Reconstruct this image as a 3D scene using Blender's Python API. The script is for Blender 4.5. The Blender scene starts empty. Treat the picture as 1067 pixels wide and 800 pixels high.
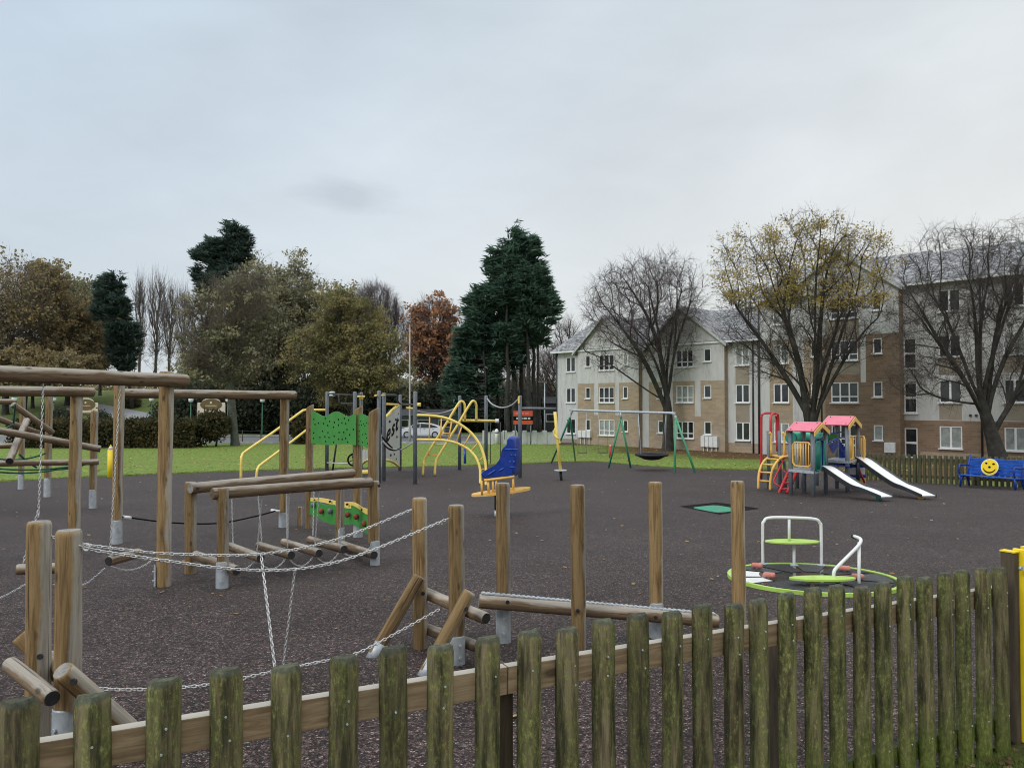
import bpy, bmesh, math, random
import numpy as np
from mathutils import Vector, Matrix, Quaternion
R = math.radians
random.seed(7); NR = np.random.default_rng(7)
SC = bpy.context.scene; COL = SC.collection

# ------------------------------------------------------------ lens and terrain
FPX = 802.0; CAMZ = 1.7; TH = math.atan(20.0/802.0)
_FW = Vector((0, math.cos(TH), math.sin(TH))); _UP = Vector((0, -math.sin(TH), math.cos(TH)))
TY = [-60, 0, 25, 33, 50, 75, 90, 600]; TZ = [0.3, 0, -.925, -1.1, -1.85, -1.7, -1.7, -1.7]
def sstep(a, b, x):
    t = min(1, max(0, (x-a)/(b-a))); return t*t*(3-2*t)
def terr(x, y):
    z = float(np.interp(y, TY, TZ))
    if y > 70:
        w = sstep(-.30, -.44, x/max(y, 1))
        z += w*5.6*sstep(78, 135, y) - 0.0
        z += .25*w*math.sin(x*.09)*sstep(80, 110, y)
    return z
def ray(px, py):
    d = _FW + Vector((1, 0, 0))*((px-533.5)/FPX) - _UP*((py-400)/FPX)
    return d/d.y
def P(px, py, Y):
    d = ray(px, py); return Vector((d.x*Y, Y, CAMZ+d.z*Y))
def G(px, py):
    d = ray(px, py); y = 1.0
    while y < 400:
        if CAMZ+d.z*y <= terr(d.x*y, y): break
        y += .5 if y < 60 else 1
    a, b = max(.1, y-1), y
    for _ in range(30):
        m = (a+b)/2
        if CAMZ+d.z*m <= terr(d.x*m, m): b = m
        else: a = m
    return Vector((d.x*b, b, terr(d.x*b, b)))
def AT(px, Y):
    x = (px-533.5)/FPX*Y; return Vector((x, Y, terr(x, Y)))

# ------------------------------------------------------------ materials
def newmat(name):
    m = bpy.data.materials.new(name); m.use_nodes = True
    nt = m.node_tree; b = nt.nodes['Principled BSDF']; return m, nt, b
def nd(nt, t, **kw):
    n = nt.nodes.new(t)
    for k, v in kw.items():
        if k in n.inputs: n.inputs[k].default_value = v
        else: setattr(n, k, v)
    return n
def ramp(nt, fac, stops, interp='LINEAR'):
    r = nt.nodes.new('ShaderNodeValToRGB'); r.color_ramp.interpolation = interp
    e = r.color_ramp.elements
    while len(e) < len(stops): e.new(.5)
    for i, (p, c) in enumerate(stops):
        e[i].position = p; e[i].color = (c[0], c[1], c[2], 1) if not isinstance(c, (int, float)) else (c, c, c, 1)
    nt.links.new(fac, r.inputs[0]); return r.outputs[0]
def mixc(nt, fac, a, b, mode='MIX'):
    m = nt.nodes.new('ShaderNodeMix'); m.data_type = 'RGBA'; m.blend_type = mode
    for s, v in ((m.inputs[0], fac), (m.inputs[6], a), (m.inputs[7], b)):
        if hasattr(v, 'links'): nt.links.new(v, s)
        elif isinstance(v, (int, float)): s.default_value = v
        else: s.default_value = (v[0], v[1], v[2], 1)
    return m.outputs[2]
def mth(nt, op, a, b=0.0):
    m = nt.nodes.new('ShaderNodeMath'); m.operation = op
    for s, v in ((m.inputs[0], a), (m.inputs[1], b)):
        if hasattr(v, 'links'): nt.links.new(v, s)
        else: s.default_value = v
    return m.outputs[0]
def coords(nt, kind='Object', scale=(1, 1, 1), rnd=True):
    tc = nt.nodes.new('ShaderNodeTexCoord'); mp = nt.nodes.new('ShaderNodeMapping')
    mp.inputs['Scale'].default_value = scale
    nt.links.new(tc.outputs[kind], mp.inputs[0])
    if rnd:
        oi = nt.nodes.new('ShaderNodeObjectInfo'); v = nt.nodes.new('ShaderNodeCombineXYZ')
        a = mth(nt, 'MULTIPLY', oi.outputs['Random'], 37.0)
        nt.links.new(a, v.inputs[0]); nt.links.new(a, v.inputs[2]); nt.links.new(v.outputs[0], mp.inputs['Location'])
    return mp.outputs[0]
def wcoord(nt, scale=1.0):
    g = nt.nodes.new('ShaderNodeNewGeometry'); mp = nt.nodes.new('ShaderNodeMapping')
    mp.inputs['Scale'].default_value = (scale,)*3 if isinstance(scale, (int, float)) else scale
    nt.links.new(g.outputs['Position'], mp.inputs[0]); return mp.outputs[0]
def noise(nt, vec, scale, detail=4, rough=.6, dist=0):
    n = nd(nt, 'ShaderNodeTexNoise', Scale=scale, Detail=detail, Roughness=rough, Distortion=dist)
    nt.links.new(vec, n.inputs['Vector']); return n.outputs['Fac']
def bump(nt, b, h, s=.3, d=.01):
    n = nd(nt, 'ShaderNodeBump', Strength=s, Distance=d); nt.links.new(h, n.inputs['Height']); nt.links.new(n.outputs[0], b.inputs['Normal'])

def paint(name, c, rough=.45, wear=.18, metal=0.0, scale=6, spec=.5):
    m, nt, b = newmat(name); v = coords(nt)
    n = noise(nt, v, scale, 6, .65)
    dark = tuple(x*(1-wear*1.6) for x in c); lite = tuple(min(1, x*(1+wear)+.01) for x in c)
    nt.links.new(ramp(nt, n, [(.3, dark), (.5, c), (.72, lite)]), b.inputs['Base Color'])
    r = ramp(nt, noise(nt, v, scale*2.3, 3), [(.3, rough*.8), (.7, min(1, rough*1.3))]); nt.links.new(r, b.inputs['Roughness'])
    b.inputs['Metallic'].default_value = metal; b.inputs['Specular IOR Level'].default_value = spec
    return m
def wood(name, brown, lite, grey, greydir=(.75, -.2, .25), amount=.5, dark=(.07, .045, .03)):
    """round timber, grain along local Z, weathered grey on one side"""
    m, nt, b = newmat(name)
    v = coords(nt, 'Object', (14, 14, .9)); g = noise(nt, v, 2.2, 9, .72, .6)
    v2 = coords(nt, 'Object', (1, 1, .5)); n2 = noise(nt, v2, 5, 4, .6)
    col = ramp(nt, g, [(.28, dark), (.43, brown), (.58, lite), (.75, brown)])
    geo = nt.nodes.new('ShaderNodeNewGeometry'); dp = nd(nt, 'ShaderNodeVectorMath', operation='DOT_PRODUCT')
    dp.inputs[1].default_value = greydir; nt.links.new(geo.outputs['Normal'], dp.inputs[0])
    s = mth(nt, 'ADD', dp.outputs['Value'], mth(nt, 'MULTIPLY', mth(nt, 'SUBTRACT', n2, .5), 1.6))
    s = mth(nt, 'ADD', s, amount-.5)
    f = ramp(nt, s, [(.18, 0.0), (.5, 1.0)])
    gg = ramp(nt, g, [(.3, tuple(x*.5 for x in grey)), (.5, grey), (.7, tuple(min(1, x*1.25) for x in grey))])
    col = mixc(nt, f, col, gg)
    # knots, checks
    vo = nd(nt, 'ShaderNodeTexVoronoi', Scale=3.4); nt.links.new(coords(nt, 'Object', (2.6, 2.6, 1.1)), vo.inputs['Vector'])
    k = ramp(nt, vo.outputs['Distance'], [(.07, 1.0), (.16, 0.0)])
    col = mixc(nt, mth(nt, 'MULTIPLY', k, .75), col, dark)
    v3 = coords(nt, 'Object', (30, 30, .45)); ck = ramp(nt, noise(nt, v3, 1.6, 3, .5), [(.30, 1.0), (.35, 0.0)])
    col = mixc(nt, mth(nt, 'MULTIPLY', ck, .7), col, tuple(x*.5 for x in dark))
    oi = nt.nodes.new('ShaderNodeObjectInfo')
    hsv = nd(nt, 'ShaderNodeHueSaturation'); nt.links.new(col, hsv.inputs['Color'])
    nt.links.new(ramp(nt, oi.outputs['Random'], [(0, .78), (1, 1.18)]), hsv.inputs['Value'])
    nt.links.new(hsv.outputs[0], b.inputs['Base Color']); b.inputs['Roughness'].default_value = .8
    b.inputs['Specular IOR Level'].default_value = .3
    bump(nt, b, mixc(nt, .5, g, ck), .45, .004); return m
M = {}
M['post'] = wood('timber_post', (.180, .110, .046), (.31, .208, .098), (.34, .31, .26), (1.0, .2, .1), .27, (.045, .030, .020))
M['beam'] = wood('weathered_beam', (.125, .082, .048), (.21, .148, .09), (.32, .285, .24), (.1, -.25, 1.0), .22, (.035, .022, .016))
M['cut'] = paint('sawn_end', (.25, .235, .21), .85, .3, scale=25)
M['rubber'] = paint('black_rubber', (.014, .014, .016), .6, .3, scale=20)
M['galv'] = paint('galvanised_steel', (.46, .50, .53), .5, .16, .35, scale=14)
M['chain'] = paint('zinc_chain', (.58, .58, .58), .34, .15, .45, scale=30)
M['yellow'] = paint('yellow_paint', (.86, .66, .16), .38, .1, scale=4)
M['yellow2'] = paint('faded_yellow_paint', (.84, .50, .12), .38, .12, scale=4)
M['gate'] = paint('gate_yellow', (.86, .64, .02), .38, .1, scale=5)
M['grey'] = paint('slate_grey_paint', (.135, .155, .175), .45, .15, scale=5)
M['dgrey'] = paint('dark_metal', (.035, .038, .042), .45, .2, scale=5)
M['white'] = paint('white_paint', (.74, .75, .74), .35, .08, scale=5)
M['blue'] = paint('blue_plastic', (.006, .036, .27), .28, .15, scale=5)
M['bluep'] = paint('blue_bench_paint', (.012, .09, .42), .35, .22, scale=5)
M['green'] = paint('green_board', (.05, .27, .045), .5, .12, scale=3)
M['lime'] = paint('lime_paint', (.42, .62, .12), .42, .12, scale=4)
M['teal'] = paint('teal_plastic', (.01, .21, .16), .35, .12, scale=4)
M['mint'] = paint('mint_plastic', (.06, .45, .29), .35, .08, scale=4)
M['swing'] = paint('green_swing_paint', (.06, .30, .16), .4, .15, scale=3)
M['red'] = paint('red_paint', (.50, .028, .035), .38, .15, scale=4)
M['pink'] = paint('pink_roof_board', (.70, .16, .23), .45, .06, scale=3)
M['orange'] = paint('orange_red_board', (.55, .085, .03), .5, .12, scale=2)
M['hold'] = paint('red_brown_hold', (.24, .05, .03), .6, .2, scale=20)
M['pad'] = paint('salmon_pad', (.52, .18, .14), .6, .15, scale=12)
M['pale'] = paint('pale_grey_board', (.50, .52, .50), .5, .06, scale=4)
M['slide'] = paint('polished_slide', (.88, .89, .90), .3, .015, .0, scale=.7)
M['black'] = paint('black_paint', (.006, .006, .006), .8, .1, spec=.1)
M['rope'] = paint('green_rope', (.02, .10, .06), .8, .2, scale=20)
M['ropeg'] = paint('grey_rope', (.35, .35, .35), .8, .2, scale=20)
M['lampgreen'] = paint('dark_green_post', (.02, .12, .06), .5, .2, scale=4)
M['cream'] = paint('cream_board', (.66, .60, .47), .55, .08, scale=3)
M['oval'] = paint('olive_brown_oval', (.14, .095, .03), .55, .2, scale=2)
M['conc'] = paint('concrete', (.36, .36, .34), .85, .25, scale=2)
M['carpaint'] = paint('white_car_paint', (.74, .76, .78), .18, .03, scale=1)
M['tyre'] = paint('tyre_rubber', (.02, .02, .02), .8, .2)
M['tram'] = paint('green_mat', (.035, .26, .15), .6, .12, scale=8)

def mk_picket(name, old):
    m, nt, b = newmat(name)
    v = coords(nt, 'Object', (9, 9, .8)); g = noise(nt, v, 2.6, 8, .65, .6)
    base = ramp(nt, g, [(.27, (.028, .022, .012)), (.42, (.11, .083, .045)), (.56, (.27, .215, .13)), (.75, (.14, .105, .055))])
    al = noise(nt, coords(nt, 'Object', (5, 5, .9)), 2.1, 6, .6)
    al2 = noise(nt, coords(nt, 'Object', (30, 30, 16)), 2.0, 8, .82)
    sep = nt.nodes.new('ShaderNodeSeparateXYZ'); tc = nt.nodes.new('ShaderNodeTexCoord'); nt.links.new(tc.outputs['Object'], sep.inputs[0])
    oi = nt.nodes.new('ShaderNodeObjectInfo')
    s = mth(nt, 'ADD', al, mth(nt, 'MULTIPLY', mth(nt, 'SUBTRACT', oi.outputs['Random'], .5), .10))
    s = mth(nt, 'ADD', s, mth(nt, 'MULTIPLY', mth(nt, 'SUBTRACT', al2, .5), 1.3))
    f = ramp(nt, s, [(.34, 0.05), (.62, .92)])
    alg = ramp(nt, al2, [(.32, (.026, .030, .014)), (.44, (.075, .086, .028)), (.54, (.16, .172, .055)), (.64, (.33, .32, .13))])
    col = mixc(nt, f, base, alg)
    # dark wet streaks
    ds = ramp(nt, noise(nt, coords(nt, 'Object', (14, 14, 1.6)), 1.7, 7, .7), [(.47, 0.0), (.62, .78)])
    col = mixc(nt, ds, col, (.016, .017, .010))
    # bright moss low down
    low = ramp(nt, mth(nt, 'ADD', sep.outputs[2], mth(nt, 'MULTIPLY', al2, .35)), [(.26, .95), (.66, 0.0)])
    col = mixc(nt, low, col, ramp(nt, al2, [(.36, (.05, .07, .012)), (.5, (.13, .165, .028)), (.64, (.26, .31, .06))]))
    # lichen speckles
    vo = nd(nt, 'ShaderNodeTexVoronoi', Scale=75); nt.links.new(coords(nt, 'Object'), vo.inputs['Vector'])
    sp = ramp(nt, vo.outputs['Distance'], [(.10, .65), (.18, 0.0)])
    pr = ramp(nt, noise(nt, coords(nt, 'Object'), 9, 2), [(.5, 0.0), (.62, 1.0)])
    col = mixc(nt, mth(nt, 'MULTIPLY', sp, pr), col, (.24, .27, .16))
    geo = nt.nodes.new('ShaderNodeNewGeometry'); sx = nt.nodes.new('ShaderNodeSeparateXYZ'); nt.links.new(geo.outputs['Normal'], sx.inputs[0])
    top = ramp(nt, sx.outputs[2], [(.25, 0.0), (.45, .8)]); col = mixc(nt, top, col, ramp(nt, al2, [(.35, (.035, .04, .03)), (.65, (.11, .12, .09))]))
    hs = nd(nt, 'ShaderNodeHueSaturation'); nt.links.new(col, hs.inputs['Color']); nt.links.new(ramp(nt, oi.outputs['Random'], [(0, .62), (1, 1.12)]), hs.inputs['Value'])
    nt.links.new(hs.outputs[0], b.inputs['Base Color']); b.inputs['Roughness'].default_value = .85; b.inputs['Specular IOR Level'].default_value = .25
    bump(nt, b, mixc(nt, .5, g, al2), .7, .006); return m
M['picket'] = mk_picket('mossy_picket', 0)
def mk_rail():
    m, nt, b = newmat('rail_board')
    g = noise(nt, coords(nt, 'Object', (1.1, 9, 13)), 2.6, 8, .6, 1.0)
    col = ramp(nt, g, [(.28, (.13, .082, .042)), (.45, (.25, .17, .095)), (.6, (.37, .27, .165)), (.75, (.24, .165, .095))])
    vo = nd(nt, 'ShaderNodeTexVoronoi', Scale=1.0); nt.links.new(coords(nt, 'Object', (2.6, 1, 9)), vo.inputs['Vector'])
    col = mixc(nt, ramp(nt, vo.outputs['Distance'], [(.1, .85), (.2, 0.0)]), col, (.06, .035, .018))
    st = ramp(nt, noise(nt, coords(nt, 'Object', (3, 3, 3)), 2, 4), [(.55, 0.0), (.75, .4)]); col = mixc(nt, st, col, (.10, .075, .045))
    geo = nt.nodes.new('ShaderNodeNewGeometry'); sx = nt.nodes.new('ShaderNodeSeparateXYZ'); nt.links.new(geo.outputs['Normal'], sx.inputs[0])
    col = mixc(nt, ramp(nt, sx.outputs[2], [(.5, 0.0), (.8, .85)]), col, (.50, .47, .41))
    nt.links.new(col, b.inputs['Base Color']); b.inputs['Roughness'].default_value = .8; bump(nt, b, g, .4, .003); return m
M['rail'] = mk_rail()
def mk_oldwood(name, a, c):
    m, nt, b = newmat(name); g = noise(nt, coords(nt, 'Object', (8, 8, .9)), 2.6, 7, .65, .5)
    nt.links.new(ramp(nt, g, [(.3, a), (.7, c)]), b.inputs['Base Color']); b.inputs['Roughness'].default_value = .85; bump(nt, b, g, .4, .004); return m
M['oldpost'] = mk_oldwood('dark_old_post', (.035, .024, .015), (.12, .09, .055))
M['farfence'] = mk_oldwood('far_fence_wood', (.035, .036, .016), (.105, .10, .05))
def mk_surface():
    m, nt, b = newmat('rubber_mulch')
    w = wcoord(nt, 1.0)
    def chips(sc, stops):
        v = nd(nt, 'ShaderNodeTexVoronoi', Scale=sc); nt.links.new(w, v.inputs['Vector'])
        s = nt.nodes.new('ShaderNodeSeparateColor'); nt.links.new(v.outputs['Color'], s.inputs[0]); return ramp(nt, s.outputs[0], stops), v, s
    c1, v1, s1 = chips(105, [(0, (.004, .003, .003)), (.30, (.020, .012, .011)), (.55, (.055, .032, .029)), (.80, (.10, .062, .056)), (.93, (.20, .145, .13)), (1, (.42, .35, .31))])
    c2, v2, s2 = chips(38, [(0, (.008, .005, .005)), (.4, (.034, .022, .020)), (.8, (.085, .056, .052)), (1, (.22, .17, .155))])
    col = mixc(nt, ramp(nt, s2.outputs[1], [(.45, 0.0), (.8, .55)]), c1, c2)
    fr = noise(nt, w, 26, 8, .95); col = mixc(nt, 1.0, col, ramp(nt, fr, [(.38, .07), (.46, .44), (.52, .84), (.58, 1.6), (.66, 3.2)]), 'MULTIPLY')
    big = noise(nt, w, .45, 5, .65); mid = noise(nt, w, 2.2, 5, .75)
    col = mixc(nt, 1.0, col, ramp(nt, big, [(.32, .70), (.5, 1.0), (.68, 1.25)]), 'MULTIPLY')
    col = mixc(nt, 1.0, col, ramp(nt, mid, [(.32, .72), (.5, 1.0), (.7, 1.2)]), 'MULTIPLY')
    sy = nt.nodes.new('ShaderNodeSeparateXYZ'); nt.links.new(w, sy.inputs[0])
    yy = mth(nt, 'ADD', mth(nt, 'MULTIPLY', sy.outputs[1], .04), mth(nt, 'MULTIPLY', mth(nt, 'SUBTRACT', big, .5), .5))
    col = mixc(nt, ramp(nt, yy, [(.15, 0.0), (.45, .45)]), col, mixc(nt, 1.0, (.050, .0435, .0445), ramp(nt, fr, [(.36, .2), (.5, .95), (.62, 2.4)]), 'MULTIPLY'))
    nt.links.new(col, b.inputs['Base Color']); b.inputs['Roughness'].default_value = .72; b.inputs['Specular IOR Level'].default_value = .25
    bump(nt, b, v1.outputs['Distance'], .9, .006); return m
M['surface'] = mk_surface()
def mk_grass():
    m, nt, b = newmat('lawn'); w = wcoord(nt)
    f = noise(nt, w, 5, 10, .88); mid = noise(nt, w, .8, 5, .65); big = noise(nt, w, .09, 4, .6)
    col = ramp(nt, f, [(.38, (.032, .062, .014)), (.46, (.10, .165, .03)), (.53, (.185, .265, .055)), (.62, (.32, .39, .11))])
    col = mixc(nt, ramp(nt, mid, [(.45, 0.0), (.75, .45)]), col, (.17, .19, .06))
    col = mixc(nt, ramp(nt, big, [(.5, 0.0), (.75, .35)]), col, (.12, .11, .04))
    # dead leaves scattered through the sward
    vo = nd(nt, 'ShaderNodeTexVoronoi', Scale=3.3); nt.links.new(w, vo.inputs['Vector'])
    lf = ramp(nt, vo.outputs['Distance'], [(.10, 1.0), (.14, 0.0)])
    sc = nt.nodes.new('ShaderNodeSeparateColor'); nt.links.new(vo.outputs['Color'], sc.inputs[0])
    lf = mth(nt, 'MULTIPLY', lf, ramp(nt, sc.outputs[0], [(.45, 0.0), (.5, .85)]))
    col = mixc(nt, lf, col, ramp(nt, sc.outputs[1], [(0, (.30, .20, .05)), (1, (.5, .42, .13))]))
    # brown leaf litter under the big trees by the flats
    geo = nt.nodes.new('ShaderNodeNewGeometry')
    tot = None
    for (x, y, r) in ((12.5, 57.5, 6.5), (17, 52, 7), (22, 45, 8), (26, 38, 9), (5, 66, 3), (16, 31, 6.5), (21, 28, 7), (27, 29, 7)):
        d = nd(nt, 'ShaderNodeVectorMath', operation='DISTANCE'); nt.links.new(geo.outputs['Position'], d.inputs[0]); d.inputs[1].default_value = (x, y, -1.6)
        q = ramp(nt, mth(nt, 'ADD', mth(nt, 'DIVIDE', d.outputs['Value'], r), mth(nt, 'MULTIPLY', mth(nt, 'SUBTRACT', mid, .5), 1.2)), [(.6, .95), (1.0, 0.0)])
        tot = q if tot is None else mth(nt, 'MAXIMUM', tot, q)
    lit = ramp(nt, noise(nt, w, 6, 7, .8), [(.3, (.04, .02, .012)), (.5, (.11, .06, .03)), (.7, (.24, .14, .06))])
    col = mixc(nt, tot, col, lit)
    sy0 = nt.nodes.new('ShaderNodeSeparateXYZ'); nt.links.new(w, sy0.inputs[0])
    hl = ramp(nt, mth(nt, 'ADD', mth(nt, 'MULTIPLY', sy0.outputs[1], .01), mth(nt, 'MULTIPLY', mth(nt, 'SUBTRACT', big, .5), .3)), [(.72, 0.0), (.85, .72)])
    col = mixc(nt, hl, col, ramp(nt, noise(nt, w, .5, 6, .75), [(.35, (.05, .075, .022)), (.5, (.09, .12, .035)), (.65, (.15, .12, .055))]))
    # muddy leafy strip on the near side of the picket fence
    sy = nt.nodes.new('ShaderNodeSeparateXYZ'); nt.links.new(w, sy.inputs[0])
    nn = ramp(nt, mth(nt, 'ADD', mth(nt, 'MULTIPLY', sy.outputs[1], .1), mth(nt, 'MULTIPLY', mth(nt, 'SUBTRACT', noise(nt, w, 5, 5), .5), .5)), [(.5, .8), (.8, 0.0)])
    col = mixc(nt, nn, col, ramp(nt, noise(nt, w, 18, 6, .8), [(.3, (.018, .014, .008)), (.55, (.055, .042, .02)), (.7, (.09, .10, .03))]))
    nt.links.new(col, b.inputs['Base Color']); b.inputs['Roughness'].default_value = .95; b.inputs['Specular IOR Level'].default_value = .15
    bump(nt, b, f, .6, .05); return m
M['grass'] = mk_grass()
def simple_noise(name, stops, scale, rough=.85, detail=6, world=True, bs=.3, bd=.01):
    m, nt, b = newmat(name); v = wcoord(nt) if world else coords(nt); n = noise(nt, v, scale, detail, .7)
    nt.links.new(ramp(nt, n, stops), b.inputs['Base Color']); b.inputs['Roughness'].default_value = rough
    if bs: bump(nt, b, n, bs, bd)
    return m
M['asphalt'] = simple_noise('asphalt', [(.3, (.10, .105, .11)), (.7, (.19, .195, .205))], 3)
M['path'] = simple_noise('path_tarmac', [(.3, (.17, .175, .18)), (.7, (.27, .28, .29))], 2)
M['paint_line'] = paint('road_paint', (.6, .6, .58), .7, .2)
M['bark'] = simple_noise('dark_bark', [(.3, (.014, .013, .011)), (.5, (.032, .030, .026)), (.7, (.065, .062, .048))], 3, world=False, bs=.6, bd=.03)
M['twig'] = simple_noise('twig_bark', [(.3, (.04, .032, .028)), (.7, (.08, .065, .055))], 2, world=False, bs=0)
M['twigmid'] = simple_noise('brown_twig_bark', [(.3, (.085, .068, .05)), (.7, (.15, .125, .095))], 2, world=False, bs=0)
M['twigpale'] = simple_noise('pale_twig_bark', [(.3, (.11, .095, .09)), (.7, (.20, .175, .165))], 2, world=False, bs=0)
M['twigred'] = simple_noise('purple_twig_bark', [(.3, (.06, .042, .045)), (.7, (.11, .085, .085))], 2, world=False, bs=0)
M['barkgrey'] = simple_noise('grey_green_bark', [(.3, (.05, .055, .045)), (.7, (.12, .125, .10))], 3, world=False, bs=.4, bd=.03)
def leafmat(name, cols, clump=.5, sss=.0):
    m, nt, b = newmat(name)
    geo = nt.nodes.new('ShaderNodeNewGeometry')
    w = wcoord(nt); cl = noise(nt, w, clump, 3, .6)
    s = mth(nt, 'ADD', mth(nt, 'MULTIPLY', geo.outputs['Random Per Island'], .34), mth(nt, 'MULTIPLY', mth(nt, 'SUBTRACT', cl, .20), 1.1))
    k = len(cols); nt.links.new(ramp(nt, s, [(.1+.8*i/(k-1), c) for i, c in enumerate(cols)]), b.inputs['Base Color'])
    b.inputs['Roughness'].default_value = .7; b.inputs['Specular IOR Level'].default_value = .2
    tr = nt.nodes.new('ShaderNodeBsdfTranslucent'); mx = nt.nodes.new('ShaderNodeMixShader'); mx.inputs[0].default_value = .38
    nt.links.new(nt.nodes['Principled BSDF'].inputs['Base Color'].links[0].from_socket, tr.inputs[0])
    out = nt.nodes['Material Output']; nt.links.new(b.outputs[0], mx.inputs[1]); nt.links.new(tr.outputs[0], mx.inputs[2]); nt.links.new(mx.outputs[0], out.inputs[0])
    return m
M['l_olive'] = leafmat('olive_brown_leaves', [(0.12, 0.115, 0.07), (0.23, 0.195, 0.11), (0.34, 0.27, 0.14), (0.42, 0.27, 0.12)])
M['l_green'] = leafmat('green_brown_leaves', [(0.112, 0.118, 0.079), (0.209, 0.213, 0.134), (0.322, 0.299, 0.179), (0.493, 0.387, 0.222)])
M['l_yellow'] = leafmat('yellow_green_leaves', [(0.11, 0.115, 0.05), (0.21, 0.205, 0.085), (0.31, 0.27, 0.11), (0.4, 0.3, 0.12)])
M['l_gold'] = leafmat('golden_leaves', [(.19, .155, .05), (.34, .27, .08), (.48, .38, .12), (.52, .38, .10)])
M['l_russet'] = leafmat('russet_leaves', [(0.24, 0.14, 0.09), (0.42, 0.22, 0.12), (0.55, 0.31, 0.16)])
M['l_conifer'] = leafmat('dark_conifer_foliage', [(0.036, 0.074, 0.055), (0.076, 0.138, 0.101), (0.13, 0.213, 0.151), (0.181, 0.269, 0.181)], .7)
M['l_pine'] = leafmat('blue_green_pine', [(0.043, 0.072, 0.062), (0.088, 0.133, 0.111), (0.141, 0.195, 0.159)], .6)
M['l_hedge'] = leafmat('hedge_leaves', [(0.018, 0.025, 0.012), (0.051, 0.057, 0.026), (0.126, 0.097, 0.044), (0.065, 0.094, 0.036)], 1.2)
M['l_dark'] = leafmat('dark_shrub_leaves', [(0.023, 0.03, 0.021), (0.05, 0.062, 0.04), (0.097, 0.107, 0.066)], .7)
def mk_brick(name, c1, c2, mortar):
    m, nt, b = newmat(name)
    br = nd(nt, 'ShaderNodeTexBrick', Scale=1.0); br.inputs['Brick Width'].default_value = .44; br.inputs['Row Height'].default_value = .15; br.inputs['Mortar Size'].default_value = .014
    br.inputs['Color1'].default_value = (*c1, 1); br.inputs['Color2'].default_value = (*c2, 1); br.inputs['Mortar'].default_value = (*mortar, 1); br.inputs['Bias'].default_value = -.1
    tc = nt.nodes.new('ShaderNodeTexCoord'); se = nt.nodes.new('ShaderNodeSeparateXYZ'); cb = nt.nodes.new('ShaderNodeCombineXYZ')
    nt.links.new(tc.outputs['Object'], se.inputs[0]); nt.links.new(mth(nt, 'ADD', se.outputs[0], se.outputs[1]), cb.inputs[0]); nt.links.new(se.outputs[2], cb.inputs[1])
    nt.links.new(cb.outputs[0], br.inputs['Vector'])
    n = noise(nt, coords(nt, 'Object', rnd=False), 1.2, 6, .7)
    col = mixc(nt, ramp(nt, n, [(.35, 0.0), (.75, .5)]), br.outputs['Color'], tuple(x*.55 for x in c1))
    nt.links.new(col, b.inputs['Base Color']); b.inputs['Roughness'].default_value = .9; return m
M['brick'] = mk_brick('buff_brick', (.44, .34, .235), (.33, .245, .16), (.36, .32, .26))
M['brickd'] = mk_brick('brown_brick', (.29, .195, .13), (.20, .13, .085), (.27, .21, .15))
M['panel'] = simple_noise('beige_render', [(.3, (.26, .22, .17)), (.7, (.34, .295, .235))], 1.5, .9, world=False, bs=.1)
def mk_render():
    m, nt, b = newmat('off_white_render'); n = noise(nt, coords(nt, 'Object', (1.6, 1.6, .3)), 1.4, 8, .75)
    nt.links.new(ramp(nt, n, [(.3, (.33, .325, .31)), (.46, (.52, .515, .50)), (.7, (.62, .615, .60))]), b.inputs['Base Color']); b.inputs['Roughness'].default_value = .9; return m
M['render'] = mk_render()
def mk_roof():
    m, nt, b = newmat('slate_roof')
    br = nd(nt, 'ShaderNodeTexBrick', Scale=1.0); br.inputs['Brick Width'].default_value = .55; br.inputs['Row Height'].default_value = .32; br.inputs['Mortar Size'].default_value = .035
    br.inputs['Color1'].default_value = (.10, .10, .11, 1); br.inputs['Color2'].default_value = (.17, .17, .18, 1); br.inputs['Mortar'].default_value = (.05, .05, .055, 1)
    nt.links.new(coords(nt, 'Object', rnd=False), br.inputs['Vector'])
    n = noise(nt, coords(nt, 'Object', (1, 2.5, 1), rnd=False), 2.5, 6, .75)
    col = mixc(nt, ramp(nt, n, [(.48, 0.0), (.56, .8)]), br.outputs['Color'], (.46, .47, .48))
    nt.links.new(col, b.inputs['Base Color']); b.inputs['Roughness'].default_value = .7; return m
M['roof'] = mk_roof()
def mk_glass():
    m, nt, b = newmat('window_glass'); n = noise(nt, coords(nt, 'Object'), .8, 3)
    nt.links.new(ramp(nt, n, [(.35, (.008, .01, .012)), (.7, (.05, .055, .06))]), b.inputs['Base Color']); b.inputs['Roughness'].default_value = .06; b.inputs['Specular IOR Level'].default_value = .6; return m
M['glass'] = mk_glass()
M['curtain'] = paint('net_curtain', (.30, .32, .30), .8, .25, scale=3)
M['upvc'] = paint('white_window_frame', (.78, .79, .79), .4, .05)
M['carglass'] = paint('tinted_glass', (.015, .018, .02), .08, .1)
M['leafbit'] = leafmat('fallen_leaf', [(.20, .09, .03), (.38, .22, .09), (.55, .42, .24), (.5, .38, .1)], 5)
M['litter'] = leafmat('brown_litter', [(.05, .03, .018), (.12, .07, .035), (.22, .14, .07), (.34, .25, .14)], 6)
M['edgeblade'] = leafmat('edge_grass', [(.06, .10, .02), (.14, .20, .04), (.24, .29, .07), (.30, .28, .11)], 2)
M['blade'] = leafmat('grass_blades', [(.03, .055, .012), (.07, .12, .02), (.13, .18, .04), (.2, .19, .08)], 4)
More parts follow.
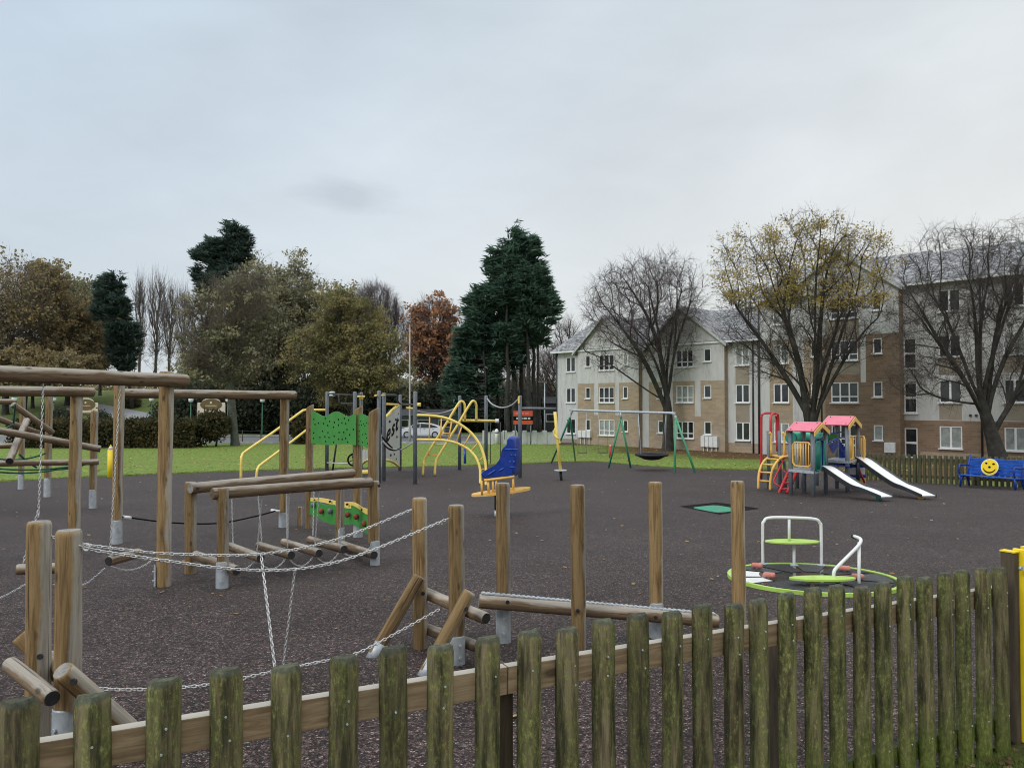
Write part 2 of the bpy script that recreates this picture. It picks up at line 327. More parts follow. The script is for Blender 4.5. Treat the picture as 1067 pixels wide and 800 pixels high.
# ------------------------------------------------------------ mesh helpers
def frame_of(d):
    d = d.normalized(); u = Vector((0, 0, 1)) if abs(d.z) < .95 else Vector((1, 0, 0))
    a = d.cross(u).normalized(); return a, d.cross(a).normalized()
class MB:
    def __init__(s): s.v = []; s.f = []; s.m = []; s.sm = []
    def _add(s, vs, fs, mi=0, smooth=False):
        o = len(s.v); s.v.extend([tuple(x) for x in vs])
        for f in fs: s.f.append([i+o for i in f]); s.m.append(mi); s.sm.append(smooth)
        return s
    def box(s, c, sz, mi=0, rot=None):
        c = Vector(c); x, y, z = sz[0]/2, sz[1]/2, sz[2]/2
        vs = [Vector((a, b, d)) for a in (-x, x) for b in (-y, y) for d in (-z, z)]
        if rot is not None: vs = [rot @ v for v in vs]
        return s._add([v+c for v in vs], [(0, 1, 3, 2), (4, 6, 7, 5), (0, 4, 5, 1), (2, 3, 7, 6), (0, 2, 6, 4), (1, 5, 7, 3)], mi)
    def bbox(s, c, sz, bev, mi=0, rot=None):
        c = Vector(c); bm = bmesh.new(); bmesh.ops.create_cube(bm, size=1)
        for v in bm.verts: v.co = Vector((v.co.x*sz[0], v.co.y*sz[1], v.co.z*sz[2]))
        bmesh.ops.bevel(bm, geom=bm.edges[:], offset=bev, segments=2, affect='EDGES', profile=.5)
        vs = [(rot @ v.co if rot is not None else v.co.copy())+c for v in bm.verts]; bm.verts.index_update()
        fs = [[v.index for v in f.verts] for f in bm.faces]; bm.free(); return s._add(vs, fs, mi)
    def tube(s, pts, r, n=8, mi=0, cap=True, closed=False):
        pts = [Vector(p) for p in pts]; k = len(pts)
        rs = r if isinstance(r, (list, tuple)) else [r]*k
        d0 = (pts[1]-pts[0]); a, b = frame_of(d0); vs = []
        for i in range(k):
            if closed: d = pts[(i+1) % k]-pts[i-1]
            else: d = pts[min(i+1, k-1)]-pts[max(i-1, 0)]
            if d.length < 1e-9: d = d0
            d = d.normalized(); a = (a-d*a.dot(d))
            if a.length < 1e-6: a, _ = frame_of(d)
            a.normalize(); b = d.cross(a)
            for j in range(n):
                t = 2*math.pi*j/n; vs.append(pts[i]+(a*math.cos(t)+b*math.sin(t))*rs[i])
        fs = []
        for i in range(k if closed else k-1):
            i2 = (i+1) % k
            for j in range(n): fs.append((i*n+j, i*n+(j+1) % n, i2*n+(j+1) % n, i2*n+j))
        s._add(vs, fs, mi, True)
        if cap and not closed:
            o = len(s.v)-k*n
            s.f.append([o+j for j in range(n)][::-1]); s.m.append(mi); s.sm.append(False)
            s.f.append([o+(k-1)*n+j for j in range(n)]); s.m.append(mi); s.sm.append(False)
        return s
    def prism(s, outline, ext, mi=0, side=None):
        """outline: 3D points; ext: vector"""
        o = [Vector(p) for p in outline]; n = len(o); e = Vector(ext)
        s._add(o+[p+e for p in o], [list(range(n))[::-1], [n+i for i in range(n)]], mi)
        b = len(s.v)-2*n
        for i in range(n):
            j = (i+1) % n; s.f.append([b+i, b+j, b+n+j, b+n+i]); s.m.append(mi if side is None else side); s.sm.append(False)
        return s
    def ell(s, c, r, nu=12, nv=8, mi=0, rot=None):
        c = Vector(c); vs = []; fs = []
        for i in range(nv+1):
            t = math.pi*i/nv
            for j in range(nu):
                p = 2*math.pi*j/nu; q = Vector((r[0]*math.sin(t)*math.cos(p), r[1]*math.sin(t)*math.sin(p), r[2]*math.cos(t)))
                vs.append((rot @ q if rot is not None else q)+c)
        for i in range(nv):
            for j in range(nu): fs.append((i*nu+j, (i+1)*nu+j, (i+1)*nu+(j+1) % nu, i*nu+(j+1) % nu))
        return s._add(vs, fs, mi, True)
    def raw(s, V, F, mi=0, smooth=False):
        o = len(s.v); s.v.extend(map(tuple, V.tolist())); F = (F+o).tolist(); s.f.extend(F); s.m.extend([mi]*len(F)); s.sm.extend([smooth]*len(F)); return s
    def build(s, name, mats, parent=None, bevel=0, loc=None, rotz=0):
        me = bpy.data.meshes.new(name); off = Vector((0, 0, 0))
        if loc is not None: off = Vector(loc)
        elif parent is not None: off = wloc(parent)
        if off.length > 0:
            vs = (np.array(s.v)-np.array(off)).tolist()
        else: vs = s.v
        me.from_pydata(vs, [], s.f)
        if not isinstance(mats, (list, tuple)): mats = [mats]
        for m in mats: me.materials.append(m)
        me.polygons.foreach_set('material_index', s.m); me.polygons.foreach_set('use_smooth', s.sm)
        if bevel or True: me.update()
        o = bpy.data.objects.new(name, me); COL.objects.link(o)
        if parent is not None:
            o.parent = parent; o.location = off-wloc(parent)
        else: o.location = off
        if bevel:
            bv = o.modifiers.new('b', 'BEVEL'); bv.width = bevel; bv.segments = 2; bv.limit_method = 'ANGLE'; bv.angle_limit = R(40)
        return o
def wloc(o):
    v = Vector((0, 0, 0))
    while o is not None: v += o.location; o = o.parent
    return v
def tag(o, label, cat, group=None):
    o['label'] = label; o['category'] = cat
    if group: o['group'] = group
    return o
def thing(name, label, cat, loc, group=None):
    o = bpy.data.objects.new(name, None); o.empty_display_size = .2; COL.objects.link(o); o.location = loc
    return tag(o, label, cat, group)
def dup(root, loc, label, group=None):
    r = root.copy(); COL.objects.link(r); r.location = loc; r['label'] = label
    if group: r['group'] = group
    for ch in list(root.children):
        c = ch.copy(); COL.objects.link(c); c.parent = r
        for g in list(ch.children):
            d = g.copy(); COL.objects.link(d); d.parent = c
    return r
def place_local(o, a, d, parent):
    """object whose mesh runs along local Z: base at a, pointing d"""
    q = Vector((0, 0, 1)).rotation_difference(Vector(d).normalized())
    o.parent = parent; o.rotation_mode = 'QUATERNION'; o.rotation_quaternion = q; o.location = Vector(a)-wloc(parent)
_log_cache = {}
def log(a, b, dia, parent, name='log', mat='post', n=20, ends=('cut', 'cut'), slant=False):
    """round timber from a to b: mesh along local Z, worn bevelled ends"""
    a, b = Vector(a), Vector(b); L = (b-a).length; r = dia/2; mb = MB()
    prof = [(0, r*.86), (.012, r*.985), (.03, r)]
    k = 5
    for i in range(1, k): prof.append((L*i/k, r*(1+random.uniform(-.03, .02))))
    prof += [(L-.03, r*.99), (L-.012, r*.97), (L, r*.86)]
    vs = []; fs = []; ph = [random.uniform(-.012, .012) for _ in range(n)]
    for i, (z, rr) in enumerate(prof):
        bx = .004*math.sin(z*2.1+L); by = .004*math.cos(z*1.7+L)
        for j in range(n):
            t = 2*math.pi*j/n; q = rr*(1+ph[j]); zz = z
            if slant and i >= len(prof)-3: zz = z+q*math.cos(t)*.55
            vs.append(Vector((q*math.cos(t)+bx, q*math.sin(t)+by, zz)))
    for i in range(len(prof)-1):
        for j in range(n): fs.append((i*n+j, i*n+(j+1) % n, (i+1)*n+(j+1) % n, (i+1)*n+j))
    mb._add(vs, fs, 0, True); m0 = len(prof)-1
    mb.f.append([j for j in range(n)][::-1]); mb.m.append(1); mb.sm.append(False)
    mb.f.append([m0*n+j for j in range(n)]); mb.m.append(2); mb.sm.append(False)
    o = mb.build(name, [M[mat], M[ends[0]], M[ends[1]]]); place_local(o, a, b-a, parent); return o
def bolts(pts, dirv, parent, r=.016):
    for p in pts:
        mb = MB(); d = Vector(dirv).normalized(); mb.tube([Vector(p), Vector(p)+d*.012], r, 8); mb.build('bolt_cap', M['rubber'], parent)
def foot(base, dia, h, parent, ang=-90, span=150, top=True):
    """galvanised shoe: curved plate on the side of a post"""
    mb = MB(); r = dia/2+.006; n = 9; vs = []; fs = []; rows = [(-.06, 1.0), (h*.88, 1.0), (h*.97, .8), (h, .5)]
    for (z, w) in rows:
        for j in range(n):
            t = R(ang+(j/(n-1)-.5)*span*w); vs.append(base+Vector((r*math.cos(t), r*math.sin(t), z)))
    m = len(vs)
    for (z, w) in rows:
        for j in range(n):
            t = R(ang+(j/(n-1)-.5)*span*w); vs.append(base+Vector(((r-.005)*math.cos(t), (r-.005)*math.sin(t), z)))
    for i in range(len(rows)-1):
        for j in range(n-1):
            fs.append((i*n+j, i*n+j+1, (i+1)*n+j+1, (i+1)*n+j)); fs.append((m+i*n+j, m+(i+1)*n+j, m+(i+1)*n+j+1, m+i*n+j+1))
        for j in (0, n-1): fs.append((i*n+j, (i+1)*n+j, m+(i+1)*n+j, m+i*n+j))
    fs.append([ (len(rows)-1)*n+j for j in range(n)]+[m+(len(rows)-1)*n+j for j in range(n)][::-1])
    mb._add(vs, fs, 0, True)
    t = R(ang)
    for z in (h*.3, h*.7):
        p = base+Vector((math.cos(t)*r, math.sin(t)*r, z)); mb.tube([p, p+Vector((math.cos(t), math.sin(t), 0))*.012], .012, 6)
    return mb.build('steel_foot', M['galv'], parent)
def post(px, yt, yb, dia, parent, name='post', mat='post', Y=None, ft=0, slant=False, ang=-90, span=150):
    b = G(px, yb) if Y is None else AT(px, Y)
    top = P(px, yt, b.y); o = log(b-Vector((0, 0, .12)), Vector((b.x, b.y, top.z)), dia, parent, name, mat, slant=slant)
    if ft: foot(b, dia, ft, parent, ang, span)
    return b, top
def sag(a, b, s, n=16):
    a, b = Vector(a), Vector(b)
    return [a.lerp(b, i/n)-Vector((0, 0, 4*s*(i/n)*(1-i/n))) for i in range(n+1)]
def resample(pts, step):
    pts = [Vector(p) for p in pts]; out = [pts[0]]; acc = 0; 
    for i in range(1, len(pts)):
        a, b = pts[i-1], pts[i]; L = (b-a).length; pos = step-acc
        while pos <= L:
            out.append(a.lerp(b, pos/L)); pos += step
        acc = L-(pos-step)
    return out
def smooth_path(pts, n=8):
    """Catmull-Rom"""
    p = [Vector(x) for x in pts]; p = [p[0]*2-p[1]]+p+[p[-1]*2-p[-2]]; out = []
    for i in range(1, len(p)-2):
        for k in range(n):
            t = k/n; a, b, c, d = p[i-1], p[i], p[i+1], p[i+2]
            out.append(.5*((2*b)+(c-a)*t+(2*a-5*b+4*c-d)*t*t+(3*b-a-3*c+d)*t**3))
    out.append(p[-2]); return out
def chain(path, parent, pitch=.028, wire=.0038, wid=.011, name='chain', seg=10, mat='chain'):
    pts = resample(path, pitch); mb = MB(); nn = 5
    link = []
    hl = pitch*.5+wire*1.0
    for j in range(seg):
        t = 2*math.pi*j/seg; c, s_ = math.cos(t), math.sin(t)
        link.append((wid*.75*s_*(1 if abs(s_) < .99 else 1), hl*c*(1.0)))
    for i in range(len(pts)-1):
        a, b = pts[i], pts[i+1]; c = (a+b)/2; d = (b-a).normalized(); u, v = frame_of(d)
        ang = (R(45) if i % 2 else R(-45))+random.uniform(-.15, .15); w = u*math.cos(ang)+v*math.sin(ang)
        mb.tube([c+w*x+d*y for x, y in link], wire, nn, closed=True)
    return mb.build(name, M[mat], parent)
def bar(pts, r, parent, name, mat, n=10, smooth=0, cap=True):
    if smooth: pts = smooth_path(pts, smooth)
    return MB().tube(pts, r, n, cap=cap).build(name, M[mat], parent)

# ------------------------------------------------------------ trees
def tube_raw(pts, rs, n):
    k = len(pts); V = []
    d0 = pts[1]-pts[0]; L = math.sqrt(d0@d0)+1e-9
    a = np.cross(d0/L, (0.0, 0, 1) if abs(d0[2]/L) < .95 else (1.0, 0, 0)); a /= math.sqrt(a@a)+1e-9
    cs = _CS[n]; out = np.empty((k*n, 3))
    for i in range(k):
        d = pts[min(i+1, k-1)]-pts[max(i-1, 0)]; d = d/(math.sqrt(d@d)+1e-9); a = a-d*(a@d); a /= math.sqrt(a@a)+1e-9
        b = np.array((d[1]*a[2]-d[2]*a[1], d[2]*a[0]-d[0]*a[2], d[0]*a[1]-d[1]*a[0]))
        out[i*n:(i+1)*n] = pts[i]+rs[i]*(cs[:, :1]*a+cs[:, 1:]*b)
    F = []
    for i in range(k-1):
        for j in range(n): F.append((i*n+j, i*n+(j+1) % n, (i+1)*n+(j+1) % n, (i+1)*n+j))
    return out, F
_CS = {n: np.array([(math.cos(2*math.pi*j/n), math.sin(2*math.pi*j/n)) for j in range(n)]) for n in (3, 4, 6, 8, 10)}
def lobes_world(lobes, Y, depth=1.0):
    out = []
    for l in lobes:
        px, py, rx, ry = l[:4]; dy = l[4] if len(l) > 4 else 0
        c = P(px, py, Y); s = Y/FPX
        out.append((np.array((c.x, c.y+dy, c.z)), np.array((rx*s, rx*s*depth, ry*s))))
    return out
def clumpy(L, rng, k=9, f=.36, spread=.86):
    out = []
    for c, s in L:
        for _ in range(k):
            d = rng.normal(size=3); d /= np.linalg.norm(d); r = rng.uniform(.25, 1.0)**.5*spread; ff = f*rng.uniform(.5, 1.5)
            out.append((c+d*s*r*(1.06 if d[2] > 0 else 1), s*ff))
    return out
def sample_lobes(L, n, rng, shell=.55):
    vol = np.array([l[1].prod() for l in L]); ix = rng.choice(len(L), n, p=vol/vol.sum())
    d = rng.normal(size=(n, 3)); d /= np.linalg.norm(d, axis=1)[:, None]
    r = rng.random(n)**(1/3*(1-shell)+.02)
    C = np.array([l[0] for l in L])[ix]; S = np.array([l[1] for l in L])[ix]
    return C+d*S*r[:, None]
def mst(trunk, pts, bf, rng, xp, k0):
    k = len(trunk); N = k+len(pts); X = np.vstack([trunk, pts]); par = np.full(N, -1); plen = np.zeros(N)
    for i in range(1, k): par[i] = xp[i]; plen[i] = plen[par[i]]+np.linalg.norm(X[i]-X[par[i]])
    best = np.full(N, 1e9); bp = np.zeros(N, int); done = np.zeros(N, bool); done[:k] = True; order = list(range(k))
    def upd(i):
        c = np.sqrt(((X-X[i])**2).sum(1))+bf*plen[i]; m = c < best; best[m] = c[m]; bp[m] = i
    for i in range(max(1, int(k0*.55)), k): upd(i)
    for _ in range(len(pts)):
        b = np.where(done, 1e12, best); j = int(b.argmin()); par[j] = bp[j]
        plen[j] = plen[par[j]]+np.linalg.norm(X[j]-X[par[j]]); done[j] = True; order.append(j); upd(j)
    return X, par, order
def make_tree(name, label, cat, base, trunk_pts, lobes, Y, seed=1, N=900, bf=.35, r0=.4, rtip=.012, twigs=3, twl=.7,
              leaves=0, leafsize=.16, leafmat='l_olive', barkm='bark', twigm='twig', leafspread=.5, leaf_zmin=None, depth=.9, shell=.3, droop=.0, group=None, tw2=True, up=.25, clump=0, clumpf=.36, limbs=0, fork=3):
    rng = np.random.default_rng(seed); L = lobes_world(lobes, Y, depth)
    L0 = list(L)
    if clump: L = clumpy(L, rng, clump, clumpf)
    base = Vector(base); root = thing(name, label, cat, base, group)
    tp = [np.array(base-Vector((0, 0, .3)))]+[np.array(P(px, py, Y)) for px, py in trunk_pts]
    tp2 = [tp[0]]
    for a, b in zip(tp[:-1], tp[1:]):
        m = max(1, int(np.linalg.norm(b-a)/.6))
        for i in range(1, m+1): tp2.append(a+(b-a)*i/m)
    for q in tp2[1:-1]: q += rng.normal(0, .035, 3)
    pts = sample_lobes(L, N, rng, shell)
    pts = pts[pts[:, 2] > base.z+1.0]
    k0 = len(tp2); xp = [-1]+list(range(k0-1)); init = list(tp2)
    if limbs:
        for j in range(limbs):
            c_, s_ = L0[j % len(L0)]; dv = rng.normal(size=3); dv /= np.linalg.norm(dv); end = c_+dv*s_*np.array((.5, .9, .45))
            st = k0-1-int(rng.integers(0, min(fork, k0-1))); f_ = init[st]; v_ = end-f_
            ctl = f_+v_*np.array((.32, .32, .58))+rng.normal(0, .25, 3); L_n = max(3, int(np.linalg.norm(v_)/.75)); prev = st; wob = rng.normal(0, .10, 3)
            for q in range(1, L_n+1):
                t = q/L_n; wob = wob*.75+rng.normal(0, .09, 3); p = (1-t)**2*f_+2*t*(1-t)*ctl+t*t*end+wob*min(1, t*2)
                init.append(p); xp.append(prev); prev = len(init)-1
    X, par, order = mst(np.array(init), pts, bf, rng, xp, k0)
    n = len(X); ch = [[] for _ in range(n)]
    for i in order:
        if par[i] >= 0: ch[par[i]].append(i)
    leafs = sum(1 for c in ch if not c); e = math.log(max(leafs, 2))/math.log(max(1.5, r0/rtip))
    w = np.zeros(n)
    for i in reversed(order): w[i] += rtip**e if not ch[i] else 0; 
    # order is creation order: children come after parents
    rad = np.zeros(n); acc = np.zeros(n)
    for i in reversed(order):
        if not ch[i]: acc[i] = rtip**e
        rad[i] = acc[i]**(1/e)
        if par[i] >= 0: acc[par[i]] += acc[i]
    # bend branches: slight sag outwards, jitter
    Xj = X+rng.normal(0, .05, X.shape)*(rad < r0*.4)[:, None]
    for _ in range(4):
        Xn = Xj.copy()
        for i in order:
            if par[i] >= 0 and ch[i] and rad[i] > r0*.10:
                m = max(ch[i], key=lambda q: rad[q]); Xn[i] = .4*Xj[i]+.3*Xj[par[i]]+.3*Xj[m]
        Xj = Xn
    for _ in range(2):
        Xn = Xj.copy()
        for i in order:
            if par[i] >= 0 and ch[i] and rad[i] <= r0*.10:
                m = max(ch[i], key=lambda q: rad[q]); Xn[i] = .5*Xj[i]+.25*Xj[par[i]]+.25*Xj[m]
        Xj = Xn
    # subdivide with curvature: move mid nodes upward
    TV, TF, o = [], [], 0
    BV, BF, bo = [], [], 0
    stack = [(0, None)]
    while stack:
        i, p = stack.pop(); path = [] if p is None else [p]; cur = i
        path.append(cur)
        while ch[cur]:
            c = sorted(ch[cur], key=lambda q: -rad[q]); 
            for q in c[1:]: stack.append((q, cur))
            cur = c[0]; path.append(cur)
        if len(path) < 2: continue
        rs = [rad[q] for q in path]
        if p is not None: rs[0] = min(rad[p]*.9, rs[1]*1.25)
        if p is None:
            rs[0] = rs[0]*1.5
            if len(rs) > 2: rs[1] *= 1.12
        P3 = [Xj[q] for q in path]
        # catmull in-between points for smoothness
        if len(P3) > 2:
            NP, NRr = [P3[0]], [rs[0]]
            for a in range(len(P3)-1):
                m1 = P3[a-1] if a > 0 else P3[a]*2-P3[a+1]; m2 = P3[a+2] if a+2 < len(P3) else P3[a+1]*2-P3[a]
                mid = (9*(P3[a]+P3[a+1])-m1-m2)/16
                NP += [mid, P3[a+1]]; NRr += [(rs[a]+rs[a+1])/2, rs[a+1]]
            P3, rs = NP, NRr
        mr = max(rs); k = 10 if mr > .2 else (6 if mr > .06 else (4 if mr > .025 else 3))
        V, F = tube_raw(P3, rs, k)
        if mr > .05: BV.append(V); BF += [tuple(x+bo for x in f) for f in F]; bo += len(V)
        else: TV.append(V); TF += [tuple(x+o for x in f) for f in F]; o += len(V)
    mb = MB()
    if BV: mb.raw(np.vstack(BV), np.array(BF), 0, True)
    tr = mb.build('trunk', M[barkm], root)
    # twigs: spikes from thin nodes
    thin = np.array([i for i in order if rad[i] < .05 and par[i] >= 0]); mb = MB()
    if TV: mb.raw(np.vstack(TV), np.array(TF), 0, True)
    tips = X[thin]
    if twigs and len(thin):
        S = np.repeat(thin, twigs); D = X[S]-X[par[S]]; D /= np.linalg.norm(D, axis=1)[:, None]+1e-9
        D = D*.7+rng.normal(0, .6, D.shape); D[:, 2] += up; D /= np.linalg.norm(D, axis=1)[:, None]
        t = rng.random(len(S))[:, None]; A = Xj[S]*(t)+Xj[par[S]]*(1-t); Ln = twl*rng.uniform(.4, 1.1, len(S))[:, None]
        mid = A+D*Ln*.5+rng.normal(0, .04, D.shape)*twl; E = mid+D*Ln*.5+np.array((0, 0, up*.2))*Ln-np.array((0, 0, droop))*Ln
        segs = [(A, mid, rtip*.8, rtip*.55), (mid, E, rtip*.55, rtip*.15)]
        if tw2:
            for f_ in (.45, .75):
                D2 = D+rng.normal(0, .55, D.shape); D2 /= np.linalg.norm(D2, axis=1)[:, None]
                A2 = A+D*Ln*f_; segs.append((A2, A2+D2*Ln*.5, rtip*.45, rtip*.12))
        for (a, b, ra, rb) in segs:
            d = b-a; d /= np.linalg.norm(d, axis=1)[:, None]+1e-9; u = np.cross(d, np.array((.3, .5, .81))); u /= np.linalg.norm(u, axis=1)[:, None]+1e-9; v = np.cross(d, u)
            m = len(a); V = np.empty((m, 6, 3))
            for j in range(3):
                c, s_ = _CS[3][j]; V[:, j] = a+(u*c+v*s_)*ra; V[:, 3+j] = b+(u*c+v*s_)*rb
            Bx = np.arange(m)[:, None]*6; F = np.concatenate([Bx+np.array([[0, 1, 4, 3]]), Bx+np.array([[1, 2, 5, 4]]), Bx+np.array([[2, 0, 3, 5]])])
            mb.raw(V.reshape(-1, 3), F)
        tips = np.vstack([tips, E, mid])
    if mb.v: mb.build('twigs', M[twigm], root)
    if leaves:
        q = tips if leaf_zmin is None else tips[tips[:, 2] > leaf_zmin]
        # clumped choice: pick cluster seeds
        seeds = q[rng.choice(len(q), max(20, leaves//30))]
        C = seeds[rng.choice(len(seeds), leaves)]+rng.normal(0, leafspread, (leaves, 3))*np.array((1, 1, .7))
        leaf_obj(C, leafsize, leafmat, root, rng)
    return root
def leaf_geo(C, size, rng, asp=1.5, flat=0.0):
    n = len(C); a = rng.normal(size=(n, 3)); a[:, 2] *= (1-flat); a /= np.linalg.norm(a, axis=1)[:, None]
    b = rng.normal(size=(n, 3)); b -= a*(a*b).sum(1)[:, None]; b /= np.linalg.norm(b, axis=1)[:, None]
    s = size*rng.uniform(.55, 1.3, n)[:, None]; a = a*s*.5*asp; b = b*s*.5/asp*1.3
    V = np.empty((n, 4, 3)); V[:, 0] = C-a; V[:, 1] = C-a*.1+b; V[:, 2] = C+a; V[:, 3] = C-a*.1-b
    return V.reshape(-1, 3), np.arange(n)[:, None]*4+np.array([[0, 1, 2, 3]])
def leaf_obj(C, size, mat, parent, rng, name='leaves', **kw):
    V, F = leaf_geo(C, size, rng, **kw); return MB().raw(V, F).build(name, M[mat], parent)
def conifer(name, label, base, trunks, lobes, Y, seed, tufts=3500, per=10, tl=.8, mat='l_conifer', group=None, depth=.8, lift=.25, tr=.22, layer=0, cat='conifer tree'):
    rng = np.random.default_rng(seed); L = clumpy(lobes_world(lobes, Y, depth), rng, 14, .34, .84); root = thing(name, label, cat, base, group)
    mb = MB(); T = []
    for (x0, x1, yt, rr, dy) in trunks:
        a = AT(x0, Y+dy)-Vector((0, 0, .3)); b = P(x1, yt, Y+dy); m = 10
        pts = [a.lerp(b, i/m)+Vector((rng.normal(0, .05), rng.normal(0, .05), 0)) for i in range(m+1)]
        mb.tube(pts, [rr*(1-.8*i/m) for i in range(m+1)], 8); T.append((a, b))
    C = sample_lobes(L, tufts, rng, .35)
    if layer:  # gather tufts into boughs
        zz = C[:, 2]; C[:, 2] = np.round(zz/layer)*layer+rng.normal(0, layer*.24, len(C))
    bm_ = MB()
    A = np.array([t[0] for t in T]); B = np.array([t[1] for t in T])
    tx = np.zeros((len(C), 3)); bd = np.full(len(C), 1e9)
    for a, b in zip(A, B):
        t = np.clip((C[:, 2]-a[2])/(b[2]-a[2]), .1, .98)[:, None]; q = a+(b-a)*t; d = np.linalg.norm(C-q, axis=1); m = d < bd; bd[m] = d[m]; tx[m] = q[m]
    out = C-tx; out[:, 2] = 0; out /= np.linalg.norm(out, axis=1)[:, None]+1e-6
    # boughs
    ii = rng.choice(len(C), min(len(C), 260))
    for i in ii:
        st = tx[i].copy(); st[2] -= bd[i]*.25
        md = (st+C[i])/2; md[2] -= .1*bd[i]
        V, F = tube_raw([st, md, C[i]], [.05+.012*bd[i], .035+.006*bd[i], .01], 4); mb.raw(V, np.array(F), 0, True)
    mb.build('trunk', M['bark'], root)
    S = np.repeat(np.arange(len(C)), per); m = len(S)
    D = out[S]*rng.uniform(.4, 1.2, m)[:, None]+rng.normal(0, .45, (m, 3))*np.array((1, 1, .45)); D[:, 2] += lift; D /= np.linalg.norm(D, axis=1)[:, None]
    O = C[S]+rng.normal(0, tl*.28, (m, 3))*np.array((1, 1, .5)); Ln = tl*rng.uniform(.35, 1.1, m)[:, None]
    W = np.cross(D, np.array((0, 0, 1.0))+rng.normal(0, .35, (m, 3))); W /= np.linalg.norm(W, axis=1)[:, None]+1e-6; W = W*Ln*.17
    V = np.empty((m, 4, 3)); V[:, 0] = O-D*Ln*.3; V[:, 1] = O+W+D*Ln*.15; V[:, 2] = O+D*Ln; V[:, 3] = O-W+D*Ln*.15
    MB().raw(V.reshape(-1, 3), np.arange(m)[:, None]*4+np.array([[0, 1, 2, 3]])).build('foliage', M[mat], root)
    return root
def bush(name, label, cat, lobes, Y, seed, n, size, mat, group=None, base=None, depth=1.0, stems=5, box=None):
    rng = np.random.default_rng(seed); L = lobes_world(lobes, Y, depth) if lobes else None
    if box is None:
        C = sample_lobes(L, n, rng, .75)+rng.normal(0, size*1.2, (n, 3)); c0 = L[0][0]; b = Vector((c0[0], c0[1], terr(c0[0], c0[1])))
        C[:, 2] = np.maximum(C[:, 2], [terr(x, y)+.03 for x, y in C[:, :2]])
    else:
        (a, bb, hh, dd) = box; t = rng.random(n); s = rng.random(n)
        a = np.array(a); bb = np.array(bb); dr = bb-a; nn = np.array((-dr[1], dr[0], 0)); nn = nn/np.linalg.norm(nn)
        face = rng.integers(0, 3, n); off = np.where(face == 0, -1, np.where(face == 1, 1, rng.uniform(-1, 1, n)))*dd/2; hz = np.where(face == 2, 1, s)*hh
        C = a+dr*t[:, None]+nn*off[:, None]; C[:, 2] += hz; C += rng.normal(0, size*1.1, (n, 3))
        C[:, 2] += .10*np.sin(t*31)+.07*np.sin(t*77); b = Vector(a)
    root = thing(name, label, cat, b if base is None else base, group)
    leaf_obj(C, size, mat, root, rng, 'foliage')
    mb = MB()
    for i in range(stems):
        q = Vector(C[rng.integers(0, n)]); z = terr(q.x, q.y)
        mb.tube([Vector((q.x*.5+b.x*.5 if box is None else q.x, q.y*.5+b.y*.5 if box is None else q.y, z-.1)), q], [.05, .015], 5)
    mb.build('stem', M['bark'], root); return root
def struct(o): o['kind'] = 'structure'; return o
def stuff(o): o['kind'] = 'stuff'; return o
# ------------------------------------------------------------ setting
def grid(name, xs, ys, mat, dz=0.0, inside=None):
    V = []; F = []
    for y in ys:
        for x in xs: V.append((x, y, terr(x, y)+dz))
    n = len(xs)
    for j in range(len(ys)-1):
        for i in range(n-1): F.append((j*n+i, j*n+i+1, (j+1)*n+i+1, (j+1)*n+i))
    mb = MB(); mb.v = V; mb.f = F; mb.m = [0]*len(F); mb.sm = [True]*len(F); return mb.build(name, mat)
ys = [-60, -20, 0, 5, 15, 25, 33, 41, 50, 58, 66, 70, 75]+list(range(78, 140, 3))+[150, 180, 240, 400, 600]
xs = [-500, -300, -200, -160]+list(range(-130, -18, 3))+[-10, 0, 10, 20, 30, 40, 60, 100, 200, 500]
struct(grid('ground', xs, ys, M['grass']))
def drape(name, outline, mat, dz, step=None):
    """flat outline cut at the terrain's breaks and laid on it"""
    bm = bmesh.new(); vs = [bm.verts.new((x, y, 0)) for x, y in outline]; bm.faces.new(vs)
    for by in (0, 25, 33, 50, 75)+tuple(step or ()):
        g = bm.verts[:]+bm.edges[:]+bm.faces[:]
        bmesh.ops.bisect_plane(bm, geom=g, plane_co=(0, by, 0), plane_no=(0, 1, 0))
    bmesh.ops.triangulate(bm, faces=bm.faces[:])
    for v in bm.verts: v.co.z = terr(v.co.x, v.co.y)+dz
    bm.verts.index_update(); mb = MB(); mb.v = [tuple(v.co) for v in bm.verts]; mb.f = [[v.index for v in f.verts] for f in bm.faces]
    for f in bm.faces:
        pass
    mb.m = [0]*len(mb.f); mb.sm = [False]*len(mb.f); bm.free(); o = mb.build(name, mat); return o
# fence line on plan
FA = Vector((-1.159, 2.154, 0)); FB = Vector((2.657, 4.19, 0)); FD = (FB-FA).normalized(); FN = Vector((-FD.y, FD.x, 0))
def fence_pt(px):
    k = (px-533.5)/FPX; t = (k*FA.y-FA.x)/(FD.x-k*FD.y); q = FA+FD*t; return Vector((q.x, q.y, terr(q.x, q.y)))
edge_px = [(-160, 507), (0, 502), (100, 497), (200, 493), (330, 489), (400, 487.5), (450, 486.5), (520, 484.5), (585, 481.5), (620, 481), (650, 483.5), (680, 486.5), (730, 489), (790, 490), (850, 492)]
far = [G(*q) for q in edge_px]
rub = [(-14, -4.2), (FA.x-4*FD.x+FN.x*.02, FA.y-4*FD.y+FN.y*.02), (FB.x+8*FD.x, FB.y+8*FD.y)]
RF0 = G(893, 500); RF1 = G(1067, 508)
rub += [(RF1.x+4, RF1.y-.9), (RF1.x, RF1.y), (RF0.x, RF0.y)]
rub += [(p.x, p.y) for p in reversed(far)]+[(-40, far[0].y-2), (-40, -4.2)]
play = struct(drape('play_surface', rub, M['surface'], .012))
struct(drape('road', [(-140, 66.5), (6, 66.5), (6, 78.5), (-140, 78.5)], M['asphalt'], .02, step=(70,)))
mb = MB()
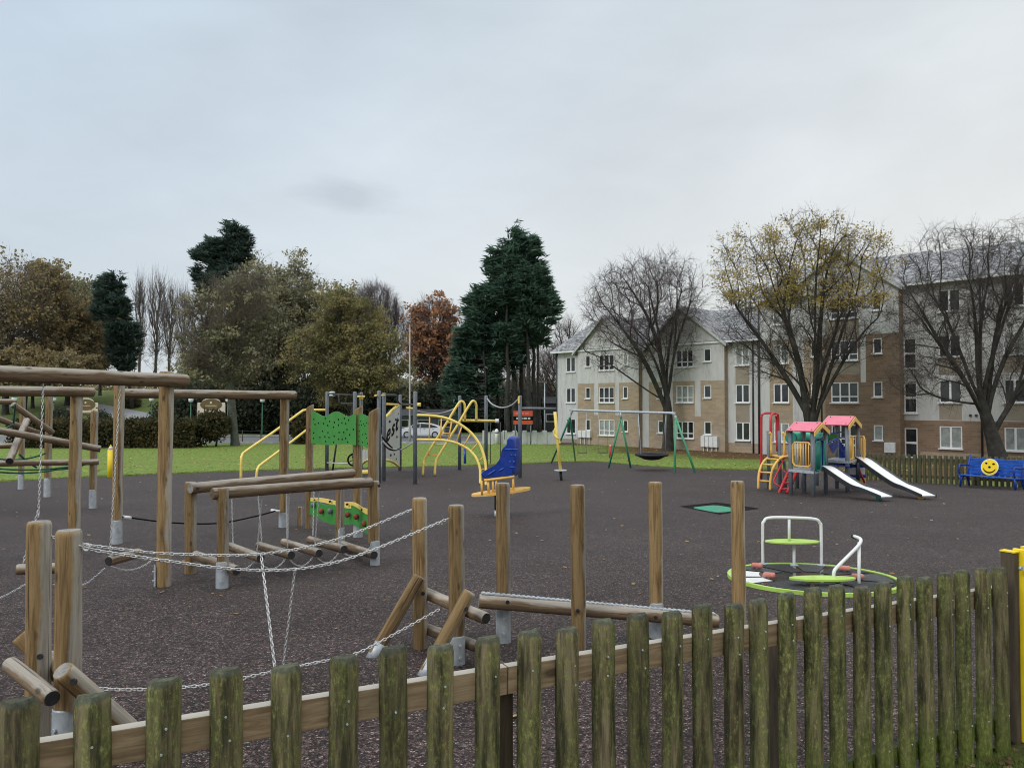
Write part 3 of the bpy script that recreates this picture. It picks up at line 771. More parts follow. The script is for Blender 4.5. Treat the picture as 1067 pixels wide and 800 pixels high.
for y0, y1 in ((66.1, 66.5), (78.5, 78.9)):
    for k in range(24):
        x0 = -140+k*6; z = terr(x0, y0); mb.box((x0+3, (y0+y1)/2, z+.02), (5.98, y1-y0, .24))
struct(mb.build('kerb', M['conc']))
pp = [(82, 424), (105, 428), (130, 433), (160, 439), (190, 446)]
L_ = [G(*q) for q in pp]; mb = MB(); V = []
for i, p in enumerate(L_):
    d = (L_[min(i+1, len(L_)-1)]-L_[max(i-1, 0)]); d.z = 0; d.normalize(); nrm = Vector((-d.y, d.x, 0))
    for s in (-2.6, 2.6):
        q = p+nrm*s; V.append((q.x, q.y, terr(q.x, q.y)+.10))
mb._add(V, [(2*i, 2*i+1, 2*i+3, 2*i+2) for i in range(len(L_)-1)]); struct(mb.build('path', M['path']))

# ------------------------------------------------------------ camera, light, sky
cam = bpy.data.cameras.new('camera'); co = bpy.data.objects.new('camera', cam); COL.objects.link(co)
cam.sensor_width = 36; cam.sensor_fit = 'HORIZONTAL'; cam.lens = 36*FPX/1067; cam.clip_end = 2000; cam.clip_start = .05
co.location = (0, 0, CAMZ); co.rotation_euler = (R(90)+TH, 0, 0); SC.camera = co
sd = bpy.data.lights.new('sun', 'SUN'); so = bpy.data.objects.new('sun', sd); COL.objects.link(so)
sd.energy = 1.0; sd.angle = R(18); sd.color = (1, .97, .93); so.rotation_euler = (R(52), 0, R(-50))
w = bpy.data.worlds.new('World'); SC.world = w; w.use_nodes = True; nt = w.node_tree
bg = nt.nodes['Background']; bg.inputs[1].default_value = .1
sk = nt.nodes.new('ShaderNodeTexSky'); sk.sky_type = 'NISHITA'; sk.sun_disc = False; sk.sun_elevation = R(38); sk.sun_rotation = R(50+180); sk.air_density = 1.2; sk.dust_density = 3
tc = nt.nodes.new('ShaderNodeTexCoord'); mp = nt.nodes.new('ShaderNodeMapping'); mp.inputs['Scale'].default_value = (1, 1, 2.6)
nt.links.new(tc.outputs['Generated'], mp.inputs[0])
n1 = noise(nt, mp.outputs[0], 1.7, 5, .5, .3); n2 = noise(nt, mp.outputs[0], 6.0, 4, .55, .4)
sep = nt.nodes.new('ShaderNodeSeparateXYZ'); nt.links.new(tc.outputs['Generated'], sep.inputs[0])
base = ramp(nt, sep.outputs[2], [(0.0, (6.9, 7.0, 6.95)), (.12, (6.55, 6.75, 6.8)), (.30, (6.2, 6.6, 6.95)), (.47, (5.9, 6.5, 7.0)), (.62, (9.5, 10.0, 10.4)), (1.0, (15.5, 15.8, 16.0))])
side = ramp(nt, mth(nt, 'ADD', mth(nt, 'MULTIPLY', sep.outputs[0], .5), .5), [(.25, (.86, .93, 1.0)), (.75, (1.08, 1.05, 1.01))])
cl = mixc(nt, 1.0, base, side, 'MULTIPLY')
var = ramp(nt, mth(nt, 'ADD', mth(nt, 'MULTIPLY', n1, .75), mth(nt, 'MULTIPLY', n2, .25)), [(.3, .86), (.5, .98), (.7, 1.10)])
cl = mixc(nt, 1.0, cl, var, 'MULTIPLY')
# one darker wisp of cloud above the left trees
wp = nd(nt, 'ShaderNodeVectorMath', operation='DISTANCE'); mp2 = nt.nodes.new('ShaderNodeMapping')
wd = _FW+Vector((1, 0, 0))*((365-533.5)/FPX)-_UP*((203-400)/FPX); wd.normalize()
mp2.vector_type = 'POINT'; mp2.inputs['Location'].default_value = tuple(-wd)
nt.links.new(tc.outputs['Generated'], mp2.inputs[0])
mp3 = nt.nodes.new('ShaderNodeMapping'); mp3.inputs['Rotation'].default_value = (0, R(-28), 0); mp3.inputs['Scale'].default_value = (17, 17, 38)
nt.links.new(mp2.outputs[0], mp3.inputs[0]); nt.links.new(mp3.outputs[0], wp.inputs[0]); wp.inputs[1].default_value = (0, 0, 0)
wq = mth(nt, 'ADD', wp.outputs['Value'], mth(nt, 'MULTIPLY', mth(nt, 'SUBTRACT', n2, .5), 3.2))
cl = mixc(nt, ramp(nt, wq, [(.0, .24), (1.0, 0.0)]), cl, (2.6, 3.1, 3.8))
sky = mixc(nt, .92, sk.outputs[0], cl)
nt.links.new(sky, bg.inputs[0])
for n_ in nt.nodes:
    if n_.type == 'MIX': n_.clamp_result = False
SC.view_settings.view_transform = 'Standard'; SC.view_settings.look = 'None'; SC.view_settings.exposure = .22; SC.view_settings.gamma = 1
SC.render.film_transparent = False
SC.cycles.max_bounces = 6; SC.cycles.pixel_filter_type = 'BLACKMAN_HARRIS'; SC.cycles.filter_width = 1.05; SC.cycles.use_denoising = True

# ------------------------------------------------------------ 1. near picket fence
def pk_pt(px):
    A2 = FA-FN*.03; k = (px-533.5)/FPX; t = (k*A2.y-A2.x)/(FD.x-k*FD.y); q = A2+FD*t+FN*.03; return Vector((q.x, q.y, terr(q.x, q.y)))
f0 = fence_pt(533); fence = thing('picket_fence', 'mossy green half-round picket fence right across the foreground', 'fence', f0)
PX = [-55, -18, 24, 102, 174, 241.5, 303, 361, 414, 463.5, 511.5, 554, 594.5, 632, 668, 702, 734, 765, 793, 821, 848, 873, 897.5, 921, 943, 964, 984.2, 1004, 1023, 1042]
PX = [('x', k) for k in range(9, 0, -1)]+[-190, -75]+PX[2:]
def picket_mesh(h, seed, r=.047):
    rr = random.Random(seed); n = 14; vs = []; fs = []
    prof = [(0, 1, 0), (h*.25, 1, 0), (h*.5, 1, 0), (h*.75, 1, 0), (h-.028, 1, 0), (h-.010, .93, .0), (h, .76, .0)]
    bumps = [rr.uniform(-.06, .05) for _ in range(n)]; sw = [rr.uniform(-.0025, .0025) for _ in prof]
    for i, (z, s, _) in enumerate(prof):
        for j in range(n):
            t = math.pi*j/(n-1); q = r*s*(1+bumps[j]*math.sin(t)); x = q*math.cos(t)+sw[i]; y = -q*1.02*math.sin(t)-.001
            zz = z+(rr.uniform(-.0025, .0025) if i >= len(prof)-2 else 0)
            vs.append(Vector((x, y, zz)))
    for i in range(len(prof)-1):
        for j in range(n-1): fs.append((i*n+j+1, i*n+j, (i+1)*n+j, (i+1)*n+j+1))
        fs.append((i*n, i*n+n-1, (i+1)*n+n-1, (i+1)*n))
    mb = MB(); mb._add(vs, fs, 0, False)
    for i in range(len(fs)): mb.sm[i] = (i % n != n-1)
    m0 = len(prof)-1; mb._add([vs[m0*n+j] for j in range(n)], [list(range(n))[::-1]], 0)
    for zz in (h-.13, h-.20, .30):
        if rr.random() < .8:
            x = rr.uniform(-.012, .012); y = -r*1.0*math.sqrt(max(0, 1-(x/r)**2)); mb.tube([(x, y+.006, zz), (x, y-.0035, zz)], .0038, 6, mi=1)
    return mb
ang = math.atan2(FD.y, FD.x)
for i, px in enumerate(PX):
    if isinstance(px, tuple):
        q_ = fence_pt(-190)-FD*.16*px[1]; b = Vector((q_.x, q_.y, terr(q_.x, q_.y)))
    else: b = pk_pt(px)
    h = .965+random.uniform(-.012, .014)
    if px == 848: h += .01
    o = picket_mesh(h+.12, i).build('picket', [M['picket'], M['galv']]); o.parent = fence; o.location = b-f0-Vector((0, 0, .10)); o.rotation_euler = (random.uniform(-.008, .008), random.uniform(-.006, .006), ang+random.uniform(-.05, .05))
    mb = MB()
    for z in (.80, .79+.035, .16):
        q = Vector((random.uniform(-.02, .02), -.049, z+.10)); mb.tube([q+Vector((0, .004, 0)), q-Vector((0, .004, 0))], .004, 6)
def board(a, b, w, h, name, mat, parent):
    """plank from a to b (axis), local X along"""
    a, b = Vector(a), Vector(b); L = (b-a).length; mb = MB(); mb.bbox((L/2, 0, 0), (L, w, h), .003)
    o = mb.build(name, mat); o.parent = parent; o.rotation_mode = 'QUATERNION'; o.rotation_quaternion = Vector((1, 0, 0)).rotation_difference((b-a).normalized()); o.location = a-wloc(parent); return o
ends = [-190, 529.5, 829, 1044]
for a, b in zip(ends[:-1], ends[1:]):
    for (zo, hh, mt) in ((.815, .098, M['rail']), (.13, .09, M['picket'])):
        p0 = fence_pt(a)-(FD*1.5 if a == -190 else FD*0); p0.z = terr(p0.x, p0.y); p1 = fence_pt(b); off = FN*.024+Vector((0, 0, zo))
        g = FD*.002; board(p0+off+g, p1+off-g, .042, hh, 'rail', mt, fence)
for px in (529.5, 829, -190):
    b = fence_pt(px)+FN*.097; mb = MB(); mb.bbox((0, 0, .42), (.095, .095, 1.04), .004); o = mb.build('fence_post', M['oldpost']); o.parent = fence; o.location = b-f0-Vector((0, 0, .1)); o.rotation_euler = (0, 0, ang)

# ------------------------------------------------------------ 2. yellow gate
gp = fence_pt(1055); gx = thing('gate', 'bright yellow metal gate beside dark wooden gatepost at the end of the near fence', 'gate', gp)
def gbox(c, s, name, mat, bev=.003):
    mb = MB(); mb.bbox((0, 0, 0), s, bev); o = mb.build(name, M[mat]); o.parent = gx; o.location = c; o.rotation_euler = (0, 0, ang); return o
gbox(FN*.03+Vector((0, 0, .505)), (.046, .075, 1.06), 'gatepost', 'oldpost', .006)
gbox(FN*.03+Vector((0, 0, 1.041)), (.05, .08, .008), 'post_cap', 'gate', .001)
a0 = FD*.041
gbox(a0+Vector((0, 0, .53)), (.024, .06, 1.05), 'gate_stile', 'gate')
gbox(a0+FD*.60+Vector((0, 0, 1.04)), (1.10, .045, .045), 'gate_rail', 'gate'); gbox(a0+FD*.60+Vector((0, 0, .14)), (1.10, .045, .045), 'gate_rail', 'gate')
for k in range(8): gbox(a0+FD*(.13+.12*k)+Vector((0, 0, .59)), (.018, .018, .855), 'gate_bar', 'gate', .002)
mb = MB(); q0 = gp+a0-FN*.032+Vector((0, 0, .86))
def stroke(pts, r=.0035):
    mb.tube([q0+FD*x+Vector((0, 0, z)) for x, z in pts], r, 6)
stroke([(.012, .11), (.004, .085), (.010, .06)]); stroke([(-.003, .05), (.004, .03), (-.004, .0), (.002, -.015)]); stroke([(-.008, -.05), (.010, -.03), (.014, -.055), (-.005, -.065)], .0045)
mb.build('chalk_mark', M['white'], gx)
mb = MB(); mb.tube([gp+FN*-.03+FD*-.012+Vector((0, 0, .96)), gp+FN*-.042+FD*-.012+Vector((0, 0, .96))], .012, 8); mb.build('bolt_cap', M['galv'], gx)

# ------------------------------------------------------------ 3. chain bridge
CB = thing('chain_bridge', 'timber and chain bridge strung between two front pairs of short log posts', 'play bridge', G(240, 700))
D1 = .125
def vpost(px, yt, Y, dia, par, ft=0, **k): return post(px, yt, None, dia, par, Y=Y, ft=ft, **k)
L1 = vpost(44, 543, 4.3, D1, CB); L2 = vpost(75, 552, 3.92, D1, CB, ft=.32, ang=-110)
R1 = vpost(438, 518.5, 6.08, .118, CB); R2 = vpost(476, 526, 5.67, .118, CB, ft=.22, ang=-60)
bd = (R1[0]-L1[0]).normalized(); bd.z = 0
up = Vector((0, 0, 1))
def brace(pp, sgn, hgt, run, lat, par=CB):
    """sloping strut beside a post, foot inward along the bridge"""
    s = Vector((-bd.y, bd.x, 0)).normalized()*lat
    a = pp+s+up*hgt-bd*sgn*.12; b = pp+s+bd*sgn*run+up*.02; log(b, a, .10, par, 'brace_log', 'post', 16)
    dr = (a-b).normalized(); mb = MB(); q = b-up*.03
    mb.tube([q, q+dr*.13], [.054, .054], 14); mb.build('brace_shoe', M['galv'], par)
def brace2(a, b, par=CB):
    log(b+up*.02, a, .10, par, 'brace_log', 'post', 16); dr = (a-b).normalized(); mb = MB(); q = b-dr*.03; mb.tube([q, q+dr*.15], [.054, .054], 14); mb.build('brace_shoe', M['galv'], par)
brace2(P(64, 698, 3.72), G(156, 783)); brace2(P(20, 662, 4.32), G(120, 760))
brace2(P(437, 600, 5.98), G(389, 685)); brace2(P(489, 616, 5.50), G(443, 704))
nv = (L2[0]-L1[0]).normalized()
a = P(9, 692, 3.98); b = P(54, 727, 3.62); log(a, b, .080, CB, 'cross_log', 'beam', 16, ('rubber', 'rubber'))
log(R1[0]+up*.43-nv*.18+bd*.09, R2[0]+up*.36+nv*.22+bd*.09, .09, CB, 'cross_log', 'beam', 16, ('rubber', 'rubber'))
log(R1[0]+up*.14-nv*.18+bd*.09, R2[0]+up*.14+nv*.22+bd*.09, .085, CB, 'cross_log', 'beam', 16, ('rubber', 'rubber'))
log(L1[0]+up*.40-nv*.16+bd*.09, L2[0]+up*.36+nv*.05+bd*.09, .085, CB, 'cross_log', 'beam', 16, ('rubber', 'rubber'))
bolts([P(42.5, 683.5, L1[0].y-.062), P(77.5, 709.5, 3.70)], (0, -1, 0), CB)
bolts([P(441, 618, 6.02), P(486, 634, 5.45)], (0, -1, 0), CB, .015)
def path_px(pts, Y0, Y1, n=6):
    x0, x1 = pts[0][0], pts[-1][0]
    def yy(x):
        # depth along a straight plan line between the two ends
        ka, kb, k = (x0-533.5)/FPX, (x1-533.5)/FPX, (x-533.5)/FPX
        Xa, Xb = ka*Y0, kb*Y1; t = (k*Y0-Xa)/((Xb-Xa)-k*(Y1-Y0)); return Y0+(Y1-Y0)*t
    return smooth_path([P(x, y, yy(x)) for x, y in pts], n)
cA = path_px([(49, 558), (89, 567), (130, 572.5), (180, 577), (272, 577), (350, 562), (431, 530)], 4.3, 6.04)
cB = path_px([(80, 569), (110, 575), (180, 585), (235, 592), (290, 594), (340, 588), (380, 576), (425, 558), (470, 539)], 3.9, 5.62)
cF = path_px([(66, 708), (90, 715), (115, 718), (150, 718), (200, 715), (240, 709), (290, 698), (330, 690), (370, 681), (410, 661), (459, 634)], 4.0, 5.72)
chain(cA, CB, .030, .0038, .0112); chain(cB, CB, .030, .0038, .0112); chain(cF, CB, .030, .0038, .0112)
jn = min(cF, key=lambda q: abs((q.x/q.y*FPX+533.5)-290))
tA = min(cA, key=lambda q: abs((q.x/q.y*FPX+533.5)-272)); tB = min(cB, key=lambda q: abs((q.x/q.y*FPX+533.5)-309))
chain(sag(tA, jn-bd*.02, .0, 8), CB, .026, .0038, .0105, 'hanger_chain'); chain(sag(tB, jn+bd*.03, .0, 8), CB, .026, .0034, .0095, 'hanger_chain')
for q in (P(61, 558, 4.22), P(90, 570, 3.9)):
    mb = MB(); c = [q+Vector((.016*math.cos(2*math.pi*i/12), 0, .018*math.sin(2*math.pi*i/12))) for i in range(12)]; mb.tube(c, .0042, 6, closed=True); mb.build('shackle', M['chain'], CB)

# ------------------------------------------------------------ 4. weaving balance beam
BB = thing('balance_beam', 'low balance log woven between four short timber posts behind the near fence', 'balance beam', G(600, 665))
vp = []
for px, yt, Y in ((524.5, 503, 6.25), (602, 505, 6.02), (682.5, 502, 6.40), (768, 501, 6.42)):
    vp.append(vpost(px, yt, Y, .115, BB, ft=.30 if px < 530 or 680 < px < 690 else 0, ang=-85))
la = P(499, 625, 6.12); lb = P(748, 647, 6.30)
log(la, lb, .115, BB, 'balance_log', 'beam')
d_ = (lb-la).normalized(); mb = MB(); mb.box((la+lb)/2+up*.0585, ((lb-la).length-.04, .05, .006), rot=Vector((1, 0, 0)).rotation_difference(d_).to_matrix()); 
for k in range(48):
    q = la.lerp(lb, .02+.96*k/47)+up*.063; mb.box(q, (.022, .05, .006), rot=Vector((1, 0, 0)).rotation_difference(d_).to_matrix())
mb.build('grip_strip', M['galv'], BB)
bolts([P(529, 627, 6.05), P(602, 636, 5.955), P(683, 643, 6.16)], (0, -1, 0), BB)

# ------------------------------------------------------------ 5. overhead beam with swinging steps (left, nearest)
OB = thing('overhead_beam', 'nearest tall overhead log beam with chains and swinging steps at the left', 'swinging steps', AT(172, 8.4))
p172 = vpost(173, 387, 8.5, .155, OB); foot(p172[0]-Vector((.02, 0, 0)), .155, .25, OB, -150, 60)
e1 = P(194, 396.3, 8.75-.13); e0 = P(-60, 386.8, 6.35); e0.z = e1.z; 
dr = (e1-e0).normalized(); log(e0, e1, .15, OB, 'beam_log', 'beam')
def on_line(a, b, px):
    k = (px-533.5)/FPX; t = (k*a.y-a.x)/((b.x-a.x)-k*(b.y-a.y)); return a.lerp(b, t)
log(AT(-60, 6.9)-up*.1, Vector((AT(-60, 6.9).x, 6.9, e0.z+.1)), .155, OB, 'post')
h1 = on_line(e0, e1, 45); h2 = on_line(e0, e1, 125)
chain([h1-up*.07, P(40, 540, h1.y-.05)], OB, .030, .0038, .0105, 'hanger_chain'); mid_ = P(41, 528, h1.y-.03)
chain([mid_, P(24, 587, h1.y-.1)], OB, .030, .0038, .0105, 'hanger_chain')
chain([h2-up*.07, P(114.5, 578, h2.y-.1)], OB, .030, .0038, .0105, 'hanger_chain')
hub = P(113, 584, h2.y-.22); log(hub, hub+Vector((.10, .42, .0)), .10, OB, 'step_log', 'beam', 16, ('rubber', 'cut'))
st = P(17, 593, h1.y-.1); log(st, P(34, 593, h1.y-.05)+Vector((.25, .1, 0)), .10, OB, 'step_log', 'beam', 16)
for pts, Y0, Y1 in (([(-10, 627), (10, 618), (31, 606)], 7.2, 7.3), ([(56, 609), (86, 609), (100, 600), (111, 590)], 7.8, hub.y), ([(116, 590), (128, 593.5), (140, 593), (152, 588), (161, 581)], hub.y, 8.3)):
    chain(path_px(pts, Y0, Y1), OB, .028, .0036, .010)
bolts([e1-dr*.09+Vector((-.01, -.078, .0))], (0, -1, 0), OB)

# ------------------------------------------------------------ 6. second overhead beam
O2 = thing('overhead_beam', 'second overhead log beam on brown post, just below the nearest beam', 'overhead beam', AT(79, 10.6))
vpost(79.5, 404, 10.6, .155, O2); e1 = P(98, 408.7, 11.2-.5); e0 = P(-60, 401.5, 9.4); e0.z = e1.z; log(e0, e1, .135, O2, 'beam_log', 'beam')
log(AT(-50, 9.8)-up*.1, Vector((AT(-50, 9.8).x, 9.8, e0.z+.1)), .15, O2, 'post')

# ------------------------------------------------------------ 7. rope walk
O3 = thing('overhead_beam', 'rear overhead log beam on two tall posts above a low black cable', 'rope walk', AT(210, 12.8))
a3 = vpost(124, 398, 11.7, .15, O3, ft=.37, ang=-70); b3 = vpost(296.5, 407, 13.7, .16, O3, ft=.27, ang=-80)
e0 = P(130, 406.4, 11.9); e1 = P(308, 411.5, 13.75); e0.z = e1.z; log(e0-Vector((.1, 0, 0)), e1, .15, O3, 'beam_log', 'beam')
pts = smooth_path([P(127, 538, 11.7), P(134, 539, 11.75), P(180, 544.5, 12.2), P(227, 545, 12.7), P(265, 538, 13.2), P(291, 531, 13.6)], 5); bar(pts, .012, O3, 'cable', 'black', 6)
for q in (P(131, 538.6, 11.72), P(287, 532, 13.55)):
    mb = MB(); mb.tube([q-Vector((.08, 0, -.01)), q+Vector((.08, 0, -.01))], .024, 8); mb.build('cable_clamp', M['white'], O3)

# ------------------------------------------------------------ 8. swinging log steps in low frame
LS = thing('swinging_log_frame', 'low timber frame with four logs hanging on chains above rubber ground', 'swinging steps', G(290, 600))
fl = vpost(233.5, 508, 8.4, .125, LS, ft=.30, ang=-80); rl = vpost(200, 502, 9.25, .135, LS)
fr = vpost(391, 501, 9.85, .125, LS, ft=.32, ang=-60); rr_ = post(354, 500, 566, .135, LS, ft=.25, ang=-20)
f0_ = P(220.5, 514.5, 8.35); f1_ = P(390, 505, 9.8); f1_.z = f0_.z-.02; log(f0_, f1_-Vector((.04, 0, 0)), .13, LS, 'beam_log', 'beam', ends=('beam', 'cut'))
r0_ = P(198, 509, 9.12); r1_ = P(368, 501, 11.45); r1_.z = r0_.z-.02; log(r0_, r1_, .13, LS, 'beam_log', 'beam')
steps = [((239, 569), (272, 581), 274, 242), ((269, 568), (304, 578), 302, 269), ((295, 564.5), (333, 576), 333, 299), ((322, 562), (359, 572), 356, 328)]
prev = None
for (fx, fy), (nx, ny), cn, cf in steps:
    qa = on_line(f0_, f1_, cn); qb = on_line(r0_, r1_, cf)
    nn_ = P(nx, ny, qa.y+.02); ff_ = P(fx, fy, qb.y+.02); log(ff_, nn_, .105, LS, 'step_log', 'beam', 16, ('cut', 'rubber'))
    cn_ = nn_.lerp(ff_, .12)+up*.05; cf_ = ff_.lerp(nn_, .12)+up*.05
    chain([qa-up*.06, cn_], LS, .03, .0036, .010, 'hanger_chain'); chain([qb-up*.06, cf_], LS, .03, .0036, .010, 'hanger_chain')
    if prev:
        chain(sag(prev[0]-up*.08, cn_-up*.08, .13), LS, .03, .0036, .010, 'link_chain'); chain(sag(prev[1]-up*.08, cf_-up*.08, .10), LS, .03, .0036, .010, 'link_chain')
    prev = (cn_, cf_)
    if cn == 274: chain(sag(fl[0]+up*.33, cn_-up*.08, .12), LS, .03, .0036, .010, 'link_chain')
chain(sag(prev[0]-up*.08, fr[0]+up*.30, .12), LS, .03, .0036, .010, 'link_chain')
log(P(203, 578, 9.15), P(247, 594, 8.3), .11, LS, 'cross_log', 'beam', 16, ('rubber', 'rubber')); log(P(357, 567, 11.2), P(390, 578, 9.7), .11, LS, 'cross_log', 'beam', 16, ('rubber', 'rubber'))
bolts([P(206, 509, 9.05), P(395, 506, 9.76)], (0, -1, 0), LS, .02)

# ------------------------------------------------------------ 9. timber climbing wall
CW = thing('climbing_wall', 'wavy green drilled boards and yellow-topped climbing board on three timber posts', 'climbing wall', G(350, 560))
w1 = post(322, 423, 551, .135, CW, slant=True); w2 = post(372.5, 425, 560, .15, CW, ft=.35, ang=-60, slant=True); w3 = post(389, 427, 566, .17, CW, slant=True)
mb_ = MB()
def wavy(px0, px1, ya0, ya1, yb0, yb1, Y0, Y1, amp, nw, name, mat, par, thick=.03, phase=0, bot=.5, botmat=None):
    """board between two posts with a wavy upper edge"""
    n = 26; topl = []; botl = []
    for i in range(n+1):
        t = i/n; Yk = Y0+(Y1-Y0)*t; px = px0+(px1-px0)*t
        a = P(px, ya0+(ya1-ya0)*t, Yk)+up*amp*math.sin(phase+t*math.pi*2*nw); b = P(px, yb0+(yb1-yb0)*t, Yk)+up*amp*bot*math.sin(phase+1+t*math.pi*2*nw*.6)
        topl.append(a); botl.append(b)
    mb = MB(); e = Vector((0, thick, 0))
    for i in range(n):
        mb._add([topl[i], topl[i+1], botl[i+1], botl[i], topl[i]+e, topl[i+1]+e, botl[i+1]+e, botl[i]+e], [(0, 3, 2, 1), (4, 5, 6, 7), (0, 1, 5, 4), (3, 7, 6, 2)])
    mb._add([topl[0], botl[0], botl[0]+e, topl[0]+e], [(0, 1, 2, 3)]); mb._add([topl[n], botl[n], botl[n]+e, topl[n]+e], [(3, 2, 1, 0)])
    return mb.build(name, M[mat], par), topl, botl
Ya, Yb, Yc = w1[0].y-.08, w2[0].y-.08, w3[0].y-.02
def dots(n, px0, px1, y0, y1, Y0, Y1, par, r=.016, seed=3):
    mb = MB(); rg = random.Random(seed); pts = []
    for _ in range(n*20):
        t, s = rg.uniform(.05, .95), rg.uniform(.1, .93)
        if all((t-a)**2*4+(s-b)**2 > .022 for a, b in pts): pts.append((t, s))
        if len(pts) >= n: break
    for t, s in pts:
        q = P(px0+(px1-px0)*t, y0+(y1-y0)*s, Y0+(Y1-Y0)*t-.006); mb.tube([q+Vector((0, .008, 0)), q], r, 8)
    return mb.build('drilled_holes', M['black'], par)
g1, tl_, bl_ = wavy(324, 371, 431, 431, 462, 464, Ya-.02, Yb-.08, .04, 1.9, 'upper_board', 'green', CW, phase=1.2, bot=.35); dots(34, 324, 371, 432, 463, Ya-.02, Yb-.08, g1)
g2, _, _ = wavy(373.5, 388, 432, 433, 464, 468, Yb-.06, Yc, .015, 1.0, 'side_board', 'green', CW, bot=.8); dots(22, 373.5, 388, 434, 465, Yb-.06, Yc, g2, .012, 5)
g3, t3, b3_ = wavy(321, 366, 523, 527, 538, 548, Ya+.05, Yb, .02, 1.5, 'lower_board', 'green', CW, phase=.5, bot=2.0)
g4, t4, b4_ = wavy(366, 384.5, 527, 534, 548, 554, Yb, Yc, .02, 1.0, 'lower_board', 'green', CW, phase=.2, bot=2.0)
wavy(323, 366, 518.5, 523, 524, 527.5, Ya+.03, Yb-.02, .014, 1.0, 'yellow_board', 'yellow', CW, bot=2.6); wavy(366, 383, 523, 530, 527.5, 534.5, Yb-.02, Yc-.02, .012, 1.0, 'yellow_board', 'yellow', CW, bot=2.0)
for (px, py, mt) in ((334.5, 532.5, 'hold'), (343.5, 532.5, 'grey'), (362, 536, 'hold'), (371, 538, 'hold'), (379.5, 545.5, 'hold'), (326, 526, 'grey')):
    t = (px-322)/(385-322); q = P(px, py, Ya+(Yc-Ya)*t-.05); mb = MB(); mb.ell(q, (.045, .03, .05), 10, 6); mb.build('climbing_hold', M[mt], CW)
for (px, py) in ((327, 521), (343.5, 522.5), (361.5, 525.5), (377, 531)):
    t = (px-322)/(385-322); q = P(px, py, Ya+(Yc-Ya)*t-.05); mb = MB(); mb.tube([q, q+Vector((0, .04, 0))], .017, 8); mb.build('bolt_cap', M['black'], CW)
log(AT(313, w1[0].y+.3), AT(313, w1[0].y+.3)+up*.36, .09, CW, 'stub_post')

# ------------------------------------------------------------ 10. log climber far left with green rope
LC = thing('log_climber', 'tangle of crossing logs with green rope on tall posts at far left', 'log climber', AT(55, 18))
c1 = post(22, 404, 510, .16, LC, ft=.45); c2 = post(49.5, 402, 518, .17, LC, ft=.5); c3 = post(97, 428, 530, .16, LC, ft=.43)
log(P(-30, 401, 18.6), P(97, 405, 18.2), .16, LC, 'log', 'beam') if False else None
log(P(-30, 418.5, 17.5), P(17.5, 418.5, 18), .13, LC, 'log', 'beam')
log(P(13, 421, 17.8), P(55, 451, 18.6), .14, LC, 'log', 'beam', ends=('cut', 'rubber')); log(P(-25, 428, 17.5), P(42, 452, 18.4), .14, LC, 'log', 'beam')
log(P(-30, 443.5, 15.8), P(105, 467.5, 16.9), .15, LC, 'log', 'beam', ends=('cut', 'rubber')); log(P(28, 438, 17.6), P(9.5, 480.5, 15.6), .15, LC, 'log', 'beam', ends=('cut', 'rubber'))
log(P(-30, 483.5, 15.9), P(103, 481, 16.8), .13, LC, 'log', 'beam'); log(P(-30, 466, 18.5), P(16, 464, 19), .13, LC, 'log', 'beam')
for a, b, s in (((-20, 489), (60, 489), .08), ((60, 489), (100, 479), .05), ((-20, 486), (100, 481), .12), ((16, 421), (14, 442), 0), ((14, 442), (-10, 449), .05), ((-10, 476), (48, 472), .1), ((20, 473), (38, 487), .02)):
    bar(sag(P(*a, 16.5), P(*b, 17), s, 8), .02, LC, 'rope', 'rope', 6)

# ------------------------------------------------------------ 11. multi-play climbing frame (left part)
CF = thing('climbing_frame', 'grey-posted climbing frame with white climbing panel, steering wheel and arched yellow ladder', 'climbing frame', AT(400, 27))
GP = {}
for px, yt, Y in ((341, 408, 28.5), (369.8, 408, 27.5), (376.5, 408.5, 30), (395, 407, 25.2), (400.2, 409, 26.2), (417, 411, 31.5), (432.7, 407.5, 25)):
    b, t = vpost(px, yt, Y, 0, CF) if False else (AT(px, Y), P(px, yt, Y)); GP[px] = (b, t)
    mb = MB(); mb.tube([b-up*.1, t-up*.03, t-up*.008, t], [.068, .068, .055, .02], 14); mb.build('post', M['grey'], CF)
def pbar(a, b, r, nm, mt, **k): return bar([a, b], r, CF, nm, mt, **k)
pbar(P(341, 411, 28.5), P(370, 411.5, 27.5), .03, 'top_bar', 'dgrey'); bar([P(353, 411.5, 28), P(353.5, 419, 28), P(356, 420.5, 28), P(369, 420.5, 27.5)], .028, CF, 'hand_bar', 'dgrey', smooth=4)
for z in (413, 416): 
    mb = MB(); mb.ell(P(346, z-4, 28.3), (.12, .05, .05)); mb.build('chain_fixing', M['galv'], CF)
pbar(P(370, 411, 27.5), P(376.5, 411, 30), .03, 'top_bar', 'dgrey')
def disc(c, r, th, nm, mt, par=CF, axis=up):
    mb = MB(); mb.tube([c-axis*th/2, c+axis*th/2], r, 16); return mb.build(nm, M[mt], par)
disc(P(376.3, 413, 29.8), .15, .07, 'yellow_cap', 'yellow'); disc(P(376.3, 414.5, 29.8), .08, .12, 'yellow_cap', 'yellow')
pbar(P(391, 412, 25.0), P(401, 412, 26.2), .035, 'yellow_bar', 'yellow')
bar([P(400, 411.5, 26.2), P(411, 411.5, 28), P(413.5, 413, 28.3), P(415, 419, 28.5), P(419, 421, 28.8), P(433, 421.5, 25.2)], .035, CF, 'top_bar', 'dgrey', smooth=4)
pbar(P(402, 421, 26.3), P(415.5, 421.5, 31), .04, 'yellow_bar', 'yellow'); disc(P(436.5, 421.5, 25), .06, .12, 'yellow_cap', 'yellow', axis=Vector((1, 0, 0)))
pbar(P(423, 425, 29), P(431, 425.5, 29), .04, 'yellow_bar', 'yellow'); 
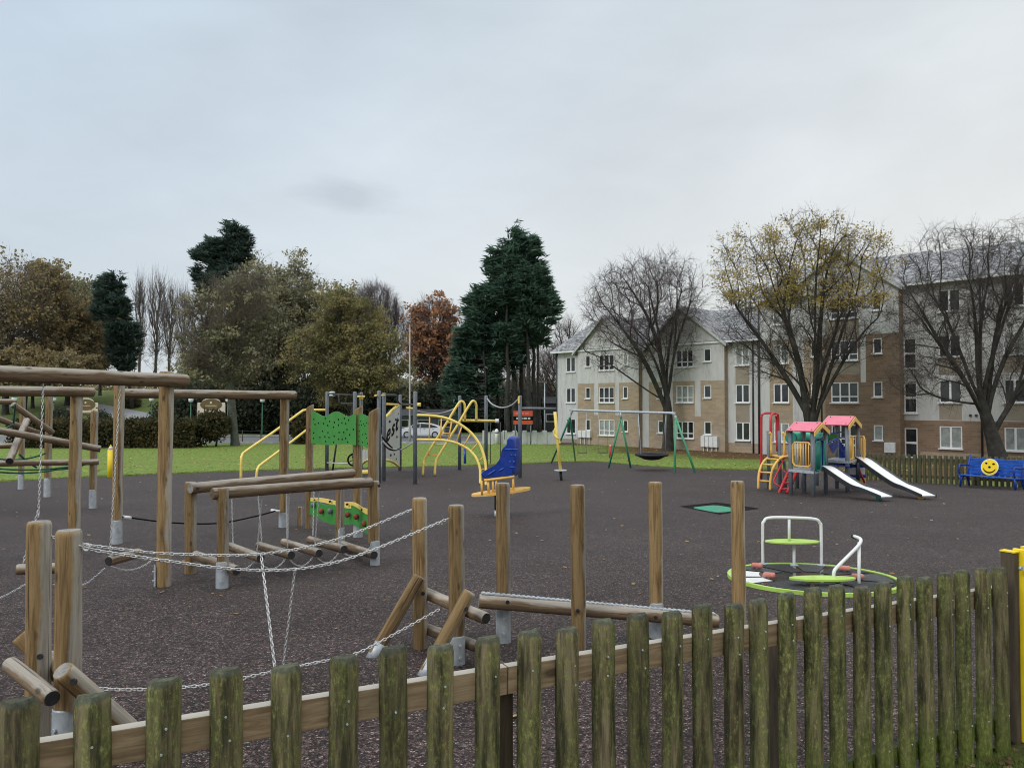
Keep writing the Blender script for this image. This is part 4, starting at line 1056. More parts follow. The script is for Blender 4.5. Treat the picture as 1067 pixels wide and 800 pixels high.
# steering wheel and low bars
wc = P(368.5, 479, 27.0); mb = MB(); ring = [wc+Vector((.20*math.cos(2*math.pi*i/24), 0, .20*math.sin(2*math.pi*i/24))) for i in range(24)]; mb.tube(ring, .032, 8, closed=True)
for k in range(4): mb.tube([wc, wc+Vector((.19*math.cos(k*math.pi/2+.4), 0, .19*math.sin(k*math.pi/2+.4)))], .016, 6)
mb.build('steering_wheel', M['black'], CF); pbar(wc, P(370, 479, 27.5), .03, 'axle', 'dgrey')
pbar(P(341, 482, 28.4), P(367, 483, 27.5), .022, 'low_bar', 'pale'); pbar(P(350.5, 462, 28), P(346.5, 491, 28.6), .035, 'strut', 'dgrey')
pbar(P(345, 495, 26), P(355, 495, 26), .02, 'low_bar', 'galv') if False else None
mb = MB(); mb.bbox(P(380, 491.5, 25.6), (.40, .3, .10), .02); mb.build('yellow_step', M['yellow'], CF)
# white climbing panels with yellow lips
def poly_panel(pts, Y, ext, nm, mt):
    mb = MB(); mb.prism([P(x, y, yy) for x, y, yy in pts], ext); return mb.build(nm, M[mt], CF)
pts = [(400.8, 436, 26.4), (404, 433, 27.2), (408, 428.5, 28.5), (415.6, 423, 31.3), (415.6, 485, 31.3), (410, 480.5, 29.2), (405, 478.5, 27.5), (400.8, 479, 26.4)]
mb = MB(); V = [P(x, y, yy) for x, y, yy in pts]; e = Vector((.035, .02, 0)); pn = None
mb.prism([v for v in V], e); pn = mb.build('climbing_panel', M['pale'], CF)
bar([P(401, 435, 26.3), P(405, 431.5, 27.5), (P(409, 427, 28.9)), P(415.8, 421.5, 31.2)], .055, CF, 'yellow_lip', 'yellow', smooth=4)
bar([P(401, 479.5, 26.3), P(405, 479.5, 27.5), P(410, 481.5, 29.2), P(415.8, 486, 31.2)], .05, CF, 'yellow_lip', 'yellow', smooth=4)
mb = MB(); mb.prism([P(376.5, 469, 29.5), P(383, 468, 27), P(383, 479, 27), P(376.5, 483, 29.5)], (.03, .02, 0)); mb.build('climbing_panel', M['pale'], CF)
bar([P(376.5, 484, 29.4), P(380, 481, 28), P(384, 478.5, 26.8)], .045, CF, 'yellow_lip', 'yellow', smooth=4)
# lettering on the panel
fc = bpy.data.curves.new('t', 'FONT'); fc.body = 'est'; fc.size = 1.0; fc.extrude = .008; fc.offset = .014; fc.space_character = 1.3; fc.shear = .3; ft_ = bpy.data.objects.new('t', fc)
COL.objects.link(ft_); bpy.context.view_layer.update(); me = bpy.data.meshes.new_from_object(ft_.evaluated_get(bpy.context.evaluated_depsgraph_get())); bpy.data.objects.remove(ft_)
Aq = P(401.2, 461, 26.5); Bq = P(414.2, 446, 30.6); Tq = P(401.2, 447, 26.5)
ux = (Bq-Aq); uy = (Tq-Aq); nz = ux.cross(uy).normalized()
xsv = [v.co.x for v in me.vertices]; ysv = [v.co.y for v in me.vertices]; x0, x1 = min(xsv), max(xsv); y1 = max(ysv)
base_off = -Vector((.012, .0, 0))
for v in me.vertices:
    q = Aq+ux*((v.co.x-x0)/(x1-x0))+uy*(v.co.y/y1)+nz*(v.co.z+.05); v.co = q-CF.location
me.materials.clear(); me.materials.append(M['black']); lo = bpy.data.objects.new('lettering', me); COL.objects.link(lo); lo.parent = CF
for (px, py, yy) in ((404.5, 439, 27.3), (411, 437, 29.5), (412, 455, 30.0), (404.5, 466, 27.4), (409, 473, 29), (411, 478, 29.8), (405.5, 474, 27.7), (413, 431, 30.6)):
    q = P(px, py, yy)+Vector((.05, -.02, 0)); mb = MB(); mb.ell(q, (.05, .05, .05), 8, 6); mb.build('climbing_hold', M['dgrey'], CF)
# rope net
for pts, mt in (([(399, 459), (404, 465), (411, 468), (418, 468), (424, 465), (429.5, 461)], 'ropeg'), ([(400, 463), (405, 467.5), (411, 469), (418, 467)], 'black'), ([(398, 455), (404, 462), (409, 467)], 'black')):
    bar([P(x, y, 26+(i*.0)) for i, (x, y) in enumerate(pts)], .03, CF, 'rope', mt, 6, smooth=4)
# rope between posts toward the right frame
bar(smooth_path([P(433, 428, 25), P(447, 430.5, 27), P(458, 430.5, 29), P(468, 428, 30.5), P(478.5, 423, 32)], 4), .025, CF, 'rope', 'ropeg', 6)
# yellow entry rails at the left
for pts in ([(251, 501, 26), (251.3, 479, 26), (252.3, 474.5, 26.1), (256, 470, 26.3), (285, 450, 27.3), (313, 429.5, 28.1), (316.5, 427.5, 28.3), (321, 427, 28.4), (341, 427, 28.5)],
            [(267, 501, 26), (267.7, 491, 26), (269, 487, 26.1), (273, 483, 26.3), (298, 464.5, 27.3), (322, 446, 28.1), (331, 440, 28.4), (341, 438, 28.5)]):
    bar([P(*q) for q in pts], .043, CF, 'ladder_rail', 'yellow', 10, smooth=4)
# arched ladder
Aout = [(434, 432.5, 25), (444, 432.7, 25), (453.5, 433.5, 25), (465, 435.7, 25), (478, 441.3, 25), (491, 451, 25), (500.6, 464.5, 24.9), (505.5, 480, 24.8), (506.5, 495, 24.7), (506.3, 507, 24.6)]
Bin = [(434, 457.8, 25.0), (444, 458, 25), (455, 458.2, 25), (465, 459, 25), (476, 461.7, 25), (487.6, 467.7, 25), (495.8, 476.3, 24.9), (500, 487.4, 24.8), (500.4, 496, 24.7), (500.4, 504, 24.6)]
bar([P(*q) for q in Aout], .045, CF, 'ladder_rail', 'yellow', 10, smooth=4); bar([P(*q) for q in Bin], .042, CF, 'ladder_rail', 'yellow', 10, smooth=4)
for a, b in (((447.7, 433), (447.3, 458)), ((460, 434.5), (459, 458.3)), ((471, 438), (467, 459.3)), ((481.5, 443.5), (475.3, 461.5)), ((490.8, 451), (483, 465.3)), ((498.3, 461), (490.5, 470)), ((504, 475), (498.3, 481.5)), ((506, 488), (500, 490))):
    pbar(P(*a, 25), P(*b, 25), .022, 'rung', 'yellow2')
# ------------------------------------------------------------ 12. right-hand climbing frame
CR = thing('climbing_frame', 'grey-posted frame with two looped yellow ladder rails and sagging rope', 'climbing frame', AT(510, 29))
for px, yt, Y in ((479, 412, 32), (506.5, 412, 29.5), (541.8, 412, 27.6)):
    b, t = AT(px, Y), P(px, yt, Y); mb = MB(); mb.tube([b-up*.1, t-up*.03, t-up*.008, t], [.07, .07, .055, .02], 14); mb.build('post', M['grey'], CR)
for pts in ([(440.6, 495.5), (441.2, 483), (443, 476.5), (455, 457), (467, 438), (477, 421.5), (481, 418), (484, 421), (484.5, 428), (484.5, 438)],
            [(453, 495.5), (453.6, 483), (456, 476.5), (467, 458.5), (479, 439), (490, 420.5), (493.6, 417.8), (496, 421), (496.3, 428), (496.3, 438)]):
    bar([P(x, y, 28.5+.06*i) for i, (x, y) in enumerate(pts)], .046, CR, 'ladder_rail', 'yellow', 10, smooth=4)
for k in range(5):
    t = k/4; pa = (444.5+t*28, 474-t*45); pb = (457.5+t*28, 474-t*45); bar([P(*pa, 28.7), P(*pb, 28.7)], .02, CR, 'rung', 'yellow2', 8) if k < 4 else None
bar([P(482, 438, 29.2), P(517, 438.5, 29.2)], .055, CR, 'cross_rail', 'yellow'); disc(P(518, 438.5, 29.2), .075, .14, 'end_cap', 'white', CR, Vector((1, 0, 0)))
bar(smooth_path([P(507, 414.5, 29.5), P(512, 420.5, 29.2), P(519, 424, 28.9), P(526, 424.5, 28.6), P(534, 421.5, 28), P(541, 415, 27.7)], 4), .03, CR, 'rope', 'ropeg', 6)
bar([P(541.8, 425.3, 27.6), P(579.5, 425.8, 27.8)], .05, CR, 'top_bar', 'grey')
mb = MB(); mb.box(P(540.5, 416.5, 27.48), (.06, .06, .25)); mb.build('yellow_bracket', M['yellow'], CR)
for px, y0, y1 in ((511, 440, 483), (521.5, 440, 483), (526, 425, 458)): bar([P(px, y0, 29), P(px, y1, 29)], .015, CR, 'hanging_rope', 'dgrey', 6)
bar([P(582.5, 425.8, 27.8)-Vector((.1, 0, 0)), AT(580.5, 27.85)], .045, CR, 'post', 'grey') if False else None

# ------------------------------------------------------------ 13. pencil posts
def pencil(px, ytop, ybase, mt, label, rr=.085):
    b = G(px, ybase); t = P(px, ytop, b.y); h = t.z-b.z; root = thing('pencil_post', label, 'post', b, 'pencil-shaped posts round the playground')
    r = rr; mb = MB(); mb.tube([b-up*.1, b+up*h*.84], r, 6); mb.build('shaft', M[mt], root)
    mb = MB(); mb.tube([b+up*h*.84, b+up*h*.95], [r*.98, r*.35], 6); mb.build('sharpened_end', M['cream'], root)
    mb = MB(); mb.tube([b+up*h*.95, b+up*h], [r*.35, .005], 6); mb.build('pencil_lead', M[mt], root); return root
pencil(115, 463, 497.5, 'gate', 'yellow pencil-shaped post on grass edge by the tall log posts', .105)
pencil(636, 462.5, 477, 'red', 'red pencil-shaped post on the grass behind the swings', .085)
pencil(484.5, 464, 483, 'blue', 'blue pencil-shaped post behind the arched yellow ladder', .075)

# ------------------------------------------------------------ 14. blue seat on rocking yellow platform
bs = G(519, 538); SE = thing('rocker_seat', 'blue bucket seat on yellow railed platform above black spring post', 'rocker', bs); Ys = bs.y
ol = [(506, 497.5), (504, 493), (507, 490), (513, 487), (519, 483.5), (523, 478.5), (525.3, 473), (525.6, 468.5), (527.5, 465), (530.5, 462.5), (532.3, 460), (532, 456.5), (533.5, 454.3), (536.5, 454), (539.5, 456), (540.3, 460.5), (540.8, 467.5), (540.2, 478), (538.5, 489), (537.3, 495.5), (530, 496.3), (518, 497.2)]
# bulging shell: outer outline narrowed at both sides
layers = [(-.26, .90), (-.22, .98), (-.10, 1.0), (.10, 1.0), (.22, .98), (.26, .90)]; C0 = P(527, 480, Ys); o3 = [P(x, y, Ys) for x, y in ol]; n = len(o3); vs = []; fs = []
sd_ = Vector((.25, .97, 0))
for off, sc in layers:
    for q in o3: vs.append(C0+(q-C0)*sc+sd_*off)
for i in range(len(layers)-1):
    for j in range(n): fs.append((i*n+j, i*n+(j+1) % n, (i+1)*n+(j+1) % n, (i+1)*n+j))
fs.append(list(range(n))[::-1]); fs.append([(len(layers)-1)*n+j for j in range(n)])
mb = MB(); mb._add(vs, fs, 0, True); shell = mb.build('seat_shell', M['blue'], SE)
for i in (-1, -2): shell.data.polygons[i].use_smooth = False
for (a, b) in (((526, 468), (540, 468.3)), ((531, 486.5), (537, 486.5)), ((519.5, 490.5), (525, 487.5)), ((507, 495.5), (516, 489.5))):
    bar([P(*a, Ys-.26), P(*b, Ys-.26)], .013, SE, 'moulded_rib', 'bluep', 8)
mb = MB()
for (x, y) in ((533, 474), (537, 474), (531.5, 481), (535.5, 481)): mb.ell(P(x, y, Ys-.262), (.022, .012, .018), 8, 6)
mb.build('harness_slot', M['bluep'], SE)
for dy in (-.28, .28): bar([P(504.5, 500.5, Ys+dy), P(536, 496.5, Ys+dy)], .024, SE, 'tray_rail', 'yellow2')
mb = MB(); mb.prism([P(504.5, 499, Ys-.28), P(536, 495.5, Ys-.28), P(536, 498, Ys-.28), P(504.5, 501.5, Ys-.28)], (0, .56, 0)); mb.build('seat_tray', M['yellow2'], SE)
for x, y0, y1 in ((501.8, 501, 515), (508.7, 501, 514), (513.5, 500.5, 513.5), (517, 500, 513), (534.5, 497, 512)): bar([P(x, y0, Ys-.26), P(x+.5, y1, Ys-.24)], .024, SE, 'tray_strut', 'yellow2', 8)
pc = P(522, 513.5, Ys); pe = (P(553, 509.8, Ys)-P(491.5, 516.8, Ys)); mb = MB(); n = 26; ring = []
un = pe.normalized(); wn = Vector((0, 1, 0)); hx = pe.length/2
for j in range(n):
    t = 2*math.pi*j/n; cx = math.copysign(abs(math.cos(t))**1.25, math.cos(t)); ring.append(pc+un*hx*cx+wn*.34*math.sin(t))
mb.prism(ring, up*.05); mb.build('foot_platform', M['yellow2'], SE)
mb = MB(); t0_ = P(517.5, 515, Ys); b0_ = Vector((t0_.x, Ys, bs.z+.13)); mb.tube([t0_, b0_], .045, 12); mb.build('spring_post', M['rubber'], SE)
mb = MB(); mb.tube([b0_, Vector((t0_.x, Ys, bs.z-.05))], [.05, .05], 12); mb.build('post_base', M['galv'], SE)

# ------------------------------------------------------------ 15. spinner pole
sb = G(585, 500.5); SP = thing('spinner_pole', 'thin leaning yellow spinner pole with round footplate', 'spinner', sb)
bar([P(578.2, 429, sb.y), P(580.5, 455, sb.y), P(584, 490, sb.y)], .055, SP, 'pole', 'yellow')
bar([P(579.5, 445, sb.y), P(577.6, 449, sb.y), P(577.8, 453, sb.y), P(580.5, 456, sb.y-.05), P(582.5, 458.5, sb.y), P(583.5, 462, sb.y)], .035, SP, 'hand_loop', 'yellow', 8, smooth=4)
disc(P(584, 490, sb.y), .22, .04, 'footplate', 'galv', SP); bar([P(584, 490, sb.y), sb-up*.05], .05, SP, 'pole_base', 'rubber')

# ------------------------------------------------------------ 16. swings
SW = thing('swings', 'green-legged swing frame with grey top bar behind timber posts', 'swing frame', G(640, 487))
zt = [P(598, 427.3, 35), P(647, 429, 33), P(699, 430.3, 31)]
lb_ = [G(574, 482.6), G(599.6, 480.6)]; mb_b = [G(633.8, 487.7), G(657.5, 487.7)]; rb_ = [G(703, 492.7), G(725, 492.7)]
apL, apM, apR = P(594, 435.5, 35.2), P(647, 436, 33), P(704, 436, 30.9)
bar([apL, P(594.7, 431.5, 35.2), P(596.3, 428.6, 35.1), zt[0], zt[1], zt[2], P(702, 431.8, 30.95), P(703.8, 434, 30.9), apR], .05, SW, 'top_bar', 'galv', 12, smooth=3)
for ap, bs2 in ((apL, lb_), (apM, mb_b), (apR, rb_)):
    for q in bs2: bar([ap+up*.04, q-up*.05], .045, SW, 'leg', 'swing', 12)
bar([zt[1], apM], .05, SW, 'joint_tube', 'galv')
# basket seat on chains and two child seats (hung from the bar: things of their own)
bk = P(679, 473.6, 31.8); BS = thing('basket_swing', 'black round basket seat hanging on chains under the swing bar', 'swing seat', bk)
mb = MB(); n = 24; rr2 = .64; ring = [bk+Vector((rr2*math.cos(2*math.pi*i/n), rr2*math.sin(2*math.pi*i/n), 0)) for i in range(n)]; mb.tube(ring, .055, 8, closed=True); mb.build('rim', M['rubber'], BS)
mb = MB(); vs = []; fs = []
for i, (q, z) in enumerate(((1, 0), (.8, -.10), (.5, -.19), (.2, -.22), (.02, -.22))):
    for j in range(n): vs.append(bk+Vector((rr2*q*math.cos(2*math.pi*j/n), rr2*q*math.sin(2*math.pi*j/n), z)))
for i in range(4):
    for j in range(n): fs.append((i*n+j, i*n+(j+1) % n, (i+1)*n+(j+1) % n, (i+1)*n+j))
mb._add(vs, fs, 0, True); mb.build('net', M['rubber'], BS)
for px, dx, dy in ((665, -.5, -.35), (665, -.5, .35), (694, .5, -.35), (694, .5, .35)):
    bar([on_line(zt[1], zt[2], px), bk+Vector((dx, dy, .03))], .011, BS, 'chain', 'galv', 5)
for px, lab in ((606.5, 'left small flat swing seat hanging on two chains'), (628, 'right small flat swing seat hanging on two chains')):
    q = P(px, 471.5, 34.3); t = thing('child_swing', lab, 'swing seat', q, 'small flat swing seats'); mb = MB(); mb.bbox(q, (.44, .17, .03), .01); mb.build('seat', M['dgrey'], t)
    for d in (-.2, .2):
        k = on_line(zt[0], zt[1], px+d*FPX/34.3); bar([Vector((k.x, k.y, k.z-.04)), q+Vector((d, 0, 0))], .009, t, 'chain', 'galv', 5)

# ------------------------------------------------------------ 17. in-ground trampoline
tq = [G(707.5, 528), G(747, 524), G(792, 530.3), G(750, 536.5)]; tc_ = sum(tq, Vector())/4
TR = thing('ground_trampoline', 'sunken trampoline with green mat and black rubber surround set flush in the ground', 'trampoline', tc_)
mb = MB(); vs = [q+Vector((0, 0, .018)) for q in tq]; i_ = [tc_+(q-tc_)*.86+Vector((0, 0, .018)) for q in tq]; lo_ = [q-up*.003 for q in i_]
mb._add(vs+i_, [(k, 4+k, 4+(k+1) % 4, (k+1) % 4) for k in range(4)]); mb._add(i_+lo_, [(k, 4+k, 4+(k+1) % 4, (k+1) % 4) for k in range(4)])
mb._add([q-up*.002 for q in lo_], [(0, 3, 2, 1)]); mb.build('surround', M['black'], TR)
mb = MB(); u_ = (tq[3]-tq[0]); v_ = (tq[1]-tq[0]); ring = []
for k in range(28):
    t = 2*math.pi*k/28; c, s_ = math.cos(t), math.sin(t); f = 1/((abs(c)**5+abs(s_)**5)**.2); ring.append(tc_+u_*.5*.66*c*f+v_*.5*.66*s_*f+up*.018-Vector((.12,.26,0)))
mb.prism(ring, up*.012); mb.build('mat', M['tram'], TR)

# ------------------------------------------------------------ 18. roundabout
rc = AT(844.5, 8.85); RA = thing('roundabout', 'flush roundabout with lime green rim, white tubular hoops and salmon pads', 'roundabout', rc)
def deckz(x, y): return terr(x, y)
def rpt(r, a, z=0): 
    x, y = rc.x+r*math.cos(a), rc.y+r*math.sin(a); return Vector((x, y, deckz(x, y)+z))
def ringmesh(r0, r1, z0, z1, nm, mt, n=64):
    mb = MB(); vs = []
    for (r, z) in ((r0, z0), (r0, z1), (r1, z1), (r1, z0)): vs += [rpt(r, 2*math.pi*j/n, z) for j in range(n)]
    mb._add(vs, [(a*n+j, a*n+(j+1) % n, b*n+(j+1) % n, b*n+j) for a, b in ((0, 1), (1, 2), (2, 3)) for j in range(n)], 0, False); return mb.build(nm, M[mt], RA)
m_, nt_, b_ = newmat('wet_deck'); vv = wcoord(nt_); ff = noise(nt_, vv, 6, 4); nt_.links.new(ramp(nt_, ff, [(.35, (.02, .022, .023)), (.7, (.06, .063, .062))]), b_.inputs['Base Color']); b_.inputs['Roughness'].default_value = .13; b_.inputs['Metallic'].default_value = .3; M['deck'] = m_
ringmesh(.885, .935, .0, .05, 'rim', 'lime'); ringmesh(0.001, .885, .0, .042, 'deck', 'deck')
for a0_, a1_, r0_, r1_, mt_ in ((20, 52, .30, .84, 'rubber'), (58, 84, .34, .84, 'dgrey'), (90, 118, .30, .84, 'rubber'), (124, 144, .40, .84, 'dgrey'), (210, 246, .28, .84, 'rubber'), (252, 286, .35, .84, 'dgrey'), (292, 330, .28, .84, 'rubber'), (336, 372, .4, .84, 'dgrey')):
    mb = MB(); n = 8; vs = []
    for r in (r0_, r1_): vs += [rpt(r, R(a0_+(a1_-a0_)*j/n), .0465) for j in range(n+1)]
    mb._add(vs, [(j, j+1, n+2+j, n+1+j) for j in range(n)]); mb.build('deck_panel', M[mt_], RA)
for a_b in range(0, 360, 24): disc(rpt(.91, R(a_b+8), .052), .012, .006, 'rim_bolt', 'galv', RA)
for a0_, a1_ in ((150, 178), (184, 204)):
    mb = MB(); n = 8; vs = []
    for r in (.58, .87):
        vs += [rpt(r, R(a0_+(a1_-a0_)*j/n), .046) for j in range(n+1)]
    mb._add(vs, [(j, j+1, n+2+j, n+1+j) for j in range(n)]); mb.build('white_segment', M['white'], RA)
for (px, py, rz) in ((789, 596, -.5), (801.5, 606.5, -.45), (880, 599, -.35), (894, 608, -.2)):
    g_ = G(px, py); g_.z += .085; mb = MB(); mb.bbox(g_, (.13, .085, .05), .018, rot=Matrix.Rotation(rz, 3, 'Z')); mb.build('pad', M['pad'], RA)
    mb = MB(); mb.tube([g_-up*.01, g_-up*.05], .02, 8); mb.build('pad_stem', M['galv'], RA)
hl, hr = G(795, 591), G(856, 592.5); hY = (hl.y+hr.y)/2; zt_ = P(825, 540, hY).z
bar([hl, Vector((hl.x, hl.y, zt_-.12)), Vector((hl.x+.015, hl.y, zt_-.05)), Vector((hl.x+.08, hl.y, zt_-.0)), Vector(((hl.x+hr.x)/2, hY, zt_+.01)), Vector((hr.x-.08, hr.y, zt_-.0)), Vector((hr.x-.015, hr.y, zt_-.05)), Vector((hr.x, hr.y, zt_-.12)), hr], .019, RA, 'hoop', 'white', 12, smooth=5)
for q in (hl, hr, G(827.5, 592.5)): disc(q+up*.047, .05, .012, 'flange', 'galv', RA)
zs = P(825, 563.5, hY).z
bar([P(822.3, 541, hY), P(822.3, 563, hY)], .017, RA, 'hoop_stem', 'white'); bar([Vector((P(827.3, 565, hY).x, hY, zs)), G(827.5, 592.5)], .019, RA, 'hoop_stem', 'white')
cs_ = Vector((P(825.5, 563, hY).x, hY, zs)); ring = [cs_+Vector((.34*math.cos(t), .15*math.sin(t), -.012)) for t in [2*math.pi*i/32 for i in range(32)]]
mb = MB(); mb.prism(ring, up*.014); mb.build('shelf', M['lime'], RA)
hY2 = 8.25; z2 = P(895, 561, hY2).z
q1 = G(868.5, 612); q2 = G(895, 612)
bar([q1, P(868.6, 600, q1.y), P(869.3, 595, q1.y), P(872.5, 590.5, q1.y+.02), P(892, 571, q1.y+.1), P(896, 566, q1.y+.14), P(897, 562.8, q1.y+.2), P(895.5, 560.6, q1.y+.25), P(890, 558.5, q1.y+.35)], .019, RA, 'handle', 'white', 12, smooth=4)
bar([P(895.3, 565, q1.y+.15), q2], .018, RA, 'handle_post', 'white'); bar([P(892, 559.5, q1.y+.33), P(888.5, 558, q1.y+.38)], .026, RA, 'grip', 'rubber')
cs_ = G(857, 613)+up*.10; ring = [cs_+Vector((.36*math.cos(t), .11*math.sin(t), 0)) for t in [2*math.pi*i/32 for i in range(32)]]; mb = MB(); mb.prism(ring, up*.02); mb.build('low_seat', M['lime'], RA)
for dx in (-.2, .2): disc(cs_+Vector((dx, 0, -.03)), .02, .08, 'seat_leg', 'galv', RA)
# ------------------------------------------------------------ 19. play tower unit
PH = thing('play_tower', 'toddler play unit with two pink gabled roofs, yellow arch ladder and colourful railings', 'play unit', AT(855, 21))
def V3(x, y, z=0): return Vector((x, y, z))
T1 = [V3(7.44, 20.6), V3(7.80, 20.0), V3(8.50, 20.9), V3(8.14, 21.5)]
sh = V3(9.30, 21.4)-T1[1]; T2 = [q+sh for q in T1]
gz = terr(8, 20.6)
zpl = P(835, 489.5, 20.3).z; zev = P(833, 449.5, 20.1).z; zrd = P(841, 440.2, 20.6).z
zev2 = P(870, 443, 21.6).z; zrd2 = P(878, 434, 22).z; zpl2 = P(893, 478, 22.2).z
def tpost(q, ztop, par=PH, r=.055):
    mb = MB(); b = V3(q.x, q.y, terr(q.x, q.y)); mb.tube([b-up*.1, V3(q.x, q.y, ztop)], r, 10); return mb.build('post', M['grey'], par)
for q in T1: tpost(q, zev+.02)
for q in T2: tpost(q, zev2+.02)
for q in ((8.9, 23.6), (9.6, 24.3), (8.5, 23.0), (10.6, 23.4)): tpost(V3(*q), zpl+.3)
def deck(T, z, nm='platform'):
    c = sum(T, Vector())/4; pts = [c+(q-c)*1.12 for q in T]; mb = MB(); mb.prism([V3(q.x, q.y, z-.07) for q in pts], up*.07); return mb.build(nm, M['galv'], PH)
deck(T1, zpl); deck(T2, zpl2)
def roof(T, ze, zr, nm='roof'):
    c = sum(T, Vector())/4; f = [c+(q-c)*1.22 for q in T]  # f0-f1 front eave, f3-f2 back eave, ridge parallel
    rl_, rr_2 = (f[0]+f[3])/2, (f[1]+f[2])/2
    A = [V3(f[0].x, f[0].y, ze), V3(f[1].x, f[1].y, ze), V3(rr_2.x, rr_2.y, zr), V3(rl_.x, rl_.y, zr), V3(f[3].x, f[3].y, ze), V3(f[2].x, f[2].y, ze)]
    mb = MB(); th = .022
    for (a, b, c2, d) in ((0, 1, 2, 3), (3, 2, 5, 4)):
        pl = [A[a], A[b], A[c2], A[d]]; nn = (pl[1]-pl[0]).cross(pl[2]-pl[0]).normalized(); mb.prism(pl, nn*th)
    ro = mb.build(nm, M['pink'], PH)
    for (e, rd, e2) in ((1, 2, 5), (0, 3, 4)):
        od = (A[1]-A[0]).normalized()*(.012 if e == 1 else -.012)
        mb = MB()
        for s in (e, e2):
            a, b = A[s]+od, A[rd]+od; w_ = up*-.12; mb.prism([a, b, b+w_, a+w_*1.0], od*1.6)
        mb.build('barge_board', M['yellow2'], ro) if False else mb.build('barge_board', M['yellow2'], PH)
    mb = MB()
    for t in (.12, .88):
        for s in (.15, .85):
            q = A[0].lerp(A[1], t).lerp(A[3].lerp(A[2], t), s)+V3(-.01, -.03, .02); mb.ell(q, (.016, .016, .016), 6, 4)
    mb.build('roof_bolt', M['black'], PH)
roof(T1, zev, zrd); roof(T2, zev2, zrd2)
def rail_panel(a, b, z0, z1, mt, nm='railing', bars=6, r=.017, rr=.03):
    a = V3(a.x, a.y); b = V3(b.x, b.y); d = b-a; L = d.length; e = min(.08, L*.15)/L
    mb = MB(); loop = [a.lerp(b, e)+up*z0, a+up*(z0+.08), a+up*(z1-.08), a.lerp(b, e)+up*z1, a.lerp(b, 1-e)+up*z1, b+up*(z1-.08), b+up*(z0+.08), a.lerp(b, 1-e)+up*z0]
    mb.tube(loop, rr*.75, 8, closed=True)
    for k in range(bars):
        q = a.lerp(b, (k+1)/(bars+1)); mb.tube([q+up*z0, q+up*z1], r, 6)
    return mb.build(nm, M[mt], PH)
zt1 = P(835, 461, 20.2).z; ins = lambda a, b, t0, t1: (a.lerp(b, t0), a.lerp(b, t1))
a, b = ins(T1[0], T1[1], .10, .94); rail_panel(a, b, P(835, 486, 20.2).z, zt1, 'yellow2', bars=6, r=.016)
# lattice of coloured bars seen behind the yellow railing
a, b = ins(T1[3], T1[2], .1, .5); rail_panel(a, b, zpl+.04, zt1, 'red', bars=4); a, b = ins(T1[3], T1[2], .55, .95); rail_panel(a, b, zpl+.04, zt1, 'blue', bars=3)
# teal boards and railings on the right flank
a, b = ins(T1[1], T1[2], .04, .42); mb = MB(); mb.prism([a+up*(zpl-.07), b+up*(zpl-.07), b+up*(zt1-.01), a+up*(zt1-.01)], V3(.03, -.02)); mb.build('side_board', M['teal'], PH)
a, b = ins(T1[1]+V3(.04, -.03), T1[2]+V3(.04, -.03), .03, .45); rail_panel(a, b, zpl, zt1+.02, 'teal', bars=5)
a, b = ins(T1[1], T1[2], .86, .99); rail_panel(a, b, zpl, zt1+.02, 'teal', bars=2)
# bridge between the towers
B0 = T1[2]; B1 = T2[0]; n_ = 7; mb = MB()
bdv = (B1-B0); bs_ = V3(.35, .47)
for k in range(n_):
    t = (k+.5)/n_; q = B0+bdv*t+bs_; z = zpl+(zpl2-zpl)*t-.05*math.sin(math.pi*t); mb.bbox(V3(q.x, q.y, z+.01), (.10, .95, .03), .005, rot=Matrix.Rotation(math.atan2(bdv.y, bdv.x), 3, 'Z') @ Matrix.Rotation(.0, 3, 'Z'))
mb.build('bridge_tread', M['blue'], PH)
rail_panel(B0+V3(.03, -.03), B0.lerp(B1, .48), zpl-.02, zt1+.04, 'teal', bars=5); rail_panel(B0.lerp(B1, .55), B1, zpl+.05, zt1+.14, 'blue', bars=3)
mb = MB(); mb.prism([P(863.5, 463, 21.2), P(873, 458.5, 21.6), P(874, 464, 21.6), P(868, 472, 21.4)], (0, .03, 0)); mb.build('blue_board', M['blue'], PH)
bar([P(849, 461, 20.8), P(856, 455.5, 21.2), P(863, 452, 21.5), P(884, 449, 22.2)], .02, PH, 'bridge_rope', 'blue', 8); bar([P(861, 462, 21), P(872, 457, 21.3), P(883, 454, 21.8)], .022, PH, 'bridge_rope', 'blue', 8)
mb = MB(); mb.prism([P(863, 451.5, 22.4), P(873, 451.5, 22.5), P(873, 459, 22.5), P(863, 459, 22.4)], (0, .04, 0)); g_ = mb.build('game_board', M['green'], PH)
# crawl tunnel
tcn = [P(824, 456, 21.4), P(841, 456, 21.9), P(859, 456.5, 22.4)]; mb = MB(); mb.tube(tcn, .155, 20); mb.build('crawl_tunnel', M['mint'], PH)
mb = MB()
for t in (0, 1): 
    q = tcn[0].lerp(tcn[2], t); d = (tcn[2]-tcn[0]).normalized(); mb.tube([q-d*.015, q+d*.015], .17, 20)
mb.build('tunnel_flange', M['teal'], PH)
# yellow guard rails on tower two
a, b = ins(T2[1], T2[2], .12, .52); rail_panel(a, b, zpl2+.03, P(888, 454.5, 21.6).z, 'yellow2', bars=3)
XY = lambda px, Y: V3((px-533.5)/FPX*Y, Y)
rail_panel(XY(886, 21.9), XY(893, 22.4), zpl2+.03, P(888, 454.5, 22).z, 'yellow2', bars=2); rail_panel(XY(893.5, 22.5), XY(900.5, 22.1), zpl2+.03, P(896, 454.5, 22.3).z, 'yellow2', bars=3)
rail_panel(T2[1]+V3(.48, -.06), T2[1]+V3(.72, -.75), zpl2+.02, P(884, 456, 21.6).z, 'yellow2', bars=3) if False else None
